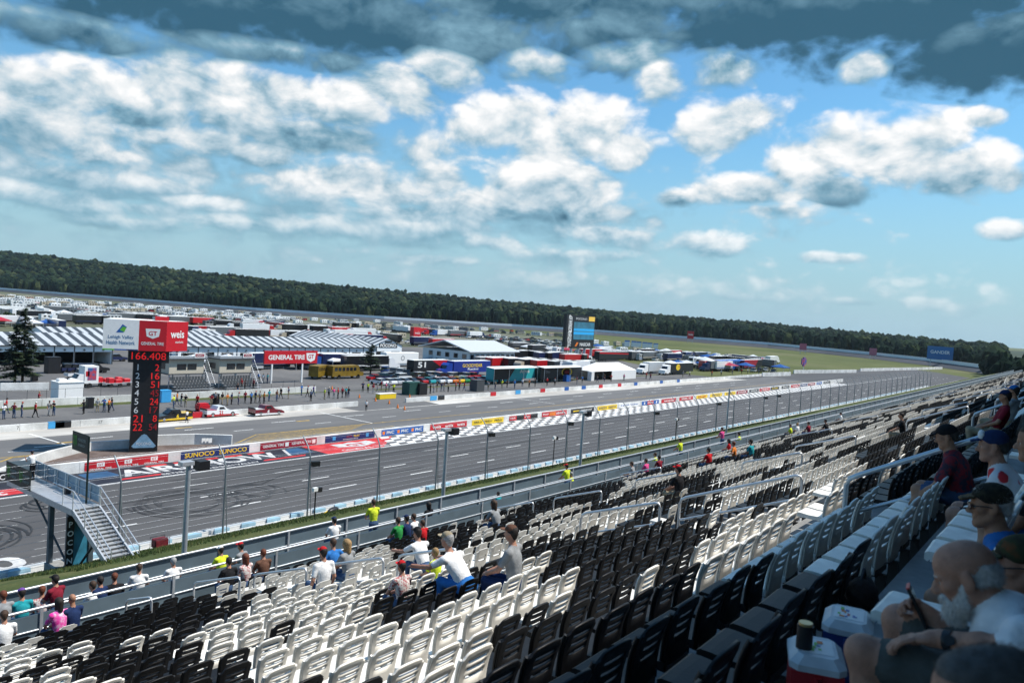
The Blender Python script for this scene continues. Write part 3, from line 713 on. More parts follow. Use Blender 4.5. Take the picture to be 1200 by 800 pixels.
# aisles: (x centre, first row, last row)
AISLES = [(11.0, -3, 2), (14.8, 3, 8), (11.2, 9, 20), (22.0, -3, 2), (25.3, 3, 8), (22.3, 9, 20)]
for i in range(2, 26): AISLES += [(11.2+11.1*i, 9, 20), (14.8+10.9*i, 3, 8), (11.0+11.0*i, -3, 2)]
AIS = {}
for xc, a, b in AISLES:
    for k in range(a, b+1): AIS.setdefault(k, []).append(xc)

# the tall suite building behind the top row; its roof line shades the upper rows
suite = thing('suite_building', 'tall grey suite building standing behind the top row of the grandstand', 'building', (0, -9, 0))
sb = MB(); sb.box(-20, 47, -8, 5.5, 0, H+10.9); sb.box(47.02, 302, -8, 5.5, 0, H+17.0); sb.build('wall', GREY, suite)  # far block, out of view, made taller to dim the distant seats
rf = MB(); rf.box(-20.5, 47, -8.3, 6.1, H+10.9, H+11.25); rf.box(47.02, 302.5, -8.3, 6.1, H+17.0, H+17.4); rf.build('roof', DGREY, suite)
cn = MB(); cn.box(-20, 47, -3.48, 0.45, H+3.0, H+3.22); cn.build('canopy', M('added_canopy_grey', (.10, .105, .11), .7), suite, (0, 9, 0))  # unseen roof added over the upper rows to deepen the shade there
for x_ in range(-18, 47, 8): MB().box(x_-.1, x_+.1, -3.45, -3.25, FLOOR(KMIN)+.45, H+3.0).build('added_canopy_post', STEEL, suite, (0, 9, 0))
for z in (2.5, 6.0):
    for i in range(14):
        w = MB(); w.box(-18+i*4.6, -14.2+i*4.6, 5.46, 5.58, H+z, H+z+2.2); w.build('window', GLASS, suite)

# ---------------------------------------------------------------- chairs
PLW = M('white_seat_plastic', (0.80, 0.77, 0.70), 0.42, var=0.12, scale=7, rnd=0.10, spec=0.45, bump=0.08, bscale=60)
PLB = M('black_seat_plastic', (0.0065, 0.0065, 0.0075), 0.5, var=0.45, scale=9, rnd=0.3, spec=0.3, bump=0.08, bscale=60)
BRKT = M('seat_bracket', (0.10, 0.10, 0.105), 0.5, 0.5, var=0.1)
SP = 0.495

def back_verts(nx, nz):
    """grid over the moulded backrest; returns front points (u in -1..1, t in 0..1)."""
    P = np.zeros((nz+1, nx+1, 3))
    for j in range(nz+1):
        t = j/nz
        for i in range(nx+1):
            u = -1+2*i/nx
            hw = 0.205+0.02*t
            zt = 0.365+0.475*t
            if t > 0.7: zt -= 0.055*abs(u)**3.2*((t-0.7)/0.3)
            if t > 0.86 and abs(u) > 0.8: hw -= 0.010
            y = 0.01-0.115*t-0.03*t*t+0.028*u*u*(0.4+0.6*t)+(0.012*(1-abs(2*t-1)))
            P[j, i] = (u*hw, y, zt)
    return P
def chair_back(nx=10, nz=12, thick=0.020, slots=((0.46, 0.53), (0.61, 0.68), (0.76, 0.83))):
    P = back_verts(nx, nz)
    bm = bmesh.new()
    # snap rows to slot edges
    zs = [j/nz for j in range(nz+1)]
    tt = sorted(set([0, 0.08, 0.2, 0.33, 0.92, 0.97, 1.0]+[v for s in slots for v in s])); uu = [-1, -0.93, -0.74, -0.62, -0.25, 0.25, 0.62, 0.74, 0.93, 1]
    V = []
    for t in tt:
        row = []
        for u in uu:
            hw = 0.172+0.024*t; zt = 0.365+0.475*t
            if t > 0.7: zt -= 0.055*abs(u)**3.2*((t-0.7)/0.3)
            if t > 0.9: hw -= 0.02*((t-0.9)/0.1)**2*(abs(u) > 0.9)
            y = 0.01-0.062*t-0.03*t*t+0.030*u*u*(0.4+0.6*t)+(0.012*(1-abs(2*t-1)))
            row.append(bm.verts.new((u*hw, y, zt)))
        V.append(row)
    for j in range(len(tt)-1):
        for i in range(len(uu)-1):
            tm, um = (tt[j]+tt[j+1])/2, (uu[i]+uu[i+1])/2
            if any(a < tm < b for a, b in slots) and abs(um) < 0.62: continue
            bm.faces.new((V[j][i], V[j][i+1], V[j+1][i+1], V[j+1][i]))
    for f in bm.faces: f.smooth = True
    bmesh.ops.recalc_face_normals(bm, faces=bm.faces)
    bmesh.ops.solidify(bm, geom=list(bm.faces), thickness=thick)
    # rolled side lips
    me = bpy.data.meshes.new('backrest'); bm.to_mesh(me); bm.free()
    return me
def chair_seat():
    mb = MB()
    pr = [(0.0, 0.425), (0.02, 0.438), (0.10, 0.432), (0.22, 0.430), (0.33, 0.440), (0.385, 0.440), (0.405, 0.428), (0.405, 0.385), (0.385, 0.372), (0.36, 0.402), (0.05, 0.398), (0.0, 0.40)]
    for a, b in ((-0.205, 0.205),): mb.prism(pr, a, b, 0, axis='x')
    for sx in (-1, 1): mb.box(sx*0.188-0.018, sx*0.188+0.018, 0.0, 0.37, 0.375, 0.402)
    me = mb.mesh('seat', PLW)
    return me
def chair_lips():
    mb = MB()
    for sx in (-1, 1):
        P = []
        for t in np.linspace(0, 0.95, 7):
            hw = 0.172+0.024*t-(0.02*((t-0.9)/0.1)**2 if t > 0.9 else 0); zt = 0.365+0.475*t-(0.055*((t-0.7)/0.3) if t > 0.7 else 0)
            y = 0.01-0.062*t-0.03*t*t+0.030*(0.4+0.6*t)+0.012*(1-abs(2*t-1))
            P.append((sx*hw, y+0.008, zt))
        mb.tube(P, 0.016, 5)
    return mb
def chair_bracket():
    mb = MB()
    mb.box(-0.03, 0.03, 0.02, 0.30, 0.345, 0.374); mb.box(-0.022, 0.022, -0.05, 0.03, 0.0, 0.345)
    mb.box(-0.16, 0.16, -0.012, 0.03, 0.35, 0.40)
    return mb.mesh('bracket', BRKT)
CB = chair_back(); CB.materials.append(PLW)
bmL = bmesh.new(); bmL.from_mesh(CB); bmL.free()
def add_lips():
    lm = chair_lips().mesh('lips', PLW)
    bm = bmesh.new(); bm.from_mesh(CB); bm.from_mesh(lm); bm.to_mesh(CB); bm.free(); bpy.data.meshes.remove(lm)
    for p in CB.polygons: p.use_smooth = len(p.vertices) == 4
add_lips()
CS = chair_seat(); CK = chair_bracket()

# black / white pattern: regions are written on the photograph and carried to the seats they cover
def inpoly(x, y, P):
    c = False; n = len(P); j = n-1
    for i in range(n):
        if (P[i][1] > y) != (P[j][1] > y) and x < (P[j][0]-P[i][0])*(y-P[i][1])/(P[j][1]-P[i][1])+P[i][0]: c = not c
        j = i
    return c
BLK, WHT = 1, 0
ZONES = [
    (WHT, [(148, 752), (175, 742), (215, 736), (216, 744), (178, 752), (150, 764)]),
    (WHT, [(0, 762), (70, 760), (112, 755), (112, 765), (60, 775), (0, 785)]),
    (BLK, [(20, 772), (60, 744), (110, 728), (150, 712), (165, 692), (250, 668), (262, 690), (245, 716), (220, 732), (228, 752), (230, 775), (200, 800), (20, 800)]),
    (BLK, [(250, 680), (275, 676), (275, 700), (250, 706)]),
    (BLK, [(306, 745), (335, 733), (336, 744), (310, 760)]),
    (BLK, [(305, 700), (322, 690), (330, 695), (308, 708)]),
    (BLK, [(392, 725), (416, 714), (418, 726), (394, 738)]),
    (WHT, [(520, 715), (545, 702), (575, 690), (604, 690), (600, 715), (560, 735), (520, 730)]),
    (BLK, [(430, 712), (470, 696), (505, 684), (535, 668), (560, 652), (575, 655), (585, 690), (540, 695), (500, 712), (440, 726)]),
    (WHT, [(540, 700), (605, 682), (660, 672), (690, 676), (675, 700), (615, 722), (560, 760), (540, 745)]),
    (WHT, [(300, 800), (300, 700), (430, 660), (520, 650), (560, 680), (560, 790), (520, 800)]),
    (WHT, [(742, 722), (742, 700), (790, 668), (842, 628), (880, 606), (950, 570), (1000, 540), (1020, 545), (960, 612), (905, 650), (880, 660), (850, 672), (790, 700)]),
    (BLK, [(560, 800), (585, 720), (640, 690), (660, 640), (720, 612), (770, 600), (842, 606), (842, 640), (790, 672), (742, 705), (742, 730), (850, 690), (880, 665), (920, 650), (925, 700), (880, 730), (800, 800)]),
    (BLK, [(880, 728), (940, 690), (985, 640), (1005, 640), (1010, 650), (940, 720), (900, 760)]),
    (WHT, [(905, 640), (1060, 535), (1065, 545), (985, 610), (985, 625), (925, 665)]),
    (WHT, [(1012, 640), (1095, 560), (1110, 560), (1100, 620), (1020, 690)]),
    (BLK, [(955, 585), (985, 560), (1060, 520), (1078, 522), (1050, 570), (1000, 600)]),
    (WHT, [(1036, 545), (1075, 520), (1080, 528), (1040, 560)]),
    (BLK, [(560, 620), (620, 590), (690, 566), (720, 560), (735, 570), (700, 590), (640, 600), (600, 625)]),
    (BLK, [(780, 570), (830, 555), (850, 560), (840, 590), (800, 600), (780, 590)]),
    (BLK, [(455, 640), (500, 615), (560, 606), (560, 625), (520, 650), (470, 660)]),
]
NZ = np.random.RandomState(21).rand(64, 64)
def vnoise(x, y):
    i, j = int(math.floor(x)), int(math.floor(y)); fx, fy = x-i, y-j
    a = NZ[i % 64, j % 64]*(1-fx)+NZ[(i+1) % 64, j % 64]*fx; b = NZ[i % 64, (j+1) % 64]*(1-fx)+NZ[(i+1) % 64, (j+1) % 64]*fx
    return a*(1-fy)+b*fy
def seat_colour(X, k):
    p = proj((X, ROWY(k), ROWZ(k)-0.12))
    if p[2] > 0 and k <= 2:
        q = proj((X, ROWY(k)+(0.33 if k < 1 else 0), ROWZ(k)-(0.4 if k < 1 else 0)))[0]
        b = {-1: 1040, 0: 970, 1: 915, 2: 838}.get(k)
        if b is not None and X < 10.4: return 1 if q < b else 0
    if p[2] > 0:
        for c, P in ZONES:
            if inpoly(p[0], p[1], P):
                return c if RNG.random() > 0.035 else 1-c
    n = vnoise(X/4.2+3*k*0.13, k/1.35)
    return 1 if n > 0.52 else 0

chairs = []        # (dist, X, k, colour)
OCC = []           # seats left free: (x0, x1, k)
SKIPS = [(0.3, 4.0, -1), (0.3, 2.6, -2), (-2, 0.9, -1), (-2, 3.0, -3), (4.9, 5.9, -1), (2.3, 4.8, -2)]
for k in range(KMIN, KMAX+1):
    X = -12.0+0.07*(k % 3)
    while X < XR-1:
        if not any(abs(X-a) < 0.62 for a in AIS.get(k, [])) and not any(a < X < b and kk == k for a, b, kk in SKIPS):
            p = proj((X, ROWY(k), ROWZ(k)))
            if p[2] > 0.3 and -60 < p[0] < 1290 and p[1] < 900:
                chairs.append((p[2], X, k, seat_colour(X, k)))
        X += SP
chairs.sort(key=lambda c: c[0])
vis = [c for c in chairs if -20 < proj((c[1], ROWY(c[2]), ROWZ(c[2])))[0] < 1220 and -20 < proj((c[1], ROWY(c[2]), ROWZ(c[2])))[1] < 815]
near = vis[:300]; nset = set((c[1], c[2]) for c in near)
def shaded(X, k): return ROWY(k) < 2.75
def build_chairs():
    g = 'black and white seats of the nearest rows'
    lab = {(0, 0): 'white plastic stadium seat standing in the sun in the nearer rows', (1, 0): 'black plastic stadium seat standing in the sun in the nearer rows',
           (0, 1): 'white plastic stadium seat in the shade of the topmost rows', (1, 1): 'black plastic stadium seat in the shade of the topmost rows'}
    CBB, CSB = CB.copy(), CS.copy(); CBB.materials[0] = PLB; CSB.materials[0] = PLB
    for d, X, k, c in near:
        t = thing('stadium_seat', lab[(c, 1 if shaded(X, k) else 0)], 'seat', (X+RNG.uniform(-.008, .008), ROWY(k)+0.085, FLOOR(k)), RNG.uniform(-.03, .03), g+(' in the shade' if shaded(X, k) else ' in the sun')+(', black' if c else ', white'))
        b = obj('backrest', CBB if c else CB, t); b.rotation_euler = (RNG.uniform(-.02, .03), 0, 0)
        obj('seat', CSB if c else CS, t); obj('bracket', CK, t)
    # the rest: one object
    def arr(mb):
        me = mb; V = np.array(me.v); q = [f for f in me.f]
        return V, q, me.m
    # mid detail: pan, back with two slots, bracket
    mid = MB()
    us, ts = [-1, -0.62, 0.62, 1], [0, 0.44, 0.53, 0.62, 0.70, 0.9, 1.0]
    def bv(u, t, back):
        hw = 0.172+0.024*t-(0.03 if t == 1.0 and abs(u) == 1 else 0); zt = 0.365+0.475*t-(0.05 if t == 1.0 and abs(u) == 1 else 0)
        return (u*hw, 0.01-0.062*t-0.03*t*t+0.03*u*u*(0.4+0.6*t)-(0.022 if back else 0), zt)
    for back in (0, 1):
        vs = [bv(u, t, back) for t in ts for u in us]; fs = []
        for j in range(len(ts)-1):
            for i in range(3):
                if i == 1 and j in (1, 3): continue
                q = (j*4+i, j*4+i+1, j*4+i+5, j*4+i+4); fs.append(q if back else q[::-1])
        mid.add(vs, fs, 0)
    n0 = len(ts)*4
    for j in range(len(ts)-1):
        mid.f.append((j*4, n0+j*4, n0+j*4+4, j*4+4)); mid.m.append(0); mid.sm.append(False)
        mid.f.append((j*4+3, j*4+7, n0+j*4+7, n0+j*4+3)); mid.m.append(0); mid.sm.append(False)
    j = len(ts)-1
    for i in range(3): mid.f.append((j*4+i, n0+j*4+i, n0+j*4+i+1, j*4+i+1)); mid.m.append(0); mid.sm.append(False)
    mid.box(-0.205, 0.205, 0.0, 0.40, 0.395, 0.437); mid.box(-0.035, 0.035, 0.02, 0.08, 0.0, 0.39, 1)
    low = MB()
    low.add([bv(-1, 0, 0), bv(1, 0, 0), bv(1, 0.9, 0), bv(0.8, 1, 0), bv(-0.8, 1, 0), bv(-1, 0.9, 0)], [(0, 1, 2, 3, 4, 5)], 0)
    low.f[0] = low.f[0][::-1]
    low.add([bv(-1, 0, 1), bv(1, 0, 1), bv(1, 0.9, 1), bv(0.8, 1, 1), bv(-0.8, 1, 1), bv(-1, 0.9, 1)], [(0, 1, 2, 3, 4, 5)], 0)
    low.add([bv(-0.8, 1, 0), bv(0.8, 1, 0), bv(0.8, 1, 1), bv(-0.8, 1, 1), bv(1, 0, 0), bv(1, 0.9, 0), bv(1, 0.9, 1), bv(1, 0, 1), bv(-1, 0, 0), bv(-1, 0.9, 0), bv(-1, 0.9, 1), bv(-1, 0, 1)], [(0, 1, 2, 3), (4, 5, 6, 7), (11, 10, 9, 8)], 0)
    low.box(-0.205, 0.205, 0.0, 0.40, 0.395, 0.437); low.box(-0.035, 0.035, 0.02, 0.08, 0.0, 0.39, 1)
    Vall, Fd, o = [], {}, 0
    for d, X, k, c in chairs:
        if (X, k) in nset: continue
        src = mid if d < 55 else low
        key = 'm' if src is mid else 'l'
        if key not in Fd: Fd[key] = []
        Fd[key].append((X, k, c))
    Vs, Fq, Mi = [], [], []
    for key, src in (('m', mid), ('l', low)):
        L = Fd.get(key, []);
        if not L: continue
        V = np.array(src.v); n = len(L)
        off = np.array([(X+RNG.uniform(-.008, .008), ROWY(k)+0.085, FLOOR(k)) for X, k, c in L]); cc = np.array([c for _, _, c in L])
        VV = V[None]+off[:, None]; Vs.append(VV.reshape(-1, 3))
        byn = {}
        for f, m in zip(src.f, src.m): byn.setdefault(len(f), []).append((f, m))
        for nn, fl in byn.items():
            A = np.array([f for f, _ in fl]); mm = np.array([m for _, m in fl])
            Fq.append((A[None]+(np.arange(n)*len(V))[:, None, None]).reshape(-1, nn)+o)
            mat = np.where(mm[None] == 1, 2, cc[:, None]*np.ones_like(mm)[None]); Mi.append(mat.reshape(-1))
        o += n*len(V)
    me = np_mesh('stadium_seating', np.concatenate(Vs), Fq, Mi, [PLW, PLB, BRKT])
    tag(obj('stadium_seating', me), 'thousands of black and white plastic seats filling the stepped stand', 'seating', kind='stuff')
build_chairs()

# ---------------------------------------------------------------- aisle handrails
def handrail(x, k0, k1, label, h=0.98):
    """k0 lower row (nearer the track), k1 upper row."""
    y0, y1 = ROWY(k0)+0.3, ROWY(k1)+0.3
    z0, z1 = np.interp(k0, range(KMIN, KMAX+1), [FLOOR(k) for k in range(KMIN, KMAX+1)]), np.interp(k1, range(KMIN, KMAX+1), [FLOOR(k) for k in range(KMIN, KMAX+1)])
    t = thing('aisle_handrail', label, 'handrail', (x, y0, z0), 0, 'handrails in the seating aisles')
    dy, dz = y1-y0, z1-z0
    b = MB()
    P = [(0, 0, 0), (0, 0, h-0.12), (0, 0-0.03, h-0.03), (0, -0.13, h+0.03)]
    Q = [(0, dy+0.12, dz+h-0.06), (0, dy+0.03, dz+h-0.05), (0, dy, dz+h-0.14), (0, dy, dz)]
    b.tube(P+Q, 0.03, 8); b.build('rail_bar', ALU, t)
    m = MB(); m.tube([(0, 0, h*0.52), (0, dy, dz+h*0.52)], 0.025, 6); m.build('mid_bar', ALU, t)
    for y, z in ((0, 0), (dy, dz)):
        c = MB(); c.box(-0.07, 0.07, y-0.07, y+0.07, z, z+0.012); c.build('foot_plate', STEEL, t)
    return t
HR = [(9.7, 0.9, -0.9, 'bright aisle handrail beside the plaid shirted spectator in the shade'), (14.8, 6.0, 3.2, 'tall aisle handrail between black and white seats right of centre'),
      (14.6, 8.6, 6.4, 'aisle handrail below centre with a band of white seats under it'), (11.2, 11.2, 9.4, 'aisle handrail beside the bending spectator in the white shirt'),
      (11.2, 14.0, 11.7, 'aisle handrail behind the spectator in the blue shirt'), (11.2, 16.9, 14.6, 'aisle handrail left of the spectator in the red cap'),
      (11.2, 20.0, 17.6, 'aisle handrail near the front row beside the dark haired pair'), (22.3, 15.4, 13.2, 'aisle handrail in the middle of the stand above a black seat block'),
      (22.3, 18.4, 16.4, 'aisle handrail at the front row left of the yellow vested attendant'), (25.3, 13.6, 11.6, 'aisle handrail left of the spectator in the red cap and black shirt'),
      (24.8, 8.8, 6.6, 'aisle handrail among grey looking seats right of the red capped spectator'), (30.0, 8.7, 6.2, 'pale aisle handrail below the far fence posts on the right'),
      (9.4, 20, 18.6, 'short aisle handrail at the front wall beside the tie dye shirt'), (22.0, 1.0, -1.0, 'aisle handrail beside the dark shirted spectator in the upper rows'),
      (33.0, 1.6, -0.6, 'aisle handrail in front of the couple with their legs up'), (36.3, 5.6, 3.0, 'aisle handrail in the upper right rows of seats'), (33.4, 19.5, 17, 'aisle handrail behind the yellow vest near the front walkway')]
for x, k0, k1, l in HR: handrail(x, k0, k1, l)
for i in range(3, 9): handrail(11.2+11.1*i, 14, 11.5, 'small distant aisle handrail, one of the row fading along the stand'); handrail(14.8+10.9*i, 7, 4.5, 'small distant upper aisle handrail among the far rows of seats')
# ================================================================ PEOPLE (one continuous surface per body, from a blended distance field)
def cap_sd(P, a, b, ra, rb):
    a, b = np.asarray(a, float), np.asarray(b, float); ba = b-a
    t = np.clip(((P-a) @ ba)/max(ba @ ba, 1e-9), 0, 1)
    return np.linalg.norm(P-a-t[..., None]*ba, axis=-1)-(ra+(rb-ra)*t)
def ell_sd(P, c, r, R_=None):
    q = P-np.asarray(c, float)
    if R_ is not None: q = q @ R_
    r = np.asarray(r, float)
    k0 = np.linalg.norm(q/r, axis=-1); k1 = np.linalg.norm(q/(r*r), axis=-1)
    return k0*(k0-1)/np.maximum(k1, 1e-9)
def prim_sd(p, P):
    return cap_sd(P, *p[1:5]) if p[0] == 'c' else ell_sd(P, *p[1:4])
def prim_box(p):
    if p[0] == 'c':
        a, b = np.asarray(p[1], float), np.asarray(p[2], float); r = max(p[3], p[4])
        return np.minimum(a, b)-r, np.maximum(a, b)+r
    c = np.asarray(p[1], float); r = max(p[2]); return c-r, c+r
def rot(rx=0, ry=0, rz=0): return np.array(Matrix.Rotation(rz, 3, 'Z') @ Matrix.Rotation(ry, 3, 'Y') @ Matrix.Rotation(rx, 3, 'X'))
def sdf_mesh(prims, h, k=0.02, cuts=()):
    """prims: ('c',a,b,ra,rb,label[,k]) or ('e',c,r,R,label[,k]); returns verts, quads, labels (naive surface nets)."""
    lo = np.min([prim_box(p)[0] for p in prims], axis=0)-3*h; hi = np.max([prim_box(p)[1] for p in prims], axis=0)+3*h
    n = np.ceil((hi-lo)/h).astype(int)+1
    D = np.full(n, 10.0)
    def sub(p, m):
        a, b = prim_box(p); i0 = np.maximum(np.floor((a-m-lo)/h).astype(int), 0); i1 = np.minimum(np.ceil((b+m-lo)/h).astype(int)+1, n)
        ax = [lo[d]+h*np.arange(i0[d], i1[d]) for d in range(3)]
        P = np.stack(np.meshgrid(*ax, indexing='ij'), -1)
        return tuple(slice(i0[d], i1[d]) for d in range(3)), P
    for p in prims:
        kk = p[6] if p[0] == 'c' and len(p) > 6 else (p[5] if p[0] == 'e' and len(p) > 5 else k)
        sl, P = sub(p, kk+3*h); d = prim_sd(p, P); A = D[sl]
        q = np.maximum(kk-np.abs(A-d), 0)/kk
        D[sl] = np.minimum(A, d)-q*q*kk*0.25
    for p in cuts:
        kk = 0.012; sl, P = sub(p, kk+3*h); d = -prim_sd(p, P); A = D[sl]
        q = np.maximum(kk-np.abs(A-d), 0)/kk
        D[sl] = np.maximum(A, d)+q*q*kk*0.25
    S = D < 0
    c = np.zeros(np.array(D.shape)-1, int)
    for i in (0, 1):
        for j in (0, 1):
            for l in (0, 1): c += S[i:i+D.shape[0]-1, j:j+D.shape[1]-1, l:l+D.shape[2]-1]
    act = np.argwhere((c > 0) & (c < 8)); idx = -np.ones(c.shape, int); idx[tuple(act.T)] = np.arange(len(act))
    acc = np.zeros((len(act), 3)); cnt = np.zeros(len(act))
    corners = [(i, j, l) for i in (0, 1) for j in (0, 1) for l in (0, 1)]
    for a in corners:
        for d in range(3):
            if a[d] == 1: continue
            b = list(a); b[d] = 1
            va = D[tuple((act+np.array(a)).T)]; vb = D[tuple((act+np.array(b)).T)]
            m = (va < 0) != (vb < 0); t = np.where(m, va/np.where(m, va-vb, 1), 0)
            pos = np.array(a, float)[None]+np.zeros((len(act), 3)); pos[:, d] = t
            acc += pos*m[:, None]; cnt += m
    V = lo+h*(act+acc/cnt[:, None])
    quads = []
    for d in range(3):
        u, v = (d+1) % 3, (d+2) % 3
        s0 = [slice(None)]*3; s1 = [slice(None)]*3; s0[d] = slice(0, -1); s1[d] = slice(1, None)
        A, B = S[tuple(s0)], S[tuple(s1)]
        for flip, m in ((0, A & ~B), (1, ~A & B)):
            e = np.argwhere(m); e = e[(e[:, u] > 0) & (e[:, v] > 0) & (e[:, u] < n[u]-1) & (e[:, v] < n[v]-1)]
            if len(e) == 0: continue
            o = np.zeros(3, int); ou = o.copy(); ou[u] = 1; ov = o.copy(); ov[v] = 1
            q = [idx[tuple((e-ou-ov).T)], idx[tuple((e-ov).T)], idx[tuple(e.T)], idx[tuple((e-ou).T)]]
            q = np.stack(q if not flip else q[::-1], 1); quads.append(q)
    Q = np.concatenate(quads); Q = Q[(Q >= 0).all(1)]
    C = V[Q].mean(1); best = np.full(len(C), 1e9); lab = np.zeros(len(C), int)
    for p in prims:
        L = p[5] if p[0] == 'c' else p[4]
        d = prim_sd(p, C); m = d < best; best[m] = d[m]; lab[m] = L
    return V, Q, lab
def sdf_obj(name, prims, mats, h, parent=None, k=0.02, cuts=()):
    V, Q, L = sdf_mesh(prims, h, k, cuts)
    me = np_mesh(name, V, [Q], [L], mats, True)
    return me if parent is False else obj(name, me, parent)

SKIN, SHIRT, TROU, SHOE = 0, 1, 2, 3
def skinm(n, c): return M(n, c, 0.5, var=0.16, scale=26, spec=0.35, bump=0.35, bscale=170)
SK_A = skinm('skin_fair', (0.40, 0.20, 0.135)); SK_B = skinm('skin_tan', (0.36, 0.18, 0.11)); SK_C = skinm('skin_brown', (0.16, 0.075, 0.045))
def cloth(n, c, var=0.18, scale=9): return M(n, c, 0.85, var=var, scale=scale, bump=0.9, bscale=11, spec=0.15)
CL = {n: cloth('cloth_'+n, c) for n, c in dict(white=(0.72, 0.72, 0.72), black=(0.014, 0.014, 0.016), navy=(0.015, 0.03, 0.09), blue=(0.03, 0.16, 0.45), red=(0.48, 0.015, 0.02), grey=(0.25, 0.26, 0.27),
      green=(0.03, 0.25, 0.06), yellow=(0.62, 0.72, 0.04), pink=(0.65, 0.08, 0.25), orange=(0.6, 0.17, 0.03), khaki=(0.30, 0.25, 0.17), denim=(0.05, 0.09, 0.17), brown=(0.12, 0.06, 0.04), maroon=(0.20, 0.015, 0.03), teal=(0.02, 0.28, 0.32), purple=(0.16, 0.07, 0.30)).items()}
HAIR = {n: M('hair_'+n, c, 0.7, var=0.3, scale=40, bump=0.5, bscale=60) for n, c in dict(dark=(0.015, 0.011, 0.009), brown=(0.055, 0.03, 0.018), blond=(0.32, 0.20, 0.09), grey=(0.30, 0.30, 0.30), auburn=(0.13, 0.035, 0.015)).items()}

def body_prims(kind, lean=0.15, arms='lap', twist=0.0):
    """kind: sit / stand / walk. origin on the floor under the hips, facing +y."""
    p = []
    def C_(a, b, ra, rb, l, k=0.03): p.append(('c', a, b, ra, rb, l, k))
    if kind == 'sit':
        hip = np.array([0, 0.12, 0.52]); chest = hip+np.array([0, math.sin(lean)*0.40, math.cos(lean)*0.40])
        knees = [(s*0.13, 0.55, 0.54) for s in (-1, 1)]; feet = [(s*0.14, 0.53, 0.08) for s in (-1, 1)]; toes = [(s*0.15, 0.68, 0.05) for s in (-1, 1)]
    else:
        hip = np.array([0, 0, 0.92]); chest = hip+np.array([0, math.sin(lean)*0.42, math.cos(lean)*0.42])
        st = 0.20 if kind == 'walk' else 0.02
        knees = [(s*0.10, s*st*0.6+0.04, 0.50) for s in (-1, 1)]; feet = [(s*0.11, s*st*1.3-0.02, 0.08) for s in (-1, 1)]; toes = [(s*0.13, s*st*1.3+0.14, 0.04) for s in (-1, 1)]
    for i, s in enumerate((-1, 1)):
        h = hip+np.array([s*0.09, 0, -0.01])
        C_(h, knees[i], 0.092, 0.064, TROU); C_(knees[i], feet[i], 0.062, 0.042, TROU if kind != 'sit' or True else SKIN)
        C_(feet[i], toes[i], 0.045, 0.04, SHOE, 0.02)
    p.append(('e', hip+np.array([0, 0, 0.03]), (0.165, 0.12, 0.13), None, TROU, 0.05))
    mid = (hip+chest)/2
    p.append(('e', mid+np.array([0, 0.01, 0.02]), (0.150, 0.112, 0.17), rot(-lean), SHIRT, 0.06))
    p.append(('e', chest+np.array([0, 0, -0.02]), (0.178, 0.118, 0.18), rot(-lean), SHIRT, 0.06))
    nk = chest+np.array([0, math.sin(lean)*0.17, math.cos(lean)*0.17])
    sh = [chest+np.array([s*0.185, math.sin(lean)*0.10, math.cos(lean)*0.11]) for s in (-1, 1)]
    for s_ in sh: C_(nk-np.array([0, 0, 0.02]), s_, 0.06, 0.055, SHIRT)
    hd = nk+np.array([0, 0.045+0.05*math.sin(lean), 0.185])
    C_(nk-np.array([0, 0, 0.03]), hd-np.array([0, 0.02, 0.06]), 0.058, 0.052, SKIN)
    for i, s in enumerate((-1, 1)):
        a = sh[i]
        if arms == 'lap': e = a+np.array([s*0.06, 0.12, -0.25]); w = np.array([s*0.10, a[1]+0.36, hip[2]+0.12])
        elif arms == 'side': e = a+np.array([s*0.07, -0.03, -0.28]); w = e+np.array([s*0.00, 0.10, -0.25])
        elif arms == 'face': e = a+np.array([s*0.08, 0.14, -0.24]); w = e+np.array([-s*0.10, 0.22, 0.14])
        elif arms == 'wide': e = a+np.array([s*0.20, -0.02, -0.20]); w = e+np.array([-s*0.14, 0.16, -0.06])
        elif arms == 'reach': e = a+np.array([s*0.10, 0.20, -0.14]); w = e+np.array([s*0.02, 0.25, -0.04])
        m = a+(e-a)*0.65
        C_(a, m, 0.060, 0.055, SHIRT); C_(m, e, 0.045, 0.040, SKIN, 0.015); C_(e, w, 0.040, 0.030, SKIN, 0.02)
        d = (w-e)/np.linalg.norm(w-e)
        C_(w, w+d*0.07, 0.030, 0.034, SKIN, 0.02)
        for q in (-1, 0, 1): C_(w+d*0.07+np.array([q*0.018, 0, 0]), w+d*0.15+np.array([q*0.02, 0.01, -0.02]), 0.012, 0.009, SKIN, 0.008)
        C_(w+d*0.03, w+d*0.09+np.array([-s*0.045, 0, 0.01]), 0.013, 0.010, SKIN, 0.01)
    # head: skull, jaw, nose, ears
    R_ = rot(-0.2)
    p.append(('e', hd+np.array([0, -0.008, 0.03]), (0.074, 0.094, 0.098), None, SKIN, 0.02)); p.append(('e', hd+np.array([0, 0.030, -0.045]), (0.054, 0.060, 0.068), None, SKIN, 0.03))
    C_(hd+np.array([0, 0.09, 0.012]), hd+np.array([0, 0.106, -0.024]), 0.011, 0.016, SKIN, 0.015)
    for s in (-1, 1): p.append(('e', hd+np.array([s*0.076, 0.0, -0.005]), (0.012, 0.022, 0.032), None, SKIN, 0.008))
    return p, hd
POSES = {}
def pose(kind, lean, arms, h=0.019):
    key = (kind, lean, arms, h)
    if key not in POSES:
        pr, hd = body_prims(kind, lean, arms)
        cuts = [('e', hd+np.array([s*0.032, 0.095, 0.018]), (0.016, 0.012, 0.010), None, 0) for s in (-1, 1)] if h < 0.012 else []
        me = sdf_obj('person', pr, [SK_A, CL['white'], CL['denim'], CL['black']], h, False, 0.03, cuts)
        POSES[key] = (me, hd)
    return POSES[key]
HATM = {}
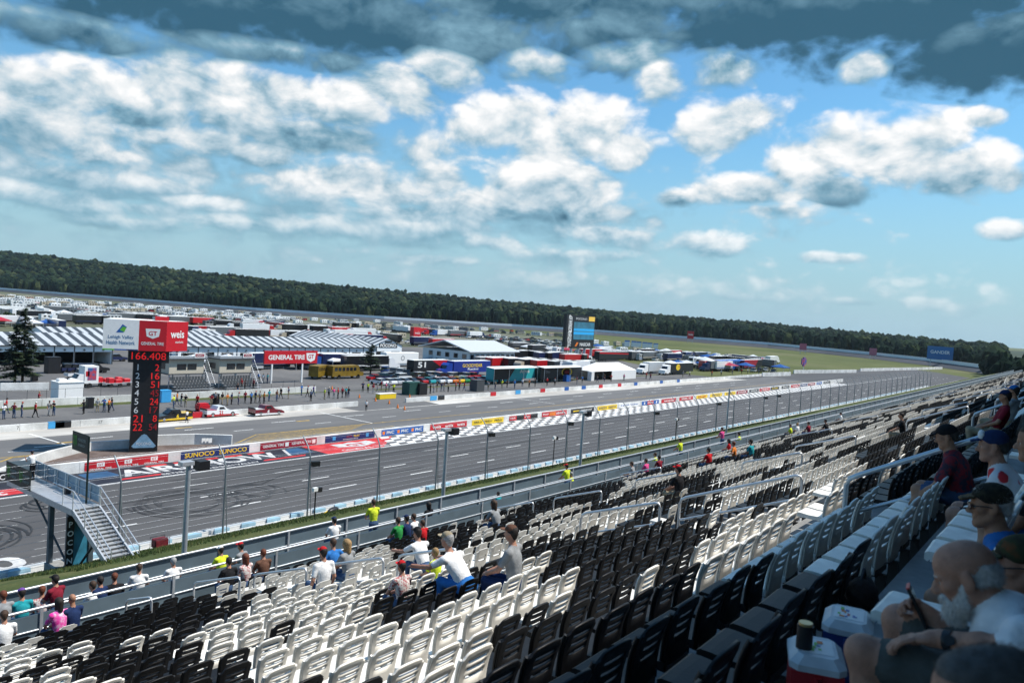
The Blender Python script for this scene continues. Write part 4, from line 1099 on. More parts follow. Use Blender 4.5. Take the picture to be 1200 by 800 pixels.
def cap_mesh():
    if 'cap' not in HATM:
        mb = MB(); mb.ell((0, -0.008, 0.045), (0.084, 0.104, 0.092), 0, 14, 6, 0.0)
        pts = [(0.075*math.cos(a), 0.06+0.115*math.sin(a)) for a in np.linspace(0.15, math.pi-0.15, 9)]
        mb.prism(pts+[(-0.074, 0.05), (0.074, 0.05)], 0.045, 0.055, 0, axis='z'); HATM['cap'] = mb.mesh('cap', BLACK)
    return HATM['cap']
def hair_mesh(long=False):
    key = 'hairL' if long else 'hairS'
    if key not in HATM:
        if long: pr = [('e', (0, -0.02, 0.045), (0.088, 0.100, 0.092), None, 0, 0.02), ('c', (0, -0.07, 0.03), (0, -0.10, -0.16), 0.078, 0.055, 0, 0.03), ('c', (-0.06, -0.03, 0.0), (-0.07, -0.03, -0.13), 0.04, 0.03, 0, 0.03), ('c', (0.06, -0.03, 0.0), (0.07, -0.03, -0.13), 0.04, 0.03, 0, 0.03)]
        else: pr = [('e', (0, -0.022, 0.048), (0.082, 0.094, 0.088), None, 0, 0.02), ('c', (0, -0.055, 0.0), (0, -0.06, -0.04), 0.060, 0.045, 0, 0.03)]
        HATM[key] = sdf_obj('hair', pr, [HAIR['dark']], 0.012, False)
    return HATM[key]
def person(label, loc, rz, kind='sit', lean=0.12, arms='lap', shirt='white', trou='denim', skin=None, hair='dark', cap=None, group=None, shoe='black', h=0.019, sc=1.0, longhair=False, bald=False, vest=None):
    me, hd = pose(kind, lean, arms, h)
    o = obj('person', me, None, loc, rz); tag(o, label, 'person', group)
    if sc != 1: o.scale = (sc,)*3
    for i, m in enumerate((skin or SK_A, shirt if not isinstance(shirt, str) else CL[shirt], trou if not isinstance(trou, str) else CL[trou], CL[shoe])):
        o.material_slots[i].link = 'OBJECT'; o.material_slots[i].material = m
    if not bald:
        hm = obj('hair', hair_mesh(longhair), o, hd); hm.material_slots[0].link = 'OBJECT'; hm.material_slots[0].material = HAIR[hair]
    if cap:
        c = obj('cap', cap_mesh(), o, hd+np.array([0, 0, 0.008])); c.material_slots[0].link = 'OBJECT'; c.material_slots[0].material = CL[cap]
    return o

# ---- spectators in the seats: each head is put where the photo has it, in the row whose seats it fits
def seat_at(px, py):
    best = None
    for k in range(KMIN, KMAX+1):
        P = YP(px, py, ROWY(k)+0.36); e = abs(P[2]-(FLOOR(k)+1.20))
        if best is None or e < best[0]: best = (e, k, P)
    return best[1], best[2]
TIEDYE = two_tone('tie_dye_cloth', (0.70, 0.02, 0.28), (0.75, 0.55, 0.65), 9, 0.85, c3=(0.72, 0.12, 0.40), lo=0.35, hi=0.65)
PLAID = two_tone('plaid_cloth', (0.22, 0.02, 0.03), (0.04, 0.03, 0.05), 18, 0.85, lo=0.42, hi=0.58)
FLORAL = two_tone('floral_cloth', (0.62, 0.58, 0.55), (0.35, 0.08, 0.09), 22, 0.85, lo=0.45, hi=0.6)
SEATED = [
    (72, 703, dict(shirt=TIEDYE, hair='dark', longhair=True, label='woman in a pink and white tie dye shirt seated in the front row')),
    (88, 699, dict(shirt='navy', bald=True, skin=SK_B, label='bald man in a dark navy shirt seated beside the tie dye shirt')),
    (5, 722, dict(shirt='white', hair='brown', label='person in a plain white top at the left end of the front row')),
    (269, 657, dict(shirt='black', hair='dark', label='person in a black shirt sitting low beside the floral top')),
    (290, 656, dict(shirt=FLORAL, hair='auburn', longhair=True, label='auburn haired woman in a floral top seated near the front')),
    (309, 649, dict(shirt='brown', hair='auburn', label='person in a brown shirt with reddish hair seated alone')),
    (379, 653, dict(shirt='white', cap='red', arms='side', label='spectator in a red cap and white shirt seated left of centre')),
    (391, 641, dict(shirt='blue', hair='brown', arms='wide', label='brown haired man in a bright blue shirt seated beside the blonde')),
    (409, 640, dict(shirt='grey', hair='blond', longhair=True, label='blonde long haired woman in grey beside the blue shirt')),
    (470, 655, dict(shirt=FLORAL, cap='red', sc=0.75, label='child with a red hat and a floral top in the black seats')),
    (498, 628, dict(shirt='white', cap='black', lean=0.5, arms='reach', label='spectator in white with a black cap reaching towards a child')),
    (511, 633, dict(shirt='yellow', hair='blond', sc=0.7, label='small blond child in yellow beside the reaching spectator')),
    (549, 643, dict(shirt='white', cap='khaki', hair='grey', lean=0.75, arms='reach', sc=1.05, trou='blue', label='heavy spectator in a white shirt bending forward in the aisle seats')),
    (605, 628, dict(shirt='grey', cap='brown', hair='dark', trou='navy', label='spectator in a brown cap and pale grey shirt right of the bending man')),
    (468, 607, dict(shirt='green', hair='brown', label='person in a green shirt at the front rail beside navy')),
    (478, 608, dict(shirt='navy', cap='navy', label='person in a navy cap and shirt at the front rail')),
    (487, 604, dict(shirt='white', hair='brown', label='person in white between navy and red at the front rail')),
    (496, 610, dict(shirt='red', hair='brown', sc=0.85, label='child in a red shirt at the front rail')),
    (584, 592, dict(shirt='grey', hair='brown', lean=0.35, longhair=True, label='long brown haired spectator leaning over in grey near the front')),
    (796, 553, dict(shirt='black', cap='red', trou='khaki', label='spectator in a red cap and black shirt alone in black seats')),
    (730, 544, dict(shirt='blue', hair='dark', label='person in a blue shirt near the far front rail')),
    (744, 545, dict(shirt='grey', hair='brown', lean=0.3, label='person in grey leaning forward beside the far blue shirt')),
    (758, 540, dict(shirt='pink', hair='brown', label='person in pink seated along the far front rows')),
    (773, 537, dict(shirt='maroon', hair='dark', label='person in maroon beside the far pink shirt')),
    (831, 529, dict(shirt='red', hair='dark', label='person in plain red sitting apart in the far front rows')),
    (855, 518, dict(shirt='red', hair='dark', longhair=True, label='long haired person in red beside the orange top')),
    (861, 521, dict(shirt='orange', hair='auburn', arms='wide', label='person in an orange top with bare arms in the far rows')),
    (881, 519, dict(shirt='teal', hair='dark', label='person in teal right of the orange top')),
    (921, 498, dict(shirt='black', hair='dark', label='dark clothed person beside a far yellow shirt')),
    (927, 500, dict(shirt='yellow', hair='brown', label='person in a yellow shirt between black and white in the far rows')),
    (935, 498, dict(shirt='white', hair='blond', label='person in white right of the far yellow shirt')),
    (948, 497, dict(shirt='maroon', hair='dark', label='person in maroon right of the far white shirt')),
    (970, 495, dict(shirt='black', hair='dark', lean=0.3, label='dark haired person in black leaning forward in the far rows')),
    (967, 487, dict(shirt='khaki', hair='brown', label='person in khaki in the distant front rows')),
    (974, 486, dict(shirt='blue', hair='dark', label='person in blue in the distant front rows')),
    (986, 485, dict(shirt='white', hair='dark', label='person in white at the end of the distant front rows')),
    (1058, 491, dict(shirt='black', hair='dark', skin=SK_B, trou='khaki', h=0.014, label='dark haired man in a black shirt behind the handrails')),
    (1166, 469, dict(shirt='maroon', cap='navy', skin=SK_B, trou='khaki', lean=-0.25, label='person in maroon leaning back with legs up in the upper rows')),
    (1179, 466, dict(shirt='grey', cap='blue', skin=SK_B, trou='khaki', lean=-0.2, label='person in grey with a blue cap next to the maroon top')),
]
for px, py, kw in SEATED:
    k, P = seat_at(px, py); lab = kw.pop('label'); s = kw.get('sc', 1.0)
    person(lab, (P[0], ROWY(k)+0.19, FLOOR(k)+max(0, 1-s)*0.45), RNG.uniform(-0.25, 0.25), **kw)
WALK = [
    (437, 591, 'stand', dict(shirt='yellow', hair='brown', label='attendant in a yellow green safety vest standing on the walkway below centre')),
    (664, 548, 'stand', dict(shirt='yellow', cap='red', label='yellow vested attendant with a red cap at the walkway stairs')),
    (672, 560, 'sit', dict(shirt='yellow', hair='grey', label='second yellow vest sitting just below the standing red capped attendant')),
    (797, 517, 'stand', dict(shirt='yellow', hair='dark', label='attendant in a safety vest standing on the far walkway')),
    (868, 510, 'sit', dict(shirt='yellow', cap='black', label='yellow vested person in a black cap far along the walkway')),
    (846, 503, 'stand', dict(shirt='pink', hair='brown', label='person in pink standing at the far parapet')),
    (393, 613, 'sit', dict(shirt='white', cap='navy', label='person in a white shirt and navy cap sitting on the walkway')),
    (505, 594, 'sit', dict(shirt='black', hair='dark', longhair=True, label='dark haired person in black sitting on the walkway')),
    (27, 700, 'sit', dict(shirt='teal', cap='purple', label='person in teal with a purple cap on the lower walkway')),
    (8, 702, 'sit', dict(shirt='grey', hair='auburn', label='auburn haired person in grey at the left end of the walkway')),
    (49, 697, 'sit', dict(shirt=FLORAL, hair='auburn', label='person in a floral shirt on the lower walkway')),
    (66, 692, 'stand', dict(shirt='maroon', cap='black', label='person in a maroon shirt and dark cap standing on the lower walkway')),
    (122, 684, 'sit', dict(shirt='navy', hair='dark', label='person in navy beside a white shirt on the walkway')),
    (114, 690, 'sit', dict(shirt='white', hair='brown', label='person in white leaning at the short front handrail')),
    (134, 681, 'sit', dict(shirt='black', hair='auburn', label='person in black with red hair on the walkway below the stairs')),
    (162, 670, 'sit', dict(shirt='white', hair='brown', label='person in white walking below the flag tower stairs')),
    (205, 662, 'sit', dict(shirt='white', hair='grey', label='grey haired person in white at the foot of the lamp pole')),
    (262, 648, 'sit', dict(shirt='yellow', cap='white', label='person in yellow with a white cap on the walkway')),
    (287, 643, 'sit', dict(shirt='grey', cap='red', label='person in a red cap peering over the walkway railing')),
    (586, 574, 'sit', dict(shirt='teal', hair='dark', sc=0.8, label='small person in teal on the walkway')),
    (770, 535, 'sit', dict(shirt='yellow', hair='brown', label='person in yellow low behind the far walkway railing')),
]
for px, py, kind, kw in WALK:
    P = YP(px, py, Y_RAIL+1.1); lab = kw.pop('label')
    hgt = 1.62 if kind == 'stand' else 1.2
    z = min(max(P[2]-hgt, Z_WALK), Z_WALK+0.35)
    person(lab, (P[0], Y_RAIL+1.0, z), RNG.uniform(-0.4, 0.4), kind=kind, **kw)
# ================================================================ TRACKSIDE: walls, catch fence, flag tower, scoring pylon, lamp poles
XA, XB = -32.0, XY(988, Y_IN, 0.6)
iw = thing('pit_wall', 'long low white wall with sponsor panels between the track and pit road', 'wall', (0, Y_IN, 0))
wb = MB()
x = XA
while x < XB:
    x2 = min(x+6.0, XB); wb.box(x, x2-0.03, 0, 0.36, 0, 1.1); x = x2
wb.build('wall_segments', CONC, iw)
def ad(px0, px1, bg, texts=(), frame=None, h=0.86, shapes=()):
    """panel on the track face; texts: (string, u 0..1, v 0..1, height, material, width m or None[, bold])."""
    x0, x1 = XY(px0, Y_IN, 0.55), XY(px1, Y_IN, 0.55); L = x1-x0
    mats = [bg]; b = MB(); b.box(x0, x1, -0.03, -0.004, 0.10, 0.10+h)
    def mi(m):
        if m not in mats: mats.append(m)
        return mats.index(m)
    for u, v, w, hh, m in shapes: b.quad((x0+u*L-w/2, -0.036, 0.1+v*h-hh/2), (x0+u*L+w/2, -0.036, 0.1+v*h-hh/2), (x0+u*L+w/2, -0.036, 0.1+v*h+hh/2), (x0+u*L-w/2, -0.036, 0.1+v*h+hh/2), mi(m))
    for t in texts:
        s, u, v, hh, m, w = t[:6]
        b.text(s, (x0+u*L, -0.034, 0.1+v*h), (1, 0, 0), (0, 0, 1), hh, mi(m), width=w, bold=0.02, lift=0.008)
    b.build('sponsor_panel', mats, iw)
def L_(a, b): return XY(b, Y_IN, 0.55)-XY(a, Y_IN, 0.55)
ad(-60, 17, BLACK, [('Coca-Cola', 0.72, 0.45, 0.5, WHITE, 3.0)])
w = L_(99, 197)
ad(99, 197, RED, [('GENERAL TIRE', u, 0.14, 0.17, WHITE, w*0.25) for u in (0.18, 0.5, 0.82)]+[('GT', u, 0.62, 0.26, RED, 0.5) for u in (0.18, 0.5, 0.82)], shapes=[(u, 0.62, 0.75, 0.42, WHITE) for u in (0.18, 0.5, 0.82)])
w = L_(212, 292); ad(212, 292, NAVY, [('SUNOCO', 0.26, 0.5, 0.52, YELLOW, w*0.42), ('SUNOCO', 0.75, 0.5, 0.52, YELLOW, w*0.42)])
w = L_(305, 371); ad(305, 371, MAROON, [('GENERAL TIRE', 0.22, 0.5, 0.3, WHITE, w*0.36), ('GENERAL TIRE', 0.72, 0.5, 0.3, WHITE, w*0.36)], shapes=[(0.455, 0.5, 0.5, 0.5, WHITE), (0.945, 0.5, 0.5, 0.5, WHITE)])
w = L_(381, 439); ad(381, 439, NAVY, [('PLAY', 0.62, 0.62, 0.3, YELLOW, w*0.12), ('GROW', 0.47, 0.6, 0.3, MAROON, w*0.12), ('keystone', 0.5, 0.22, 0.16, WHITE, w*0.3)], shapes=[(0.17, 0.55, 0.5, 0.5, SKYBLUE), (0.84, 0.55, 0.5, 0.5, SKYBLUE)])
w = L_(447, 496); ad(447, 496, BLUE, [('PNC', u, 0.5, 0.42, WHITE, w*0.17) for u in (0.2, 0.54, 0.88)], shapes=[(u, 0.5, 0.45, 0.45, ORANGE) for u in (0.05, 0.39, 0.73)])
w = L_(504, 547); ad(504, 547, RED, [('weis', u, 0.5, 0.42, WHITE, w*0.22) for u in (0.17, 0.5, 0.83)])
w = L_(553, 590); ad(553, 590, YELLOW, [('PIRELLI', u, 0.5, 0.3, BLACK, w*0.24) for u in (0.18, 0.5, 0.82)])
ad(597, 630, WHITE, [('MINK', 0.12, 0.5, 0.24, WHITE, 1.6), ('mink', 0.62, 0.5, 0.24, WHITE, 1.6)], shapes=[(0.12, 0.5, 2.1, 0.8, RED), (0.37, 0.5, 2.1, 0.8, BLACK), (0.62, 0.5, 2.1, 0.8, RED), (0.87, 0.5, 2.1, 0.8, BLACK)])
w = L_(635, 664); ad(635, 664, RED, [('Doug', 0.15, 0.5, 0.4, WHITE, w*0.22), ('GENERAL', 0.76, 0.5, 0.34, WHITE, w*0.4)], shapes=[(0.42, 0.5, w*0.24, 0.7, ORANGE)])
w = L_(669, 696); ad(669, 696, BLACK, [('CHEVROLET', 0.66, 0.5, 0.3, WHITE, w*0.5)], shapes=[(0.22, 0.5, w*0.26, 0.2, YELLOW)])
w = L_(700, 723); ad(700, 723, YELLOW, [('SUNOCO', 0.27, 0.5, 0.36, NAVY, w*0.4), ('SUNOCO', 0.75, 0.5, 0.36, NAVY, w*0.4)])
w = L_(725, 750); ad(725, 750, WHITE, [('Lehigh Valley', 0.5, 0.5, 0.4, BLUE, w*0.8)])
w = L_(752, 772); ad(752, 772, BLUE, [('GEISINGER', 0.5, 0.5, 0.3, WHITE, w*0.34)], shapes=[(0.5, 0.5, w*0.36, 0.86, RED), (0.16, 0.5, 0.5, 0.5, WHITE), (0.86, 0.5, 0.5, 0.5, WHITE)])
for p0, p1, bg, t, c in ((775, 792, RED, 'weis', WHITE), (796, 812, RED, 'GENERAL TIRE', WHITE), (816, 829, YELLOW, 'Shell', RED), (832, 846, YELLOW, 'SUNOCO', NAVY), (849, 862, YELLOW, 'PIRELLI', BLACK), (863, 876, MAROON, 'EVANS', WHITE),
                         (878, 889, DGREY, 'ARCA', WHITE), (890, 902, RED, 'COKE', WHITE), (903, 913, BLACK, 'GOODYEAR', YELLOW), (916, 925, BLACK, 'PENSKE', WHITE), (927, 937, RED, 'weis', WHITE), (938, 946, NAVY, 'PNC', WHITE), (947, 955, MAROON, 'TIRE', WHITE), (957, 963, BLUE, 'PNC', WHITE), (965, 973, BLACK, 'FUEL', WHITE)):
    ad(p0, p1, bg, [(t, 0.5, 0.5, 0.42, c, L_(p0, p1)*0.7)])

# curved barrier round the island on the pit side
def barrier(name, label, pts, h, th, mat=CONC, z0=0.0):
    b = MB(); pts = [np.array(p[:2]) for p in pts]
    L, R = [], []
    for i, p in enumerate(pts):
        d = pts[min(i+1, len(pts)-1)]-pts[max(i-1, 0)]; d /= np.linalg.norm(d); n = np.array([-d[1], d[0]])
        L.append(p+n*th/2); R.append(p-n*th/2)
    for i in range(len(pts)-1):
        a, c, e, g = L[i], L[i+1], R[i+1], R[i]
        b.add([(a[0], a[1], z0), (c[0], c[1], z0), (e[0], e[1], z0), (g[0], g[1], z0), (a[0], a[1], h), (c[0], c[1], h), (e[0], e[1], h), (g[0], g[1], h)],
              [(4, 7, 6, 5), (0, 1, 5, 4), (2, 3, 7, 6)]+([(3, 0, 4, 7)] if i == 0 else [])+([(1, 2, 6, 5)] if i == len(pts)-2 else []))
    return tag(b.build(name, mat), label, 'barrier')
cv = []
for i in range(17):
    t = i/16; P = [(-30, 562), (0, 549), (50, 530), (100, 518), (150, 515), (182, 513)]
    q = t*(len(P)-1); k = min(int(q), len(P)-2); f = q-k
    cv.append(G(P[k][0]+(P[k+1][0]-P[k][0])*f, P[k][1]+(P[k+1][1]-P[k][1])*f, 1.0))
barrier('island_barrier', 'curved white concrete barrier round the island beneath the scoring pylon', cv, 1.0, 0.35)
barrier('pit_island_wall', 'straight white concrete wall right of the scoring pylon base', [G(184, 512, 1.0), G(228, 510.5, 1.0), G(272, 512, 1.0)], 1.25, 0.4)
for px in (237, 241, 245):
    t = tag(MB().box(-.22, .22, -.25, -.21, -.12, .42).build('white_marker', WHITE, None, G(px, 517, 0.55)), f'small white marker board on the wall right of the pylon, one of three', 'marker', 'white marker boards')

# outside wall with its energy absorbing barrier
ow = thing('track_wall', 'white track wall with pale steel and foam barrier along the grass bank', 'wall', (0, Y_SAF, 0))
b = MB(); b.box(-60, 330, -0.55, -0.25, 0, 0.74); b.build('concrete_wall', CONC, ow)
b = MB()
for z in (0.15, 0.5, 0.85): b.box(-60, 330, 0.18, 0.30, z-0.14, z+0.16)
b.build('steel_tubes', M('barrier_white', (0.66, 0.70, 0.73), 0.45, var=0.1), ow)
FOAM = M('foam_pale_blue', (0.28, 0.45, 0.55), 0.7, var=0.25, scale=0.8)
b = MB(); x = -20.0
while x < 300:
    b.prism([(x, -0.24), (x+1.25, -0.24), (x+0.95, 0.17), (x+0.3, 0.17)], 0.1, 1.0, 0, axis='z')
    b.box(x+1.28, x+2.2, -0.10, -0.06, 0.3, 0.98, 1); x += 2.25
b.build('foam_blocks', [FOAM, WHITE], ow)

cf = thing('catch_fence', 'tall wire catch fence with bent top posts along the outside of the track', 'fence', (0, 50.15, 0.9))
X = 32.1-7.6*6; pm = MB()
pm.tube([(0, 0, -0.4), (0, 0, 4.6), (0, 0.12, 5.1), (0, 0.45, 5.65), (0, 1.1, 6.35)], 0.075, 7, r1=0.05)
pm.tube([(0.28, -0.12, -0.4), (0.06, 0, 3.6)], 0.035, 5)
pme = pm.mesh('post', M('fence_post_steel', (0.22, 0.25, 0.27), 0.5, 0.5, var=0.15)); POSTX = []
while X < 330:
    POSTX.append(X); o = obj('post', pme, cf, (X, 0, 0)); X += 7.6
wm = MB()
for i in range(12):
    z = 0.5+i*0.42
    for x0 in range(-2, 11): wm.tube([(x0*30.0, 0.08, z), (x0*30.0+30, 0.08, z)], 0.009, 3)
for y, z in ((0.2, 5.2), (0.48, 5.65), (0.8, 6.0), (1.1, 6.32)): wm.tube([(-60, y, z), (330, y, z)], 0.009, 3)
wm.build('wires', STEEL, cf)
SPKM = MB(); SPKM.box(-.34, .34, -.22, .22, -.2, .2, 0); SPKM.prism([(-.30, -.16), (.30, -.16), (.38, .18), (-.38, .18)], .22, .34, 0, axis='y'); SPKM.box(-.4, .4, -.05, 0, -.03, .03, 1); SPK = SPKM.mesh('loudspeaker', [BLACK, STEEL])
for i, (px, z) in enumerate(((345, 4.2), (547, 4.6), (679, 4.6), (770, 4.4), (838, 4.5), (888, 4.4), (918, 4.4))):
    X = min(POSTX, key=lambda x: abs(proj((x, 50.15, 0.9+z))[0]-px))
    nth = ('nearest', 'second nearest', 'third', 'fourth', 'fifth', 'sixth', 'farthest')[i]
    tag(obj('loudspeaker', SPK, None, (X+0.42, 50.0, 0.9+z), -0.4), f'black loudspeaker on a catch fence post, {nth} of the seven along it', 'loudspeaker', 'loudspeakers on the fence posts')
def lamp(px, pyb, pyt, Yp, label, r=0.11, head=True):
    Pb, Pt = YP(px, pyb, Yp), YP(px, pyt, Yp); X = Pt[0]; zb = -0.3
    t = thing('loudspeaker_pole', label, 'pole', (X, Yp, 0))
    MB().tube([(0, 0, zb), (0, 0, Pt[2]*0.55), (0, 0, Pt[2])], r*1.1, 10, r1=r*0.8).build('pole', STEEL, t)
    if head:
        h = MB(); h.box(-.55, .25, -.28, .28, -.14, .1, 0); h.box(-.1, .1, -.1, .1, -.35, -.14, 0); hb_ = h.build('junction_box', ALU, t, (0, 0, Pt[2]+.1)); hb_.scale = (.58,)*3
        s = MB(); s.box(-.35, .35, -.3, .3, -.3, .3, 0); s.prism([(-.34, -.28), (.34, -.28), (.42, .28), (-.42, .28)], .3, .5, 0); sb2 = s.build('speaker', BLACK, t, (0.55, 0, Pt[2]-0.06)); sb2.scale = (.58,)*3
    return t
lamp(221, 650, 545, 26, 'tall galvanised pole with a black loudspeaker, nearest of the walkway poles')
lamp(524, 592, 505, 26, 'tall galvanised pole with a black loudspeaker below centre, second of the walkway poles')
lamp(684, 553, 484, 26, 'galvanised pole with a loudspeaker right of centre, third of the walkway poles')
lamp(855, 505, 455, 27, 'brownish slim pole among the fence posts, fourth of the walkway poles', r=0.09, head=False)
for px, pb, pt, Yp, l in ((370, 600, 575, 38, 'thin black microphone mast on the grass bank, left one'), (650, 550, 514, 38, 'thin black microphone mast on the grass bank, right one'), (793, 515, 492, 38, 'thin black mast on the grass bank far along the fence')):
    P = YP(px, pt, Yp); t = thing('microphone_mast', l, 'mast', (P[0], Yp, 2.5))
    MB().tube([(0, 0, 0), (0, 0, P[2]-2.5)], 0.045, 6).build('pole', BLACK, t)
    MB().box(-.22, .1, -.1, .1, -.1, .12).build('housing', WHITE, t, (0, 0, P[2]-2.4)); MB().box(-.14, .14, -.12, .12, -.14, .14).build('speaker', BLACK, t, (0.28, 0, P[2]-2.45))
# generator on the bank, yellow cable drum, camera crew kit
P = YP(190, 640, 47.5); t = thing('generator', 'dark red portable generator on the grass beside the track wall', 'generator', (P[0], 47.8, bank_z(47.8)))
t.scale = (.75,)*3; MB().bbox(-.6, .6, -.4, .4, .12, .85, .06).build('housing', M('generator_red', (.14, .012, .02), .6, var=.4, scale=5), t); MB().tube([(-.65, -.42, 0), (-.65, -.42, .95), (.65, -.42, .95), (.65, -.42, 0)], .03, 6).tube([(-.65, .42, 0), (-.65, .42, .95), (.65, .42, .95), (.65, .42, 0)], .03, 6).build('frame', BLACK, t)
P = YP(390, 604, 46); t = thing('cable_bag', 'black and yellow equipment bag lying on the grass bank', 'bag', (P[0], 46, bank_z(46)), 0.3)
MB().ell((0, 0, .15), (.7, .25, .22), 0, 12, 6, -.3).build('bag', BLACK, t); MB().tube([(-.9, .2, .05), (-.2, .3, .1), (.6, .28, .12)], .05, 6).build('strap', YELLOW, t)

# ---------------------------------------------------------------- flag tower
ft = thing('flag_tower', 'steel flag tower with a railed platform and a straight stair down to the grass bank', 'tower', (0, 0, 0))
PX0, PX1, PY0, PY1, PZ = 19.3, 20.85, 45.0, 54.3, 5.8
b = MB(); b.box(PX0, PX1, PY0, PY1, PZ-0.06, PZ, 0)
for x in (PX0, PX1-0.1): b.box(x, x+0.1, PY0, PY1, PZ-0.36, PZ-0.06, 1)
for y in np.arange(PY0+0.1, PY1, 1.8): b.box(PX0+0.1, PX1-0.1, y, y+0.08, PZ-0.25, PZ-0.06, 1)
b.build('platform', [ALU, STEEL], ft)
sb_ = MB(); NS = 16; FY, FZ = 40.3, 3.55
for i in range(NS):
    f = (i+0.5)/NS; y = PY0+(FY-PY0)*f; z = PZ+(FZ-PZ)*(i+1)/NS
    sb_.box(PX0+0.12, PX1-0.08, y-0.15, y+0.16, z-0.03, z, 0)
    sb_.box(PX0+0.12, PX1-0.08, y+0.145, y+0.16, z, z+(PZ-FZ)/NS-0.03, 1)
sb_.build('stair_treads', [ALU, DGREY], ft)
for x in (PX0+0.02, PX1-0.08):
    m = MB(); m.prism([(PY0, PZ-0.34), (PY0, PZ), (FY, FZ+0.12), (FY, FZ-0.22)], x, x+0.09, 0, axis='x'); m.build('stringer', STEEL, ft)
for x in (PX0+0.04, PX1-0.02):
    m = MB(); m.tube([(x, PY0+2.6 if x < 20.0 else PY1, PZ+1.05), (x, PY0, PZ+1.05), (x, FY+0.1, FZ+1.05)], 0.032, 7)
    m.tube([(x, PY0+2.6 if x < 20.0 else PY1, PZ+0.55), (x, PY0, PZ+0.55), (x, FY+0.1, FZ+0.55)], 0.025, 6)
    for f in (0, .33, .66, 1): m.tube([(x, PY0+(FY-PY0)*f, PZ+(FZ-PZ)*f), (x, PY0+(FY-PY0)*f, PZ+(FZ-PZ)*f+1.05)], 0.03, 6)
    for y in np.arange(PY0+1.3, PY1, 1.5):
        if x > 20 or y < PY0+2.8: m.tube([(x, y, PZ), (x, y, PZ+1.05)], 0.028, 6)
    m.build('handrail', ALU, ft)
m = MB()
for i in range(6): m.box(PX1+0.02, PX1+0.05, PY0+0.3+i*1.5, PY0+1.72+i*1.5, PZ+0.12, PZ+1.02, 0)
m.build('mesh_panel', M('blue_grey_mesh', (0.26, 0.36, 0.44), 0.55, 0.3, var=0.15, scale=3), ft)
MB().box(PX0, PX1, PY1, PY1+0.05, PZ, PZ+1.1).build('end_panel', BLUEGREY, ft)
def claw(b, o, xd, yd, h, m):
    for i, (dx, top, bot, w) in enumerate(((-0.22, 0.0, 0.12, 0.13), (0.0, 0.05, 0.0, 0.14), (0.22, 0.0, 0.16, 0.13))):
        b.poly([((dx-w/2)*h, (0.45-top)*h), ((dx+w/2)*h, (0.48-top)*h), ((dx+w*0.35)*h, 0.1*h), ((dx+w*0.5)*h, (-0.2)*h), ((dx+w*0.1)*h, (-0.5+bot)*h), ((dx-w*0.3)*h, (-0.15)*h), ((dx-w*0.1)*h, 0.12*h)], o, xd, yd, m, 0.012)
BAN = M('dark_green_banner', (0.010, 0.022, 0.020), 0.5, var=0.1); CLAW = M('claw_green', (0.07, 0.36, 0.03), 0.5, var=0.1)
for i, (y0, y1) in enumerate(((50.6, 52.45), (52.5, 54.35))):
    b = MB(); b.box(PX0-0.06, PX0-0.02, y0, y1, PZ-0.05, PZ+1.18, 0)
    xd, yd = (0, -1, 0), (0, 0, 1); cx = PX0-0.062
    claw(b, (cx, y1-0.45, PZ+0.56), xd, yd, 0.85, 1)
    b.text('MONSTER', (cx, y0+0.62, PZ+0.72), xd, yd, 0.2, 2, width=1.0, lift=0.012); b.text('ENERGY', (cx, y0+0.62, PZ+0.38), xd, yd, 0.16, 2, width=0.9, lift=0.012)
    b.build('banner', [BAN, CLAW, M('banner_grey_text', (0.25, 0.32, 0.32), 0.6, var=0)], ft)
TWR = M('tower_steel_blue_grey', (0.11, 0.14, 0.165), 0.5, 0.4, var=0.2)
for cx_, cy_ in ((19.45, 45.6), (20.65, 45.6), (19.45, 48.0), (20.65, 48.0)): MB().box(cx_-.13, cx_+.13, cy_-.13, cy_+.13, 0.4, PZ-0.3).build('column', TWR, ft)
m = MB(); m.box(19.66, 20.5, 45.55, 45.62, 1.3, PZ-0.75, 0)
m.build('blue_screen', M('tower_blue_screen', (0.035, 0.20, 0.31), 0.55, var=0.35, scale=1.3), ft)
m = MB()
m.box(19.24, 19.64, 45.38, 45.44, 1.2, PZ-0.5, 0)
for i, ch in enumerate('POCONO'): m.text(ch, (19.44, 45.38, PZ-0.95-i*0.52), (1, 0, 0), (0, 0, 1), 0.32, 1, lift=0.01, bold=0.02)
m.build('letter_strip', [BLACK, WHITE], ft)
for a, c in (((19.6, 45.7, 2.2), (19.5, 50.8, PZ-0.3)), ((19.6, 45.6, 1.6), (19.4, 42.3, FZ+1.0)), ((20.6, 45.6, 1.4), (20.7, 41.6, FZ+0.6)), ((19.9, 45.9, 3.9), (20.6, 47.6, PZ-0.4)), ((19.9, 45.9, 3.2), (20.6, 47.6, 2.1)), ((19.9, 45.9, 1.6), (20.6, 47.8, 3.0))):
    m = MB(); m.tube([a, c], 0.07, 6); m.build('brace', DGREY, ft)
MB().box(19.25, 20.85, 45.3, 48.2, 0.3, 2.0).build('footing', M('footing_grey', (.25, .25, .24), .85, var=.2), ft)
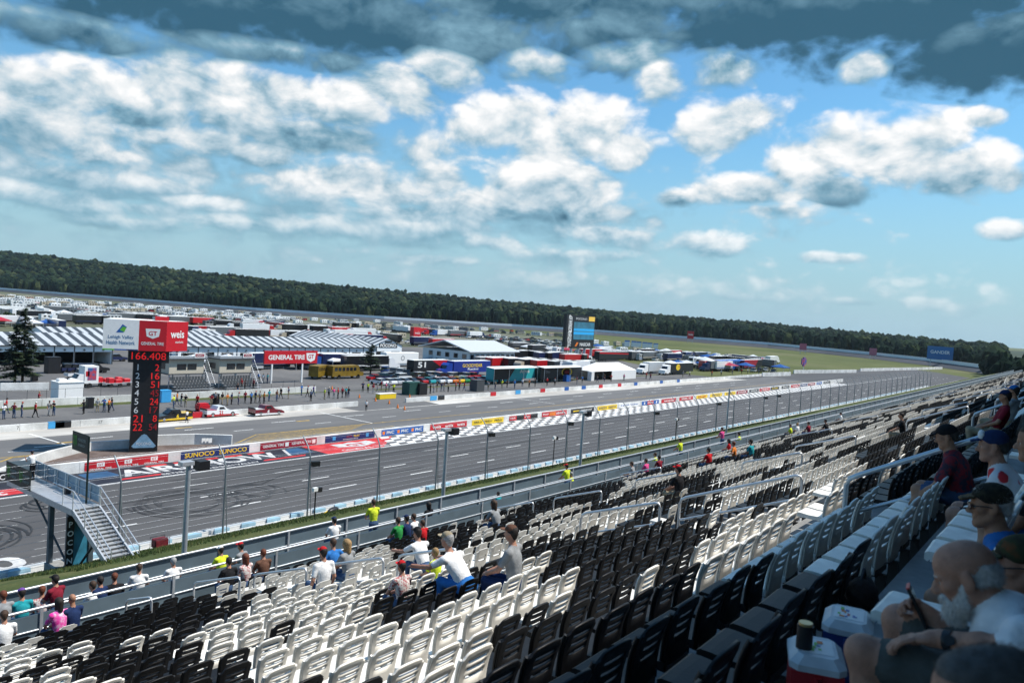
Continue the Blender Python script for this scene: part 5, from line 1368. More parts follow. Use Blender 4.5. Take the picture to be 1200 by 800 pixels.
# pole with its small banner, on the tower
sg = MB(); sg.tube([(0, 0, 0), (0, 0, 3.9)], 0.06, 8, 0)
sg.box(-0.04, 0.0, 0.05, 2.05, 2.85, 3.95, 0)
claw(sg, (-0.045, 1.65, 3.4), (0, -1, 0), (0, 0, 1), 0.75, 1)
sg.text('MONSTER', (-0.045, 0.78, 3.55), (0, -1, 0), (0, 0, 1), 0.18, 2, width=1.0, lift=0.012); sg.text('ENERGY', (-0.045, 0.78, 3.25), (0, -1, 0), (0, 0, 1), 0.14, 2, width=0.9, lift=0.012)
sg.build('banner_pole', [BAN, CLAW, MATS['banner_grey_text']], ft, (20.45, 45.9, PZ))
fm = person('flag official in a white shirt and dark cap standing on the tower platform', (20.3, 53.1, PZ), 0.3, kind='stand', arms='face', shirt='white', trou='black', cap='navy', h=0.016, sc=1.06)
MB_ = MB(); MB_.bbox(-.16, .16, -.12, .12, 0, .42, .03); MB_.box(-.1, .1, -.14, -.12, .1, .3)
tag(MB_.build('equipment_case', BLACK, None, (20.55, 48.6, PZ)), 'black equipment case on the flag tower platform', 'case')

# ---------------------------------------------------------------- scoring pylon
py_ = thing('scoring_pylon', 'tall black scoring pylon with red lit numbers and an angled sponsor sign on top', 'scoring pylon', (43.9, 85.2, 0), 0)
va = math.atan2(85.2, 43.9); ang = va-math.pi/2+0.05
P0 = (43.9, 85.2); zt = lambda y: ztop(P0, y)
py_.rotation_euler = (0, 0, ang)
LED = M('led_red', (0.25, 0.01, 0.01), 0.5, var=0, emit=(1.0, 0.02, 0.02), estr=0.42); LEDD = M('led_red_dim', (0.12, 0.008, 0.012), 0.5, var=0, emit=(0.8, 0.02, 0.03), estr=0.17)
hw = 1.42
zb, zh0, zh1 = zt(503), zt(424), zt(411)
MB().box(-hw, hw, -0.9, 0.9, 0, zh0).build('column', BLACK, py_)
MB().box(-hw-0.55, hw+0.75, -1.0, 1.0, zh0, zh1+0.25).build('header_box', BLACK, py_)
def led(b, s, x, z, h, m, w=None): b.text(s, (x, -0.92, z), (1, 0, 0), (0, 0, 1), h, m, width=w, lift=0.012, bold=0.0)
d = MB(); d.text('166.408', (0.1, -1.02, (zh0+zh1)/2+0.12), (1, 0, 0), (0, 0, 1), 0.8, 0, width=3.5, lift=0.012); d.build('speed_digits', [LED], py_)
rows = [('1', '2', WHITE), ('2', '16', WHITE), ('3', '51', WHITE), ('4', '45', WHITE), ('5', '24', WHITE), ('6', '17', WHITE), ('21', '8', LED), ('22', '54', LED)]
for i, (a, c, m) in enumerate(rows):
    z = zh0+(zb-zh0)*(i+0.55)/8
    b = MB(); led(b, a, -0.95 if len(a) == 1 else -0.72, z, 0.68 if m is WHITE else 0.8, 0, None if len(a) == 1 else 0.95); b.build('position_number', m, py_)
    b = MB(); led(b, c, 0.85 if len(c) == 2 else 1.0, z, 0.74, 0, 0.85 if len(c) == 2 else 0.42); b.build('car_number', LEDD if i in (3, 5, 7) else LED, py_)
b = MB(); z = zt(515); b.poly([(-1.25, -0.55), (-1.05, -0.75), (1.05, -0.75), (1.25, -0.55), (0.25, 0.7), (0, 0.8), (-0.25, 0.7)], (0, -0.92, z), (1, 0, 0), (0, 0, 1), 0, 0.012)
b.text('POCONO', (0, -0.94, z-0.28), (1, 0, 0), (0, 0, 1), 0.32, 1, width=1.5, lift=0.012); b.build('triangle_badge', [M('badge_blue', (0.22, 0.38, 0.52), 0.5, var=0.2, scale=2), WHITE], py_)
z0, z1 = zt(412), zt(375)
A0, A1 = np.array([-4.55, -1.6]), np.array([1.75, -1.6])
ca, cb_ = math.cos(RAD(38)), math.sin(RAD(38)); B1 = A1+np.array([ca, cb_])*3.0; D_ = np.array([-3.4, 2.6])
sgn = MB(); sgn.prism([tuple(A0), tuple(A1), tuple(B1), (B1[0]-0.8, B1[1]+1.2), tuple(D_)], z0+0.2, z1, 0, axis='z'); sgn.build('sign_box', WHITE, py_)
hh = z1-z0-0.2; zc = (z0+0.2+z1)/2
s1 = MB(); s1.box(A0[0], -1.05, -1.66, -1.605, z0+0.2, z1, 0)
for i, c in enumerate((2, 1, 3)): s1.quad((A0[0]+i*1.16, -1.668, z0+0.2), (A0[0]+(i+1)*1.16, -1.668, z0+0.2), (A0[0]+(i+1)*1.16, -1.668, z0+0.34), (A0[0]+i*1.16, -1.668, z0+0.34), (4, 1, 5)[i])
cx = (A0[0]-1.05)/2
s1.poly([(-.5, -.35), (.2, -.35), (.55, .25), (.1, .55), (-.1, .2)], (cx, -1.66, zc+0.62), (1, 0, 0), (0, 0, 1), 1, 0.014); s1.poly([(-.15, -.1), (.3, -.3), (.5, .2), (.15, .3)], (cx, -1.66, zc+0.62), (1, 0, 0), (0, 0, 1), 3, 0.02)
s1.text('Lehigh Valley', (cx, -1.66, zc-0.28), (1, 0, 0), (0, 0, 1), 0.46, 2, width=2.5, lift=0.014, bold=0.01); s1.text('Health Network', (cx, -1.66, zc-0.85), (1, 0, 0), (0, 0, 1), 0.44, 2, width=2.8, lift=0.014, bold=0.01)
s1.build('white_sign_face', [WHITE, BLUE, M('hospital_blue', (0.05, 0.16, 0.32), 0.5, var=0), GREEN, GREEN, NAVY], py_)
s2 = MB(); s2.box(-1.05, A1[0], -1.66, -1.605, z0+0.2, z1, 0); cx = (A1[0]-1.05)/2
s2.poly([(-.75, .5), (.75, .5), (.62, -.35), (0, -.6), (-.62, -.35)], (cx, -1.66, zc+0.3), (1, 0, 0), (0, 0, 1), 1, 0.014); s2.text('GT', (cx, -1.66, zc+0.28), (1, 0, 0), (0, 0, 1), 0.5, 0, width=0.85, lift=0.02, bold=0.02)
s2.text('GENERAL TIRE', (cx, -1.66, zc-0.85), (1, 0, 0), (0, 0, 1), 0.34, 1, width=2.3, lift=0.014, bold=0.01); s2.build('red_sign_face', [RED, WHITE], py_)
s3 = MB(); n = np.array([cb_, -ca]); M_ = (A1+B1)/2+n*0.02
s3.quad(*[(p[0]+n[0]*0.01, p[1]+n[1]*0.01, z) for p, z in ((A1, z0+0.2), (B1, z0+0.2), (B1, z1), (A1, z1))], 0)
s3.text('weis', (M_[0], M_[1], zc+0.25), (ca, cb_, 0), (0, 0, 1), 0.85, 1, width=1.9, lift=0.014, bold=0.02); s3.text('markets', (M_[0]+0.3*ca, M_[1]+0.3*cb_, zc-0.62), (ca, cb_, 0), (0, 0, 1), 0.3, 1, width=1.1, lift=0.014)
s3.build('side_sign_face', [RED, WHITE], py_)
MB().box(0.6, 2.0, -0.6, 0.8, z1, z1+0.45).build('top_unit', RED, py_)
# ================================================================ PIT ROAD AND INFIELD
# ---- pit wall with its gap, rear wall
XG0, XG1, XPE = XY(420, Y_PIT, 0.5), XY(476, Y_PIT, 0.5), XY(912, Y_PIT, 0.5)
for x0, x1, l in ((XA, XG0, 'left part of the low white wall between pit road and the crew walkway'), (XG1, XPE, 'right part of the low white wall between pit road and the hauler row')):
    t = thing('pit_lane_wall', l, 'wall', (0, Y_PIT, 0)); b = MB(); x = x0
    while x < x1:
        x2 = min(x+7, x1); b.box(x, x2-0.05, 0, 0.3, 0, 0.85); x = x2
    b.build('wall_segments', CONC, t)
    if x0 == XA:
        b = MB()
        for i, px in enumerate((21, 118, 320)):
            X = XY(px, Y_PIT, 0.5); b.text(str(7+i*10), (X, -0.004, 0.45), (1, 0, 0), (0, 0, 1), 0.4, 0, lift=0.004)
        b.build('stall_numbers', BLACK, t)
for px, m, n in ((66, SKYBLUE, 'light blue'), (74, BLACK, 'black'), (230, RED, 'red'), (508, SKYBLUE, 'light blue'), (517, BLACK, 'dark green'), (578, RED, 'red'), (607, SKYBLUE, 'blue'), (636, RED, 'scarlet'), (664, BLUE, 'deep blue'), (684, BLUE, 'navy blue'), (704, RED, 'bright red'), (726, RED, 'dull red'), (745, BLUE, 'plain blue'), (775, BLUE, 'dark blue'), (795, BLUE, 'faded blue')):
    X = XY(px, Y_PIT, 0.5); q = MB(); q.box(-.95, .95, -.03, 0, .06, .8, 0).box(-.95, .95, 0, .32, .86, .9, 0)
    tag(q.build('pit_sign', m, None, (X, Y_PIT-0.03, 0)), f'{n} vinyl cover hung over the pit lane wall'+(' beside the pylon' if 200 < px < 240 else ' at the left of the photo' if px < 100 else ' along the hauler row'), 'wall cover')
t = thing('rear_wall', 'long white concrete wall behind the grass strip of the pits', 'wall', (0, Y_W2, 0)); b = MB(); x = XA
XW2 = XY(352, Y_W2, 0.5)
while x < XW2: b.box(x, x+4.94, 0, 0.3, 0, 1.1); x += 5
b.build('wall_segments', CONC, t)
b = MB()
for x in np.arange(XA, XW2, 2.6): b.tube([(x, .15, 1.1), (x, .15, 2.5)], .03, 5)
b.tube([(XA, .15, 2.48), (XW2, .15, 2.48)], .025, 5); b.build('fence_rails', DGREY, t)
for px0, px1, py, l in ((0, 57, 458, 'white board barrier left of the white shed'), (930, 1003, 437.5, 'long white wall at the far pit exit'), (1008, 1104, 435, 'white wall on the infield grass before the far turn'), (893, 926, 441, 'low white wall at the end of the hauler row')):
    a, c = G(px0, py), G(px1, py-(px1-px0)*0.02 if px0 < 100 else py-(2.5 if px0 > 1000 else 1)); barrier('white_barrier', l, [a, c], 1.3 if px0 < 100 else 1.5, 0.4)

# ---- people in the pits
GP = 'people standing about the pits'
CNAMES = ['white', 'black', 'navy', 'blue', 'red', 'grey', 'green', 'yellow', 'pink', 'orange', 'khaki', 'denim', 'brown', 'maroon', 'teal']
used_lab = set()
def ulabel(base, extra):
    l = base
    for e in extra:
        if l not in used_lab: break
        l = base+' '+e
    used_lab.add(l); return l
ORD = ['first', 'second', 'third', 'fourth', 'fifth', 'sixth', 'seventh', 'eighth', 'ninth', 'tenth', 'eleventh', 'twelfth', 'thirteenth', 'fourteenth', 'fifteenth', 'sixteenth', 'seventeenth', 'eighteenth', 'nineteenth', 'twentieth', 'twenty-first', 'twenty-second', 'twenty-third', 'twenty-fourth', 'twenty-fifth', 'twenty-sixth', 'twenty-seventh', 'twenty-eighth', 'twenty-ninth', 'thirtieth', 'thirty-first', 'thirty-second', 'thirty-third', 'thirty-fourth', 'thirty-fifth', 'thirty-sixth', 'thirty-seventh', 'thirty-eighth', 'thirty-ninth', 'fortieth']
SPOTS = [(4, 491, 'white'), (7, 484, 'red'), (16, 490, 'maroon'), (25, 489, 'navy'), (41, 489, 'red'), (57, 487, 'grey'), (63, 487, 'black'), (98, 485, 'black'), (114, 483, 'grey'), (122, 482, 'blue'), (127, 483, 'orange'), (131, 481, 'black'), (45, 475, 'maroon'),
         (203, 478, 'yellow'), (207, 474, 'orange'), (212, 476, 'black'), (217, 477, 'black'), (231, 477, 'red'), (247, 476, 'maroon'), (252, 474, 'grey'), (260, 474, 'black'), (266, 475, 'orange'), (271, 474, 'navy'), (279, 474, 'grey'), (287, 472, 'maroon'), (294, 473, 'blue'), (299, 472, 'navy'), (304, 472, 'grey'), (309, 473, 'orange'), (315, 470, 'teal'), (324, 470, 'brown'), (329, 467, 'black'), (338, 467, 'navy'),
         (353, 463, 'blue'), (360, 465, 'navy'), (367, 464, 'purple'), (380, 468, 'yellow'), (385, 466, 'grey'), (391, 467, 'pink'), (396, 467, 'red'), (401, 466, 'maroon'), (405, 466, 'teal'), (408, 466, 'black'), (364, 470, 'denim'),
         (425, 459, 'navy'), (431, 460, 'yellow'), (437, 461, 'maroon'), (442, 459, 'grey'), (447, 457, 'red'), (452, 459, 'pink'), (456, 458, 'white'), (461, 461, 'yellow'), (498, 462, 'red'), (504, 461, 'black'), (508, 460, 'grey'), (512, 459, 'black'), (517, 459, 'navy'), (520, 458, 'brown'), (525, 459, 'khaki'), (534, 458, 'red'), (538, 457, 'red'), (544, 458, 'red'), (551, 456, 'maroon'),
         (572, 457, 'grey'), (580, 456, 'khaki'), (588, 455, 'yellow'), (594, 454, 'black'), (603, 455, 'blue'), (612, 453, 'white'), (620, 454, 'orange'), (627, 453, 'black'), (641, 452, 'red'), (650, 452, 'grey'), (676, 450, 'maroon'), (682, 449, 'blue'), (700, 448, 'khaki'), (708, 447, 'black'), (716, 447, 'red'), (731, 446, 'pink'), (757, 444, 'red'), (762, 445, 'maroon'), (800, 442, 'grey'), (808, 441, 'white'), (834, 441, 'red'), (845, 440, 'white'), (858, 439, 'navy'), (869, 438, 'red'), (876, 438, 'white'), (889, 438, 'grey'), (901, 437, 'brown'), (908, 437, 'white'),
         (278, 462, 'black'), (283, 456, 'red'), (287, 458, 'black'), (297, 456, 'maroon'), (303, 448, 'blue'), (308, 449, 'white'), (313, 449, 'teal')]
cnt = {}
for i, (px, py, c) in enumerate(SPOTS):
    P = G(px, py)
    tr_ = RNG.choice(['denim', 'black', 'khaki', 'navy', 'grey', 'black'])
    kd, ar = RNG.choice([('stand', 'side'), ('stand', 'wide'), ('walk', 'side'), ('stand', 'face')])
    reg = 'in the left pits' if px < 140 else 'beside the parked race trucks' if px < 350 else 'behind the pit wall gap' if px < 421 else 'by the row of colourful cars' if px < 566 else 'along the hauler row'
    key = (c, reg); cnt[key] = cnt.get(key, 0)+1
    lab = f'person in a {c} top {reg}'+(f', {ORD[cnt[key]-1]} such from the left' if cnt[key] > 1 else '')
    person(lab, P, RNG.uniform(0, 6.28), kind=kd, arms=ar, lean=0.04, shirt=c, trou=tr_, hair=RNG.choice(['dark', 'brown', 'grey', 'blond']), group=GP, h=0.034, cap=RNG.choice([None, None, 'red', 'black', 'white']), skin=RNG.choice([SK_A, SK_A, SK_B]), sc=1.16)
person('official in a white shirt and black trousers standing on pit road by the black truck', G(219, 495), 0.5, kind='walk', arms='side', lean=0.05, shirt='white', trou='black', h=0.034, cap='black')
person('official in a white shirt standing alone on pit road at the wall gap', G(429, 481), 2.5, kind='stand', arms='side', lean=0.03, shirt='white', trou='black', h=0.034)

# ---- vehicles, length along x, facing +x
PAINTS = {n: M('car_paint_'+n, c, 0.28, 0.0, var=0.04, coat=0.6) for n, c in dict(white=(0.72, 0.73, 0.74), black=(0.012, 0.012, 0.014), silver=(0.42, 0.44, 0.46), red=(0.42, 0.012, 0.016), blue=(0.02, 0.08, 0.30), yellow=(0.75, 0.48, 0.02), green=(0.02, 0.22, 0.06), grey=(0.12, 0.13, 0.14), navy=(0.012, 0.02, 0.07), orange=(0.62, 0.15, 0.02), teal=(0.02, 0.33, 0.36), tan=(0.42, 0.36, 0.27), maroon=(0.16, 0.012, 0.022)).items()}
def wheelset(b, xs, w, r, m, wid=0.22):
    for x in xs:
        for s in (-1, 1): b.cyl((x, s*w-(wid if s > 0 else 0), r), r, wid, 12, m, 'y')
def car_shape(kind):
    if kind == 'car': low = [(-2.3, .35), (-2.3, .8), (-2.15, .95), (-1.2, 1.0), (1.0, .98), (2.1, .82), (2.3, .6), (2.3, .35)]; cab = [(-1.75, .98), (-1.1, 1.42), (.25, 1.44), (1.05, .98)]; w, wh, xs = .88, .33, (-1.4, 1.4)
    elif kind == 'suv': low = [(-2.35, .4), (-2.35, 1.05), (-2.3, 1.12), (1.0, 1.1), (2.2, 1.0), (2.35, .75), (2.35, .4)]; cab = [(-2.28, 1.1), (-2.05, 1.75), (.4, 1.78), (1.15, 1.1)]; w, wh, xs = .95, .38, (-1.45, 1.45)
    else: low = [(-2.8, .5), (-2.8, 1.1), (-.7, 1.1), (-.7, 1.12), (1.4, 1.12), (2.6, 1.05), (2.8, .85), (2.8, .5)]; cab = [(-.75, 1.1), (-.6, 1.82), (.75, 1.84), (1.5, 1.1)]; w, wh, xs = .98, .4, (-1.8, 1.8)
    return low, cab, w, wh, xs
def single_vehicle(kind):
    b = MB(); low, cab, w, wh, xs = car_shape(kind)
    b.prism(low, -w, w, 0); b.prism(cab, -w*.86, w*.86, 1)
    b.prism([(cab[1][0]+.05, cab[1][1]-.03), (cab[1][0], cab[1][1]+.04), (cab[2][0], cab[2][1]+.04), (cab[2][0]+.1, cab[2][1]-.03)], -w*.88, w*.88, 0)
    if kind == 'pickup': b.box(-2.7, -.85, -.8, .8, 1.101, 1.11, 2)
    wheelset(b, xs, w+.02, wh, 2)
    return b.mesh(kind, [PAINTS['white'], GLASS, RUBBER])
VM = {k: single_vehicle(k) for k in ('car', 'suv', 'pickup')}
def camper():
    b = MB(); b.bbox(-3.4, 3.4, -1.2, 1.2, .55, 3.05, .1, 0); b.box(-3.3, 3.3, -1.215, -1.2, 1.1, 1.35, 3); b.box(-3.3, 3.3, 1.2, 1.215, 1.1, 1.35, 3)
    for x in (-2.3, -.2, 1.6):
        for s in (-1, 1): b.box(x, x+.9, s*1.21-.01, s*1.21+.01, 1.75, 2.35, 1)
    b.box(-.8, .3, -.4, .4, 3.05, 3.3, 0); b.box(3.4, 4.5, -.06, .06, .5, .6, 2); wheelset(b, (-.5, .4), 1.15, .36, 2)
    return b.mesh('camper', [PAINTS['white'], GLASS, RUBBER, GREY])
def motorhome():
    b = MB(); b.prism([(-4.6, .5), (-4.6, 3.2), (4.2, 3.25), (4.6, 2.9), (4.75, 1.2), (4.6, .5)], -1.25, 1.25, 0); b.box(4.55, 4.78, -1.1, 1.1, 1.6, 2.7, 1)
    for x in (-3.6, -1.6, .6, 2.6):
        for s in (-1, 1): b.box(x, x+1.1, s*1.26-.01, s*1.26+.01, 1.9, 2.6, 1)
    for s in (-1, 1): b.prism([(-4.5, 1.0), (-1, 1.0), (3.8, 1.5), (3.8, 1.7), (-1, 1.35), (-4.5, 1.35)], s*1.265-.008, s*1.265+.008, 3)
    for x in (-2.5, 1.5): b.box(x, x+.9, -.4, .4, 3.2, 3.5, 0)
    wheelset(b, (-2.6, 3.0), 1.2, .45, 2)
    return b.mesh('motorhome', [PAINTS['white'], GLASS, RUBBER, PAINTS['tan']])
def hauler_mesh(tractor=True):
    b = MB(); b.bbox(-8, 7.0, -1.3, 1.3, 1.1, 4.1, .06, 0); b.box(-8, 7, -1.31, -1.3, 1.3, 1.7, 3); b.box(-7.9, 6.9, -1.25, 1.25, 4.1, 4.16, 4); b.box(-7.5, 4, -1.1, 1.1, .55, 1.1, 2)
    wheelset(b, (-6.2, -5.0), 1.25, .5, 2)
    if tractor:
        b.prism([(7.3, .7), (7.3, 3.4), (8.6, 3.6), (9.4, 3.0), (9.7, 2.0), (11.4, 1.75), (11.6, .7)], -1.2, 1.2, 5); b.prism([(9.36, 2.95), (9.72, 2.05), (9.66, 2.0), (9.3, 2.9)], -1.0, 1.0, 1); wheelset(b, (8.0, 10.8), 1.2, .5, 2)
    return b.mesh('hauler', [PAINTS['white'], GLASS, RUBBER, PAINTS['grey'], WHITE, PAINTS['white']])
VM['camper'], VM['motorhome'], VM['hauler'] = camper(), motorhome(), hauler_mesh()
def canopy():
    b = MB(); b.add([(-3, -3, 2.5), (3, -3, 2.5), (3, 3, 2.5), (-3, 3, 2.5), (0, 0, 3.7)], [(0, 1, 4), (1, 2, 4), (2, 3, 4), (3, 0, 4), (3, 2, 1, 0)], 0)
    for x, y in ((-2.9, -2.9), (2.9, -2.9), (2.9, 2.9), (-2.9, 2.9)): b.box(x-.05, x+.05, y-.05, y+.05, 0, 2.5, 1)
    b.box(-3, 3, -3.01, -2.99, 2.2, 2.5, 0); b.box(-3.01, -2.99, -3, 3, 2.2, 2.5, 0)
    return b.mesh('canopy', [WHITE, STEEL])
VM['canopy'] = canopy()
KN = {'car': ('parked_car', 'car'), 'suv': ('parked_suv', 'car'), 'pickup': ('pickup_truck', 'pickup truck'), 'camper': ('travel_trailer', 'caravan'), 'motorhome': ('motorhome', 'motorhome'), 'hauler': ('hauler_truck', 'truck'), 'canopy': ('canopy_tent', 'tent')}
def vehicle(kind, P, rz, colour, label, group=None, second=None):
    o = obj(KN[kind][0], VM[kind], None, (P[0], P[1], 0), rz); tag(o, label, KN[kind][1], group)
    recolor(o, 0, PAINTS[colour])
    if second and kind in ('hauler', 'motorhome'): recolor(o, 3, PAINTS[second])
    if kind == 'hauler': recolor(o, 5, PAINTS[second or colour])
    return o
# rows of campers and cars, left to right
ROWDEF = [  # px range, row height at px0 and px1, step px, kinds, phrase
    (2, 330, 349, 372, 9, ('motorhome', 'camper', 'camper', 'pickup', 'suv'), 'in the farthest camping row'),
    (4, 345, 353, 377, 9, ('camper', 'motorhome', 'suv', 'car', 'camper'), 'in the second camping row'),
    (0, 360, 357, 382, 10, ('camper', 'motorhome', 'pickup', 'car'), 'in the third camping row'),
    (70, 400, 368, 389, 9, ('hauler', 'motorhome', 'camper', 'suv'), 'in the fourth row behind the garages'),
    (300, 470, 383, 396, 9, ('camper', 'motorhome', 'car', 'suv', 'pickup'), 'behind the striped garage roofs'),
    (395, 640, 376, 392, 11, ('car', 'camper', 'suv', 'pickup', 'motorhome'), 'in the upper lot left of the screen'),
    (470, 662, 389, 401, 8, ('car', 'suv', 'car', 'pickup', 'camper'), 'in the middle lot left of the screen'),
    (565, 662, 397, 405, 6, ('car', 'suv', 'pickup', 'car'), 'in the lot above the office roof'),
    (600, 662, 403, 410, 6, ('car', 'suv', 'car'), 'in the lower lot left of the screen'),
    (0, 120, 366, 376, 8, ('motorhome', 'camper', 'hauler', 'canopy', 'pickup'), 'in the lot left of the pylon sign'),
    (700, 900, 411, 425, 12, ('hauler', 'motorhome', 'camper', 'suv', 'canopy'), 'behind the haulers right of the screen'),
    (697, 760, 404, 409, 11, ('camper', 'motorhome', 'camper'), 'on the grass right of the screen'),
    (0, 345, 352.5, 376.5, 9, ('camper', 'motorhome', 'camper', 'suv'), 'between the second and third camping rows'),
    (20, 340, 362, 385, 9, ('motorhome', 'camper', 'pickup', 'camper'), 'just behind the third camping row'),
    (100, 430, 373, 394, 10, ('hauler', 'camper', 'hauler', 'motorhome'), 'in the dark lot behind the garages'),
    (280, 480, 387, 401, 9, ('hauler', 'camper', 'suv', 'pickup'), 'close behind the long garage'),
    (380, 520, 379, 390, 9, ('motorhome', 'camper', 'car'), 'in the grass lot beyond the gable garage'),
    (500, 660, 384, 395, 9, ('suv', 'car', 'pickup', 'motorhome'), 'in the lot beyond the tower sign'),
    (560, 665, 400, 407, 6, ('car', 'suv', 'pickup'), 'in the car park behind the office'),
    (495, 560, 405, 410, 9, ('hauler', 'suv', 'camper'), 'left of the office building'),
    (600, 665, 411, 417, 8, ('hauler', 'motorhome', 'suv', 'canopy'), 'right of the office building'),
    (590, 680, 421, 427, 9, ('hauler', 'canopy', 'suv'), 'behind the teal hauler'),
    (690, 900, 419, 430, 9, ('hauler', 'canopy', 'motorhome', 'suv', 'hauler'), 'in the second row right of the marquee'),
    (785, 915, 432, 436.5, 8, ('canopy', 'hauler', 'suv', 'canopy'), 'in the front row right of the marquee'),
    (0, 75, 382, 387, 12, ('hauler', 'hauler', 'canopy'), 'behind the conifers'),
    (0, 300, 349.5, 370.5, 10, ('camper', 'motorhome', 'camper', 'pickup'), 'along the back straight fence'),
    (0, 330, 355, 379.5, 10, ('camper', 'camper', 'motorhome', 'suv'), 'in the packed camping lot at left'),
    (330, 480, 374, 386, 9, ('camper', 'motorhome', 'suv'), 'in the camping lot at centre left'),
    (400, 560, 384, 396, 8, ('camper', 'pickup', 'suv', 'hauler'), 'beside the tower sign lot'),
    (515, 662, 393, 403, 6, ('suv', 'car', 'pickup'), 'in the densest car park'),
    (322, 432, 431, 434, 12, ('canopy', 'hauler', 'suv', 'canopy'), 'between the red sign and the garage'),
    (226, 300, 433, 433, 12, ('suv', 'pickup', 'canopy'), 'behind the timing cabins'),
    (578, 690, 434, 438, 9, ('hauler', 'hauler', 'canopy'), 'behind the teal and black haulers'),
    (700, 905, 415, 427, 9, ('hauler', 'motorhome', 'canopy', 'hauler'), 'in the back row right of the marquee'),
    (440, 560, 445, 443, 8, ('suv', 'car', 'pickup'), 'in front of the blue hauler'),
    (0, 120, 371, 380, 8, ('hauler', 'motorhome', 'hauler', 'camper'), 'behind the left garage roof'),
    (215, 440, 393, 403, 14, ('hauler', 'motorhome', 'hauler'), 'between the garage rows'),
]
for px0, px1, y0, y1, st, kinds, phrase in ROWDEF:
    px, n = px0, {}
    while px < px1:
        yy = y0+(y1-y0)*(px-px0)/(px1-px0)+RNG.uniform(-1.2, 1.2)
        k = RNG.choice(kinds); col = RNG.choice({'hauler': ['white', 'black', 'navy', 'black', 'grey', 'red', 'white'], 'canopy': ['white', 'blue', 'white', 'red'], 'camper': ['white', 'white', 'white', 'silver', 'tan'], 'motorhome': ['white', 'white', 'silver', 'tan', 'grey']}.get(k, ['white', 'white', 'black', 'silver', 'grey', 'red', 'black', 'navy', 'black']))
        key = (k, col); n[key] = n.get(key, 0)+1
        nm = KN[k][0].replace('_', ' ')
        vehicle(k, G(px, yy), RNG.choice([0, 0, math.pi, math.pi/2, 0.1])+RNG.uniform(-.15, .15), col, f'{col} {nm} {phrase}, {ORD[n[key]-1]} from left', 'vehicles parked '+phrase, RNG.choice(['white', 'grey', 'red', 'blue', 'navy', 'tan']))
        px += st*RNG.uniform(.75, 1.35)
# bright row of show cars behind the pit
for i, (px, c) in enumerate(((444, 'white'), (455, 'white'), (463, 'silver'), (472, 'silver'), (480, 'grey'), (491, 'red'), (500, 'teal'), (511, 'white'), (519, 'white'), (527, 'orange'), (534, 'yellow'), (541, 'green'), (548, 'red'), (556, 'red'), (566, 'teal'))):
    vehicle('car', G(px, 450.5-(px-440)*0.028), math.pi/2+RNG.uniform(-.1, .1), c, f'{c} show car in the row before the long haulers, {ORD[i]} from left', 'cars in the bright row')
for i, (px, py, k, c) in enumerate(((452, 437, 'suv', 'blue'), (462, 438, 'suv', 'grey'), (470, 439, 'suv', 'silver'), (478, 440, 'suv', 'black'), (493, 443, 'car', 'black'), (136, 423, 'suv', 'navy'), (95, 443, 'pickup', 'white'))):
    vehicle(k, G(px, py), 0.6 if px > 200 else 0, c, f'{c} {KN[k][0].replace("_", " ")} parked '+('beside the dark pine near the long haulers' if px > 200 else 'between the two garages' if px > 130 else 'behind the white shed'))

# ---- race trucks on pit road
def race_truck(P, rz, paint, second, number, ncol, label):
    t = thing('race_truck', label, 'race truck', (P[0], P[1], 0.02), rz)
    b = MB(); b.prism([(-2.6, .22), (-2.6, 1.0), (-2.5, 1.08), (-.9, 1.06), (.85, 1.0), (2.1, .82), (2.6, .55), (2.65, .22)], -.98, .98, 0)
    b.prism([(-2.6, .2), (-2.6, .5), (1.0, .42), (2.62, .3), (2.62, .2)], -.992, .992, 1); b.box(-2.5, -.95, -.9, .9, 1.06, 1.09, 1)
    b.build('body', [PAINTS[paint], PAINTS[second]], t)
    c = MB(); c.prism([(-1.0, 1.05), (-.75, 1.62), (.25, 1.62), (1.0, 1.0)], -.82, .82, 0); c.build('cab', [PAINTS[paint]], t)
    g = MB(); g.prism([(-.6, 1.12), (-.5, 1.5), (.12, 1.5), (.5, 1.12)], -.832, .832, 0); g.prism([(.36, 1.56), (.97, 1.06), (.99, 1.08), (.38, 1.585)], -.72, .72, 0); g.build('window', GLASS, t)
    s = MB(); s.box(-2.66, -2.58, -.92, .92, 1.05, 1.32); s.build('spoiler', BLACK, t)
    for x in (-1.65, 1.6):
        for q in (-1, 1):
            w = MB(); w.cyl((x, q*.99-(.3 if q > 0 else 0), .36), .36, .3, 16, 0, 'y'); wo = w.build('wheel', RUBBER, t)
            r = MB(); r.cyl((x, q*1.0-(.02 if q > 0 else 0), .36), .2, .02, 12, 0, 'y'); r.build('rim', RIM, wo)
    d = MB()
    for q in (-1, 1): d.text(number, (-.35, q*.994, .72), (-q, 0, 0), (0, 0, 1), .55, 0, lift=0.008, bold=.03)
    d.build('number', ncol, t)
    return t
race_truck(G(201, 492.5), math.pi, 'black', 'yellow', '6', YELLOW, 'black and yellow race truck with a yellow number right of the pylon')
race_truck(G(257, 487.5), 0.0, 'white', 'red', '21', RED, 'white race truck with red trim, middle of the three on pit road')
race_truck(G(312, 486.2), 0.0, 'maroon', 'white', '4', WHITE, 'maroon and white race truck, rightmost of the three on pit road')
P = G(237, 481.5); q = MB(); q.box(-.9, .9, -.6, .6, .4, 1.0).box(-.7, .7, -.5, .5, 1.0, 1.25); wheelset(q, (-.6, .6), .6, .25, 0)
tag(q.build('equipment_cart', RED, None, P), 'red equipment cart parked behind the white race truck', 'cart')
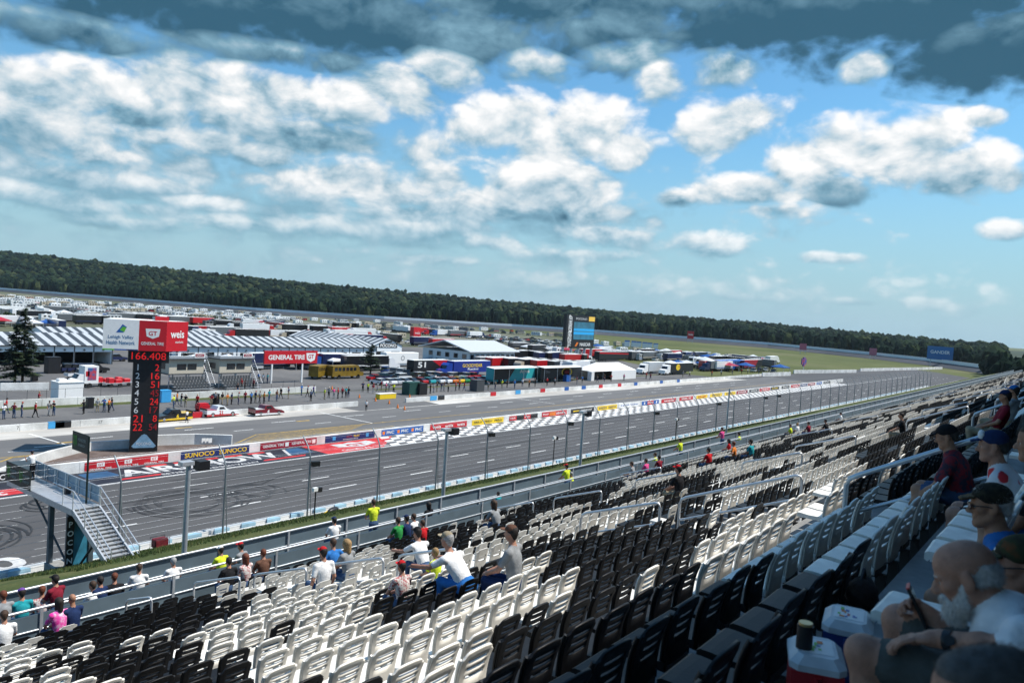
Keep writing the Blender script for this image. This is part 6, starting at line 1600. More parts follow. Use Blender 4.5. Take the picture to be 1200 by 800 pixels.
# cones
def cone(P, i):
    t = thing('traffic_cone', f'orange traffic cone on the concrete by the wall gap, {ORD[i]} from the left', 'traffic cone', P, 0, 'cones by the wall gap')
    MB().tube([(0, 0, .03), (0, 0, .75)], .2, 8, r1=.04).build('cone', ORANGE, t); MB().box(-.25, .25, -.25, .25, 0, .03).build('base', BLACK, t)
for i, (px, py) in enumerate(((347, 460), (389, 456), (421, 466), (440, 470), (456, 473), (466, 478), (474, 480), (480, 466))): cone(G(px, py), i)

# ---- buildings
ROOFW = M('roof_white_stripe', (0.52, 0.54, 0.55), 0.45, 0.2, var=0.08); ROOFD = M('roof_dark_stripe', (0.06, 0.07, 0.08), 0.5, 0.2, var=0.1)
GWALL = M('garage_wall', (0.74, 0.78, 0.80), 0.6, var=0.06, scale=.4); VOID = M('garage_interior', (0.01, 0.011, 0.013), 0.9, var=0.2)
def striped_roof(t, x0, x1, y0, y1, ze, zr, sw, skew=0.0, hip=False, axis='x'):
    """gabled roof with its ridge along x (or y): bands of white and dark metal running down the slope."""
    b = MB()
    def P(u, v, z): return (u, v, z) if axis == 'x' else (v, u, z)
    n = max(2, int(round((x1-x0)/sw))); ym = (y0+y1)/2; dx = (x1-x0)/n
    for i in range(n):
        a, c = x0+i*dx, x0+(i+1)*dx
        for ya, za, yb, zb in ((y0, ze, ym, zr), (y1, ze, ym, zr)):
            q = [P(a, ya, za), P(c, ya, za), P(c, yb, zb), P(a, yb, zb)]
            b.quad(*q, i % 2); b.quad(*[(x, y, z-.12) for x, y, z in q], 1)
    b.build('roof', [ROOFW, ROOFD], t)
def garage(name, label, x0, x1, Yf, depth, he, hr, doors, dw=5.0, dh=3.4):
    t = thing(name, label, 'garage', ((x0+x1)/2, Yf, 0)); L = (x1-x0)/2
    # front wall with real door openings
    b = MB(); xs = [-L+(i+.5)*2*L/doors for i in range(doors)]; cur = -L
    for x in xs:
        b.box(cur, x-dw/2, 0, .25, 0, he); b.box(x-dw/2, x+dw/2, 0, .25, dh, he); cur = x+dw/2
    b.box(cur, L, 0, .25, 0, he); b.box(-L, L, depth-.25, depth, 0, he); b.box(-L, -L+.25, .25, depth-.25, 0, he); b.box(L-.25, L, .25, depth-.25, 0, he)
    for s in (-L, L-.25): b.prism([(0, he), (depth, he), (depth/2, hr-.1)], s, s+.25, 0, axis='x')
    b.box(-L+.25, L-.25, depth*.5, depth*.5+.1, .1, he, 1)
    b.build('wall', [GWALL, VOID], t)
    tr = MB(); tr.box(-L-.1, L+.1, -.18, 0, he-.22, he+.02)
    for x in xs: tr.box(x+dw/2+(2*L/doors-dw)/2-.12, x+dw/2+(2*L/doors-dw)/2+.12, -.06, 0, 0, he-.22)
    for x in xs: tr.cyl((x, -.2, dh+.45), .22, .2, 8, 0, 'y')
    tr.build('trim', ROOFD, t)
    striped_roof(t, -L-.4, L+.4, -.6, depth+.6, he, hr, 1.3)
    return t
Yg = 184.0
xl0, xl1 = XY(-70, Yg), XY(131, Yg); xr0, xr1 = XY(205, Yg), XY(438, Yg)
he = ztop((xl1-8, Yg), 404.5)
garage('garage', 'long garage with striped roof and dark doors left of the scoring pylon', xl0, xl1, Yg, 17, he, he+2.3, 8, 4.0, he*.66)
garage('garage', 'long garage with striped roof and dark doors right of the scoring pylon', xr0, xr1, Yg-1, 17, he, he+2.3, 12, 3.6, he*.64)
Y2 = 224.0
garage('garage', 'second striped roof garage row behind the pylon sign', XY(60, Y2), XY(160, Y2), Y2, 20, 3.2, 5.8, 6, 3.8, 2.6)
garage('garage', 'striped roof garage with red trim right of the pylon sign, in the second row', XY(212, Y2), XY(280, Y2), Y2+6, 14, 3.4, 5.4, 6, 3.6, 2.6)
# gable fronted building carrying the track name
P = G(454, 419); t = thing('gable_garage', 'garage with a striped roof and a white gable front carrying the track name', 'garage', (P[0], P[1], 0)); w2 = 6.6; he2 = ztop(P, 404); hr2 = ztop(P, 397)
b = MB(); b.prism([(-w2, 0), (w2, 0), (w2, he2), (0, hr2), (-w2, he2)], 0, .3, 0); b.box(-w2, -w2+.3, .3, 45, 0, he2, 0); b.box(w2-.3, w2, .3, 45, 0, he2, 0); b.prism([(-w2, 0), (w2, 0), (w2, he2), (0, hr2), (-w2, he2)], 45, 45.3, 0); b.build('wall', GWALL, t)
striped_roof(t, -.3, 46, -w2-.5, w2+.5, he2-.25, hr2+.1, 1.5, axis='y')
b = MB(); b.box(-4.2, 4.2, -.1, 0, he2*.78, he2*1.12, 0); b.text('POCONO', (0, -.1, he2*.95), (1, 0, 0), (0, 0, 1), he2*.26, 1, width=7.4, lift=.02, bold=.03); b.box(-1.6, 1.6, -.1, 0, he2*1.17, he2*1.30, 0); b.build('name_board', [BLACK, WHITE], t)
b = MB()
for x in (-3.6, 3.6): b.box(x-2, x+2, -.04, 0, 0, he2*.5)
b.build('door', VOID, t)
# white office building
P = G(549, 432); P2 = G(598, 430); L = P2[0]-P[0]; hb = ztop(P, 412.5)
t = thing('office_building', 'two storey white building with a row of windows and a pale metal roof', 'building', (P[0], P[1], 0)); D_ = 20
MB().box(0, L, 0, D_, 0, hb).build('wall', M('office_wall', (0.62, 0.66, 0.67), 0.6, var=0.06), t)
b = MB(); b.prism([(-1.2, hb+.02), (D_/2, hb+2.8), (D_+1.2, hb+.02), (D_+1.2, hb+.3), (D_/2, hb+3.1), (-1.2, hb+.3)], -1.2, L+1.2, 0, axis='x'); b.build('roof', M('pale_metal_roof', (0.62, 0.64, 0.66), 0.4, 0.3, var=0.06), t)
n = 9
for i in range(n):
    x = (i+.5)*L/n; f = MB(); f.box(x-.85, x+.85, -.08, -.002, hb*.56, hb*.86); fo = f.build('window', GREY, t); g = MB(); g.box(x-.7, x+.7, -.1, -.082, hb*.59, hb*.83); g.build('pane', GLASS, fo)
for i in range(5):
    y = 2+i*3.6; f = MB(); f.box(-.08, -.002, y-.9, y+.9, hb*.56, hb*.86); fo = f.build('window', GREY, t); g = MB(); g.box(-.1, -.082, y-.75, y+.75, hb*.59, hb*.83); g.build('pane', GLASS, fo)
for i in (1, 3, 6): MB().box((i+.3)*L/n, (i+.7)*L/n+.4, -.06, -.002, 0, 2.2).build('door', GLASS, t)
b = MB(); b.box(-.07, -.002, 4, 14, hb*.28, hb*.44, 0); b.text('MEDIA CENTER', (-.07, 9, hb*.36), (0, -1, 0), (0, 0, 1), .8, 1, width=8, lift=.01); b.build('name_board', [BLUEGREY, WHITE], t)
b = MB(); b.prism([(-.4, 0), (-.4, hb*.5), (-5.5, 0)], 15.5, 17, 0); b.build('stair', STEEL, t)
# crew stands: raised cabins with a roof deck and seats beneath
BEIGE = M('cabin_beige', (0.50, 0.45, 0.36), 0.6, var=0.06)
def crew_stand(pxl, pxr, py, label, board):
    A, Bp = G(pxl, py), G(pxr, py); X0, X1, Yc = A[0], A[0]+abs(Bp[0]-A[0])+.0, max(A[1], Y_W2+6)
    X0, X1 = XY(pxl, Yc), XY(pxr, Yc); w = X1-X0
    t = thing('timing_stand', label, 'stand', (X0, Yc, 0))
    b = MB(); b.box(0, w*.84, 0, 5, 3.0, 5.6, 0); b.box(-.2, w*.84+.2, -.2, 5.2, 2.8, 3.0, 1); b.box(-.4, w*.84+.4, -.6, 5.4, 5.6, 5.8, 1); b.build('cabin', [BEIGE, DGREY], t)
    for u in (.22, .52): MB().box(w*.84*u, w*.84*(u+.26), -.05, -.002, 3.7, 4.8).build('window', GLASS, t)
    MB().box(-.05, -.002, 1.4, 3.6, 3.7, 4.8).build('window', GLASS, t)
    b = MB()
    for x in (.1, w*.42, w*.84-.1):
        for y in (.1, 4.9): b.box(x-.1, x+.1, y-.1, y+.1, 0, 2.8)
    b.build('posts', STEEL, t)
    b = MB()
    for z in (6.3, 6.85): b.tube([(-.3, -.5, z), (w*.84+.3, -.5, z)], .035, 5); b.tube([(-.3, -.5, z), (-.3, 5.3, z)], .035, 5)
    for x in np.linspace(-.3, w*.84+.3, 7): b.tube([(x, -.5, 5.8), (x, -.5, 6.85)], .03, 5)
    b.box(-.25, w*.84+.25, -.53, -.51, 5.85, 6.3, 0); b.build('deck_railing', STEEL, t)
    b = MB(); b.box(w*.55, w*.80, -.66, -.60, 5.95, 6.9, 0); b.box(w*.57, w*.78, -.68, -.665, 6.15, 6.7, 1); b.text(board, (w*.675, -.685, 6.42), (1, 0, 0), (0, 0, 1), .3, 0, width=w*.17, lift=.01); b.build('sign', [WHITE, MAROON], t)
    b = MB()
    for k in range(4):
        b.box(-.2, w*.84+.2, -3.2+k*.8, -2.45+k*.8, .3+k*.45, .36+k*.45, 0)
        for x in np.arange(.2, w*.84, .62): b.box(x-.22, x+.22, -2.75+k*.8, -2.68+k*.8, .36+k*.45, 1.1+k*.45, 1)
    b.build('bleachers', [STEEL, DGREY], t)
    b = MB()
    for k in range(14): b.box(w*.86, w*.86+1.1, -2.2+k*.28, -1.9+k*.28, 5.6-(14-k)*.4, 5.64-(14-k)*.4)
    b.tube([(w*.86, -2.2, 1.0), (w*.86, 1.9, 6.6)], .04, 5); b.tube([(w*.86+1.1, -2.2, 1.0), (w*.86+1.1, 1.9, 6.6)], .04, 5); b.build('stair', STEEL, t)
    return X0, Yc, w
a1 = crew_stand(197, 245, 457, 'beige timing cabin on stilts with a railed roof, nearest the pylon', 'GENERAL')
a2 = crew_stand(256, 300, 455, 'beige timing cabin on stilts with a railed roof, left of the big red sign', 'GENERAL')
for i, (dx, c) in enumerate(((.4, 'yellow'), (1.0, 'navy'), (2.2, 'black'))): person(f'person in {c} standing on the roof deck of the timing cabin by the pylon', (a1[0]+dx, a1[1]+1.5, 5.8), RNG.uniform(0, 6), kind='stand', arms='side', lean=.05, shirt=c, trou='denim', h=0.034)
# red sign on posts
A = XY(310, 138.0); P = (A+4, 138.0); z0, z1 = ztop(P, 426), ztop(P, 411); w = XY(372, 138, (z0+z1)/2)-XY(310, 138, (z0+z1)/2)
t = thing('sponsor_sign', 'large red sign with white lettering on white posts in the pits', 'sign', (XY(310, 138, (z0+z1)/2), 138, 0))
b = MB(); b.box(0, w, 0, .35, z0, z1, 0); b.text('GENERAL TIRE', (w*.41, 0, (z0+z1)/2), (1, 0, 0), (0, 0, 1), (z1-z0)*.38, 1, width=w*.68, lift=.02, bold=.03)
b.poly([(-1.3, .9), (1.3, .9), (1.05, -.6), (0, -1.1), (-1.05, -.6)], (w*.87, 0, (z0+z1)/2), (1, 0, 0), (0, 0, 1), 1, .02); b.text('GT', (w*.87, -.02, (z0+z1)/2+.1), (1, 0, 0), (0, 0, 1), .9, 0, width=1.5, lift=.02, bold=.02); b.build('board', [RED, WHITE], t)
for u in (.15, .72): MB().box(w*u-.15, w*u+.15, .05, .3, 0, z0).build('post', WHITE, t)
# small red and white tower sign
P = G(488, 404); z0, z1 = ztop(P, 395), ztop(P, 383.5); t = thing('tower_sign', 'small upright red sign on a white base among the parked vehicles', 'sign', (P[0], P[1], 0))
MB().box(-2.2, 2.2, 0, 2.2, 0, z0).build('base', WHITE, t); b = MB(); b.box(-2.4, 2.4, -.1, 2.3, z0, z1, 0); b.text('weis', (0, -.1, z0+(z1-z0)*.45), (1, 0, 0), (0, 0, 1), 1.2, 1, width=3.2, lift=.03); b.build('panel', [RED, WHITE], t)
# big screen
P = np.array([250.0, 172.0, 0]); X0, X1 = XY(672, 172, 15), XY(697, 172, 15); z0, z1 = ztop(((X0+X1)/2, 172), 408), ztop(((X0+X1)/2, 172), 370)
t = thing('video_board', 'tall black video board with a lit screen on a steel frame', 'screen', (X0, 172, 0)); w = X1-X0
MB().box(0, w, 0, 1.5, z0, z1).build('cabinet', BLACK, t)
b = MB(); hs = z1-z0
SCR = M('screen_picture', (0.03, 0.12, 0.18), 0.3, var=0.5, scale=.3, emit=(0.04, 0.15, 0.22), estr=0.35); SCB = M('screen_blue', (0.02, 0.25, 0.5), 0.3, var=0.1, emit=(0.02, 0.28, 0.6), estr=0.45); SCG = M('screen_gold', (0.5, 0.33, 0.05), 0.3, var=.1, emit=(.8, .5, .08), estr=.4)
b.box(.4, w-.4, -.04, -.005, z0+hs*.27, z0+hs*.80, 0); b.box(.4, w-.4, -.06, -.045, z0+hs*.42, z0+hs*.50, 1); b.box(.4, w-.4, -.06, -.045, z0+hs*.53, z0+hs*.60, 1); b.box(w*.7, w-.3, -.04, -.005, z0+hs*.84, z0+hs*.98, 2); b.build('screen', [SCR, SCB, SCG], t)
b = MB(); b.text('NASCAR', (w*.6, -.02, z0+hs*.12), (1, 0, 0), (0, 0, 1), hs*.10, 0, width=w*.5, lift=.02, bold=.02); b.text('POCONO', (w*.36, -.02, z0+hs*.90), (1, 0, 0), (0, 0, 1), hs*.06, 0, width=w*.5, lift=.02); b.prism([(w*.12, z0+hs*.06), (w*.2, z0+hs*.06), (w*.28, z0+hs*.18), (w*.2, z0+hs*.18)], -.04, -.01, 1); b.build('lettering', [WHITE, ORANGE], t)
X2 = XY(662.5, 172, 15)-X0
b = MB(); b.box(X2, -.35, -.6, .9, z0+.6, z1+.2, 0)
for i, ch in enumerate('POCONO RACEWAY'[::-1]): b.text(ch, ((X2-.35)/2, -.6, z0+1.2+i*(hs-1.2)/14), (0, 0, 1), (-1, 0, 0), abs(X2)*.45, 1, lift=.02) if ch != ' ' else None
b.build('side_panel', [BLACK, WHITE], t)
for x in (.5, w*.35, w*.65, w-.5, X2+.3): MB().box(x-.25, x+.25, .2, 1.2, 0, z0+.7).build('leg', STEEL, t)
for x in (.5, w*.35): MB().tube([(x, .7, 0), (x+w*.3, .7, z0)], .12, 5).build('brace', STEEL, t)

# ---- haulers near the pit wall, built in parts
def hauler(px0, px1, py, Yc, label, body, texts=(), stripe=None, tractor=None, roof=WHITE, h=4.1, shapes=()):
    X0, X1 = XY(px0, Yc), XY(px1, Yc); L = X1-X0; t = thing('race_hauler', label, 'hauler', (X0, Yc, 0))
    mats = [body, roof]; b = MB(); b.bbox(0, L, 0, 2.6, 1.0, h, .05, 0); b.box(.1, L-.1, .1, 2.5, h, h+.08, 1); b.box(.6, L*.7, .2, 2.4, .5, 1.0, 0)
    def mi(m):
        if m not in mats: mats.append(m)
        return mats.index(m)
    for pts, m in shapes: b.poly([(u*L, 1.0+v*(h-1.0)) for u, v in pts], (0, 0, 0), (1, 0, 0), (0, 0, 1), mi(m), .012)
    for s, u, v, hh, m, w in texts: b.text(s, (u*L, 0, 1.0+v*(h-1)), (1, 0, 0), (0, 0, 1), hh, mi(m), width=w, lift=.02, bold=.02)
    b.build('trailer', mats, t)
    for x in (L*.14, L*.22):
        for y in (0.02, 2.28): MB().cyl((x, y, .5), .5, .3, 12, 0, 'y').build('wheel', RUBBER, t)
    if tractor:
        s = -1; b = MB(); x0 = -4.6
        b.prism([(-.3, .6), (-.3, 3.6), (-1.5, 3.7), (-2.4, 3.1), (-2.8, 2.1), (-4.4, 1.8), (-4.6, .6)], .1, 2.5, 0); b.build('tractor', tractor, t)
        MB().prism([(-2.38, 3.02), (-2.76, 2.15), (-2.82, 2.15), (-2.46, 3.05)], .3, 2.3, 0).build('windscreen', GLASS, t)
        for x in (-1.0, -3.8):
            for y in (0.0, 2.25): MB().cyl((x, y, .5), .5, .32, 12, 0, 'y').build('wheel', RUBBER, t)
    return t
hauler(484, 526, 441, 142, 'black and red race hauler with a large white number left of the blue hauler', BLACK, [('51', .22, .62, 1.5, WHITE, 3.0)], shapes=[([(.5, 1.0), (.95, 1.0), (.8, .3)], RED)])
hauler(531, 574, 442, 138, 'dark blue tyre maker hauler with yellow lettering and a blue tractor', M('royal_blue_vinyl', (0.012, 0.03, 0.22), .4, var=.05), [('GOODYEAR', .5, .62, .95, YELLOW, 8.5), ('Racing', .52, .28, .8, WHITE, 4.6)], tractor=M('tractor_blue', (0.015, 0.05, 0.30), .3, var=.05, coat=.5))
hauler(452, 490, 428, 165, 'plain white trailer with a round emblem behind the dark pine', WHITE, [('O', .5, .5, 1.5, GREY, 1.6)])
hauler(578, 627, 452, 121, 'teal race hauler with white lettering beside a white awning', TEAL, [('Argos', .72, .6, 1.3, WHITE, 4.2)], shapes=[([(0, 0), (.35, 0), (.5, 1), (0, 1)], BLACK)])
cir = [(.62+.13*math.cos(a), .5+.42*math.sin(a)) for a in np.linspace(0, 6.28, 20)[:-1]]; cin = [(.62+.105*math.cos(a), .5+.34*math.sin(a)) for a in np.linspace(0, 6.28, 20)[:-1]]
hauler(633, 681, 450, 119, 'black race hauler with a yellow ring and white artwork near the pit wall', BLACK, [('Ohio', .16, .6, .7, GREY, 2.2), ('RACE', .62, .5, .9, RED, 1.9)], shapes=[(cir, YELLOW), (cin, WHITE)])
hauler(760, 778, 441, 124, 'pale grey hauler behind the first white tractor', M('pale_trailer', (.45, .48, .5), .5), tractor=WHITE)
hauler(786, 812, 441, 119, 'black hauler with a yellow emblem behind the second white tractor', BLACK, [('EAST', .36, .6, .6, RED, 1.6)], tractor=WHITE, shapes=[([(.3+.09*math.cos(a), .55+.36*math.sin(a)) for a in np.linspace(0, 6.28, 14)[:-1]], YELLOW)])
hauler(872, 893, 437, 124, 'dark red hauler at the right end of the hauler row', MAROON, shapes=[([(.6, 0), (1, 0), (1, 1), (.75, 1)], BLACK)])
hauler(842, 868, 437, 126, 'dark hauler under a bright blue awning in the right hand row', NAVY, shapes=[([(0, .7), (1, .7), (1, 1), (0, 1)], BLUE)])
hauler(702, 736, 416, 168, 'dark hauler with a red stripe just right of the video board', BLACK, shapes=[([(0, .75), (1, .6), (1, .75), (0, .95)], RED)])
hauler(740, 770, 417, 168, 'charcoal hauler behind the white marquee', DGREY)
for px0, px1, Yc, m, l in ((578, 630, 118, WHITE, 'long white awning over the teal hauler'), (637, 682, 116.4, WHITE, 'white awning above the hauler with the yellow ring'), (843, 872, 122, BLUE, 'bright blue awning in front of the right hand haulers')):
    X0, X1 = XY(px0, Yc), XY(px1, Yc); t = thing('awning', l, 'awning', (X0, Yc, 0)); MB().prism([(0, 4.15), (2.6, 4.4), (2.6, 4.46), (0, 4.22)], 0, X1-X0, 0, axis='x').build('cover', m, t)
    for x in np.linspace(.2, X1-X0-.2, 4): MB().tube([(x, .1, 0), (x, .1, 4.15)], .05, 5).build('post', STEEL, t)
# marquee
P0_, P1_ = G(697, 446), G(744, 443); Yc = 116.5; X0, X1 = XY(696, Yc), XY(745, Yc); w = X1-X0
t = thing('marquee', 'white marquee tent with a peaked roof and half its side open', 'tent', (X0, Yc, 0))
MB().add([(0, 0, 2.7), (w, 0, 2.7), (w, 7, 2.7), (0, 7, 2.7), (w*.22, 3.5, 4.9), (w*.78, 3.5, 4.9)], [(0, 1, 5, 4), (1, 2, 5), (2, 3, 4, 5), (3, 0, 4), (3, 2, 1, 0)], 0).build('roof', WHITE, t)
MB().box(w*.4, w, .02, .05, 0, 2.7).box(w-.05, w-.02, .05, 7, 0, 2.7).box(0, w, 6.95, 6.98, 0, 2.7).build('side_wall', WHITE, t)
for x in np.linspace(0.1, w-.1, 6): MB().tube([(x, .1, 0), (x, .1, 2.7)], .06, 6).build('post', STEEL, t)
# yellow bus and yellow truck
def box_bus(P, rz, L, label, m, name='yellow_bus'):
    t = thing(name, label, 'bus', P, rz); b = MB(); b.prism([(-L/2, .6), (-L/2, 3.1), (L/2-1.6, 3.15), (L/2-1.1, 1.7), (L/2, 1.55), (L/2, .6)], -1.2, 1.2, 0); b.build('body', m, t)
    for i in range(6): MB().box(-L/2+.6+i*(L-2.6)/6, -L/2+.3+(i+1)*(L-2.6)/6, -1.22, 1.22, 1.9, 2.7).build('window', GLASS, t)
    for x in (-L/2+2, L/2-1.6):
        for s in (-1, 1): MB().cyl((x, s*1.2-(.25 if s > 0 else 0), .5), .5, .25, 12, 0, 'y').build('wheel', RUBBER, t)
BUSY = M('bus_dark_yellow', (.20, .125, .012), .45, var=.3, scale=.8)
box_bus(G(404, 443), 0.0, 9.5, 'dark yellow bus parked left of the dark pine', BUSY); box_bus(G(374, 443), 0.5, 7, 'shorter dark yellow bus under the right end of the red sign', BUSY)
# shed, box truck, bins, dumpsters, containers
P = G(76, 467); z = ztop(P, 446)
t = thing('white_shed', 'small white shed with a roof vent standing behind the rear wall', 'shed', (P[0], Y_W2+4, 0)); MB().box(-2.1, 1.6, 0, 2.8, 0, z).build('wall', WHITE, t); MB().box(-2.2, 1.7, -.1, 2.9, z, z+.12).build('roof', WHITE, t); MB().bbox(-1.8, -.6, .8, 1.9, z+.12, z+.55, .1).build('vent', WHITE, t)
P = G(100, 452); Yc = 142; X0, X1 = XY(86, Yc), XY(115, Yc); t = thing('box_truck', 'white box truck with a red panel and flag artwork behind the shed', 'truck', (X0, Yc, 0)); w = X1-X0
b = MB(); b.box(1.8, w, 0, 2.4, .8, 3.9, 0); b.box(2.6, w-2.2, -.03, -.003, 2.1, 3.0, 1); b.box(w-1.9, w-.4, -.03, -.003, 1.4, 3.6, 2); b.build('cargo_box', [WHITE, RED, two_tone('flag_art', (.03, .12, .3), (.5, .05, .06), 1.3)], t); b = MB(); b.prism([(0, .5), (0, 1.5), (.6, 1.7), (1.0, 2.5), (1.75, 2.5), (1.75, .5)], .1, 2.3, 0); b.build('cab', WHITE, t); MB().prism([(.58, 1.72), (.98, 2.44), (.94, 2.46), (.54, 1.74)], .3, 2.1, 0).build('windscreen', GLASS, t)
for x in (.8, w-1.5):
    for y in (0, 2.15): MB().cyl((x, y, .45), .45, .25, 10, 0, 'y').build('wheel', RUBBER, t)
for px, py, w, d, h, m, l, n in ((482, 462, 3.6, 2.2, 2.5, M('dumpster_green', (.012, .06, .05), .6), 'dark green shipping container beside the pit crowd', 'container'), (492, 462, 2.4, 2.0, 2.3, BLACK, 'black container right of the dark green one', 'container'), (559, 458, 2.8, 2.0, 2.5, DGREY, 'dark container at the right of the bright car row', 'container'), (105, 478, .9, .9, 1.5, BLACK, 'black bin on the grass strip left of the pylon', 'bin'), (252, 473, 1.0, 1.0, 1.6, BLACK, 'black bin on the grass strip below the timing cabins', 'bin'), (192, 471, 1.7, 1.4, 1.9, SKYBLUE, 'light blue tank beside the scoring pylon', 'tank'), (40, 446, 1.0, 1.0, 1.3, BLACK, 'black bin near the tall conifers', 'bin'),
                                 (61, 437, 2.4, 2.0, 3.2, BLACK, 'black cabinet in front of the left garage', 'cabinet'), (664, 447, 2.2, 1.2, 1.8, BLUE, 'blue round ended tank at the pit wall', 'tank'), (692, 446, 1.6, 1.4, 2.6, WHITE, 'white portable cabinet left of the marquee', 'cabinet'), (452, 467, 4.4, 1.2, 1.0, YELLOW, 'yellow crash barrier with a white top at the wall gap', 'crash barrier')):
    P = G(px, py); t = thing(n.replace(' ', '_'), l, n, (P[0], P[1], 0)); MB().bbox(-w/2, w/2, -d/2, d/2, .05, h, .06).build('body', m, t); MB().box(-w/2-.03, w/2+.03, -d/2-.03, d/2+.03, h+.002, h+.1).build('lid', m if n != 'crash barrier' else WHITE, t)
# trailers with dark tyres by the left garage
for i, px in enumerate((78, 87, 94, 103, 110)):
    vehicle('pickup', G(px, 436.5), 0, RNG.choice(['black', 'navy', 'black']), f'dark pickup truck in the row before the left garage, {ORD[i]} from the left', 'dark pickups before the left garage')
for i, (px, py) in enumerate(((120, 452), (133, 453), (143, 452))):
    t = thing('equipment_trailer', f'low flat trailer with red gear by the rear wall, {ORD[i]} from the left', 'trailer', G(px, py), 0, 'flat trailers behind the rear wall'); MB().box(-1.8, 1.8, -.9, .9, .6, .75).build('deck', STEEL, t); b = MB(); b.bbox(-1.2, -.2, -.6, .6, .752, 1.7, .1); b.bbox(.1, 1.3, -.5, .5, .752, 1.4, .1); b.build('load', RED, t)
    for x in (-.8, .8): MB().cyl((x, -.95, .35), .35, .2, 10, 0, 'y').build('wheel', RUBBER, t)
# signs and flags across the infield
for px, py0, py1, wpx, m, l, txt in ((809, 396, 388, 8, RED, 'red board on the far turn wall', 'weis'), (941, 408, 402.5, 8, M('pink_board', (.45, .10, .16), .5), 'pinkish board on the far turn wall, left one', ''), (1023, 414, 408, 8, M('rose_board', (.42, .12, .18), .5), 'pinkish board on the far turn wall, right one', ''), (1101, 422, 406, 26, M('board_blue', (.02, .14, .36), .5), 'big blue billboard beside the far turn', 'GANDER')):
    P = G(px, py0, 3.0)*np.array([.9, .9, 1]); z = ztop(P, py1); d = np.linalg.norm(P[:2]); w = wpx*d/F*.9; a = math.atan2(P[1], P[0])-math.pi/2
    t = thing('billboard', l, 'billboard', (P[0], P[1], 0), a); b = MB(); b.box(-w/2, w/2, 0, .5, max(z*.35, 3.2), z, 0)
    if txt: b.text(txt, (0, 0, z*.72), (1, 0, 0), (0, 0, 1), z*.16, 1, width=w*.75, lift=.05, bold=.02)
    b.build('board', [m, WHITE], t)
    for x in (-w*.35, w*.35): MB().box(x-.2, x+.2, .55, .9, -.1, z*.9).build('leg', STEEL, t)
P = G(941, 437); t = thing('round_sign', 'small coloured sign on a post beyond the pit exit', 'sign', (P[0], P[1], 0)); z = ztop(P, 420); MB().tube([(0, 0, 0), (0, 0, z)], .15, 6).build('post', WHITE, t); MB().box(-3.2, 3.2, -.2, .2, z-2.6, z).box(-1.2, 1.2, -.3, .3, z-3.4, z+.6).build('panel', two_tone('sign_redblue', (.35, .05, .06), (.03, .08, .3), .5), t)
for i, px in enumerate((731, 739, 745, 752, 758, 765)):
    P = G(px, 413); z = ztop(P, 398.5+i*.7); t = thing('feather_flag', f'blue and white upright banner on the infield grass, {ORD[i]} from the left', 'banner', (P[0], P[1], 0), -.6, 'upright banners on the infield grass'); MB().tube([(0, 0, 0), (0, 0, z)], .09, 5).build('pole', STEEL, t); MB().box(.1, 3.2, -.04, .04, z*.5, z*.9, 0).box(.1, 3.2, -.05, .05, z*.9, z, 1).build('banner', [M('banner_pale', (.35, .45, .5), .6), BLUE], t)
P = G(1155, 424, 3); t = thing('far_building', 'pale low building beyond the far turn at the right', 'building', (P[0]+14, P[1]+6, 0), .4); MB().box(-10, 10, 0, 8, 0, 5).build('wall', WHITE, t); MB().prism([(-11, 5), (11, 5), (8, 7), (-8, 7)], -.6, 8.6).build('roof', M('roof_tan', (.4, .36, .28), .6), t)
P = G(766, 392, 2); t = thing('flag_pole', 'yellowish tall pole at the far treeline right of the screen', 'pole', (P[0], P[1], 0)); MB().tube([(0, 0, 0), (0, 0, ztop(P, 372))], .5, 6).build('pole', M('pole_tan', (.4, .33, .18), .6), t)

# ---- trees
def conifer(name, label, P, h, rad, seed, bare=0.12, pine=False):
    rg = random.Random(seed); t = thing(name, label, 'tree', (P[0], P[1], 0))
    b = MB(); b.tube([(0, 0, -.1), (.05, 0, h*.5), (0, 0, h*.97)], .24, 7, r1=.03)
    n = int(h*7)
    V, Fq, mi = [], [], []
    for i in range(n):
        u = (i+rg.random())/n; z = h*(bare+(1-bare)*u); r = rad*(1-u)**(.75 if not pine else .55)*rg.uniform(.6, 1.12)+.12
        if pine: r *= 1.0 if rg.random() < .85 else .4
        a = rg.random()*6.283; droop = -0.18*r if not pine else .12*r
        e = np.array([r*math.cos(a), r*math.sin(a), z+droop]); s = np.array([0, 0, z])
        b.tube([s, e], .035, 4, r1=.012)
        m = int(30+r*46)
        for _ in range(m):
            w = rg.random()**.6; p = s+(e-s)*w+np.array([rg.gauss(0, .10+.10*r*w), rg.gauss(0, .10+.10*r*w), rg.gauss(0, .07)])
            L = rg.uniform(.2, .44); aa = rg.random()*6.283; tt = rg.uniform(-.5, .35)
            d = np.array([math.cos(aa)*math.cos(tt), math.sin(aa)*math.cos(tt), math.sin(tt)])*L; q = np.array([-math.sin(aa), math.cos(aa), 0])*L*.38
            o = len(V); V += [p-d*.3, p+q+d*.2, p+d, p-q+d*.2]; Fq.append((o, o+1, o+2, o+3)); mi.append(rg.choice([0, 0, 1]))
    b.build('trunk', M('bark', (.07, .05, .035), .9, var=.3, scale=6), t)
    me = np_mesh('crown', np.array(V), [np.array(Fq)], [np.array(mi)], [M(name+'_needles_a', (.020, .040, .018), .8, var=.3), M(name+'_needles_b', (.038, .060, .022), .8, var=.3)])
    obj('crown', me, t)
P = G(26, 449); conifer('spruce_tree', 'tall dark conifer at the left edge, right one of the pair', P, ztop(P, 361), 3.4, 3)
P = G(17, 449); conifer('spruce_tree', 'shorter dark conifer at the left edge, left one of the pair', P, ztop(P, 380), 3.0, 4)
P = G(434, 438); conifer('pine_tree', 'dark bushy pine between the yellow bus and the white trailer', P, ztop(P, 404), 3.2, 5, .10, True)
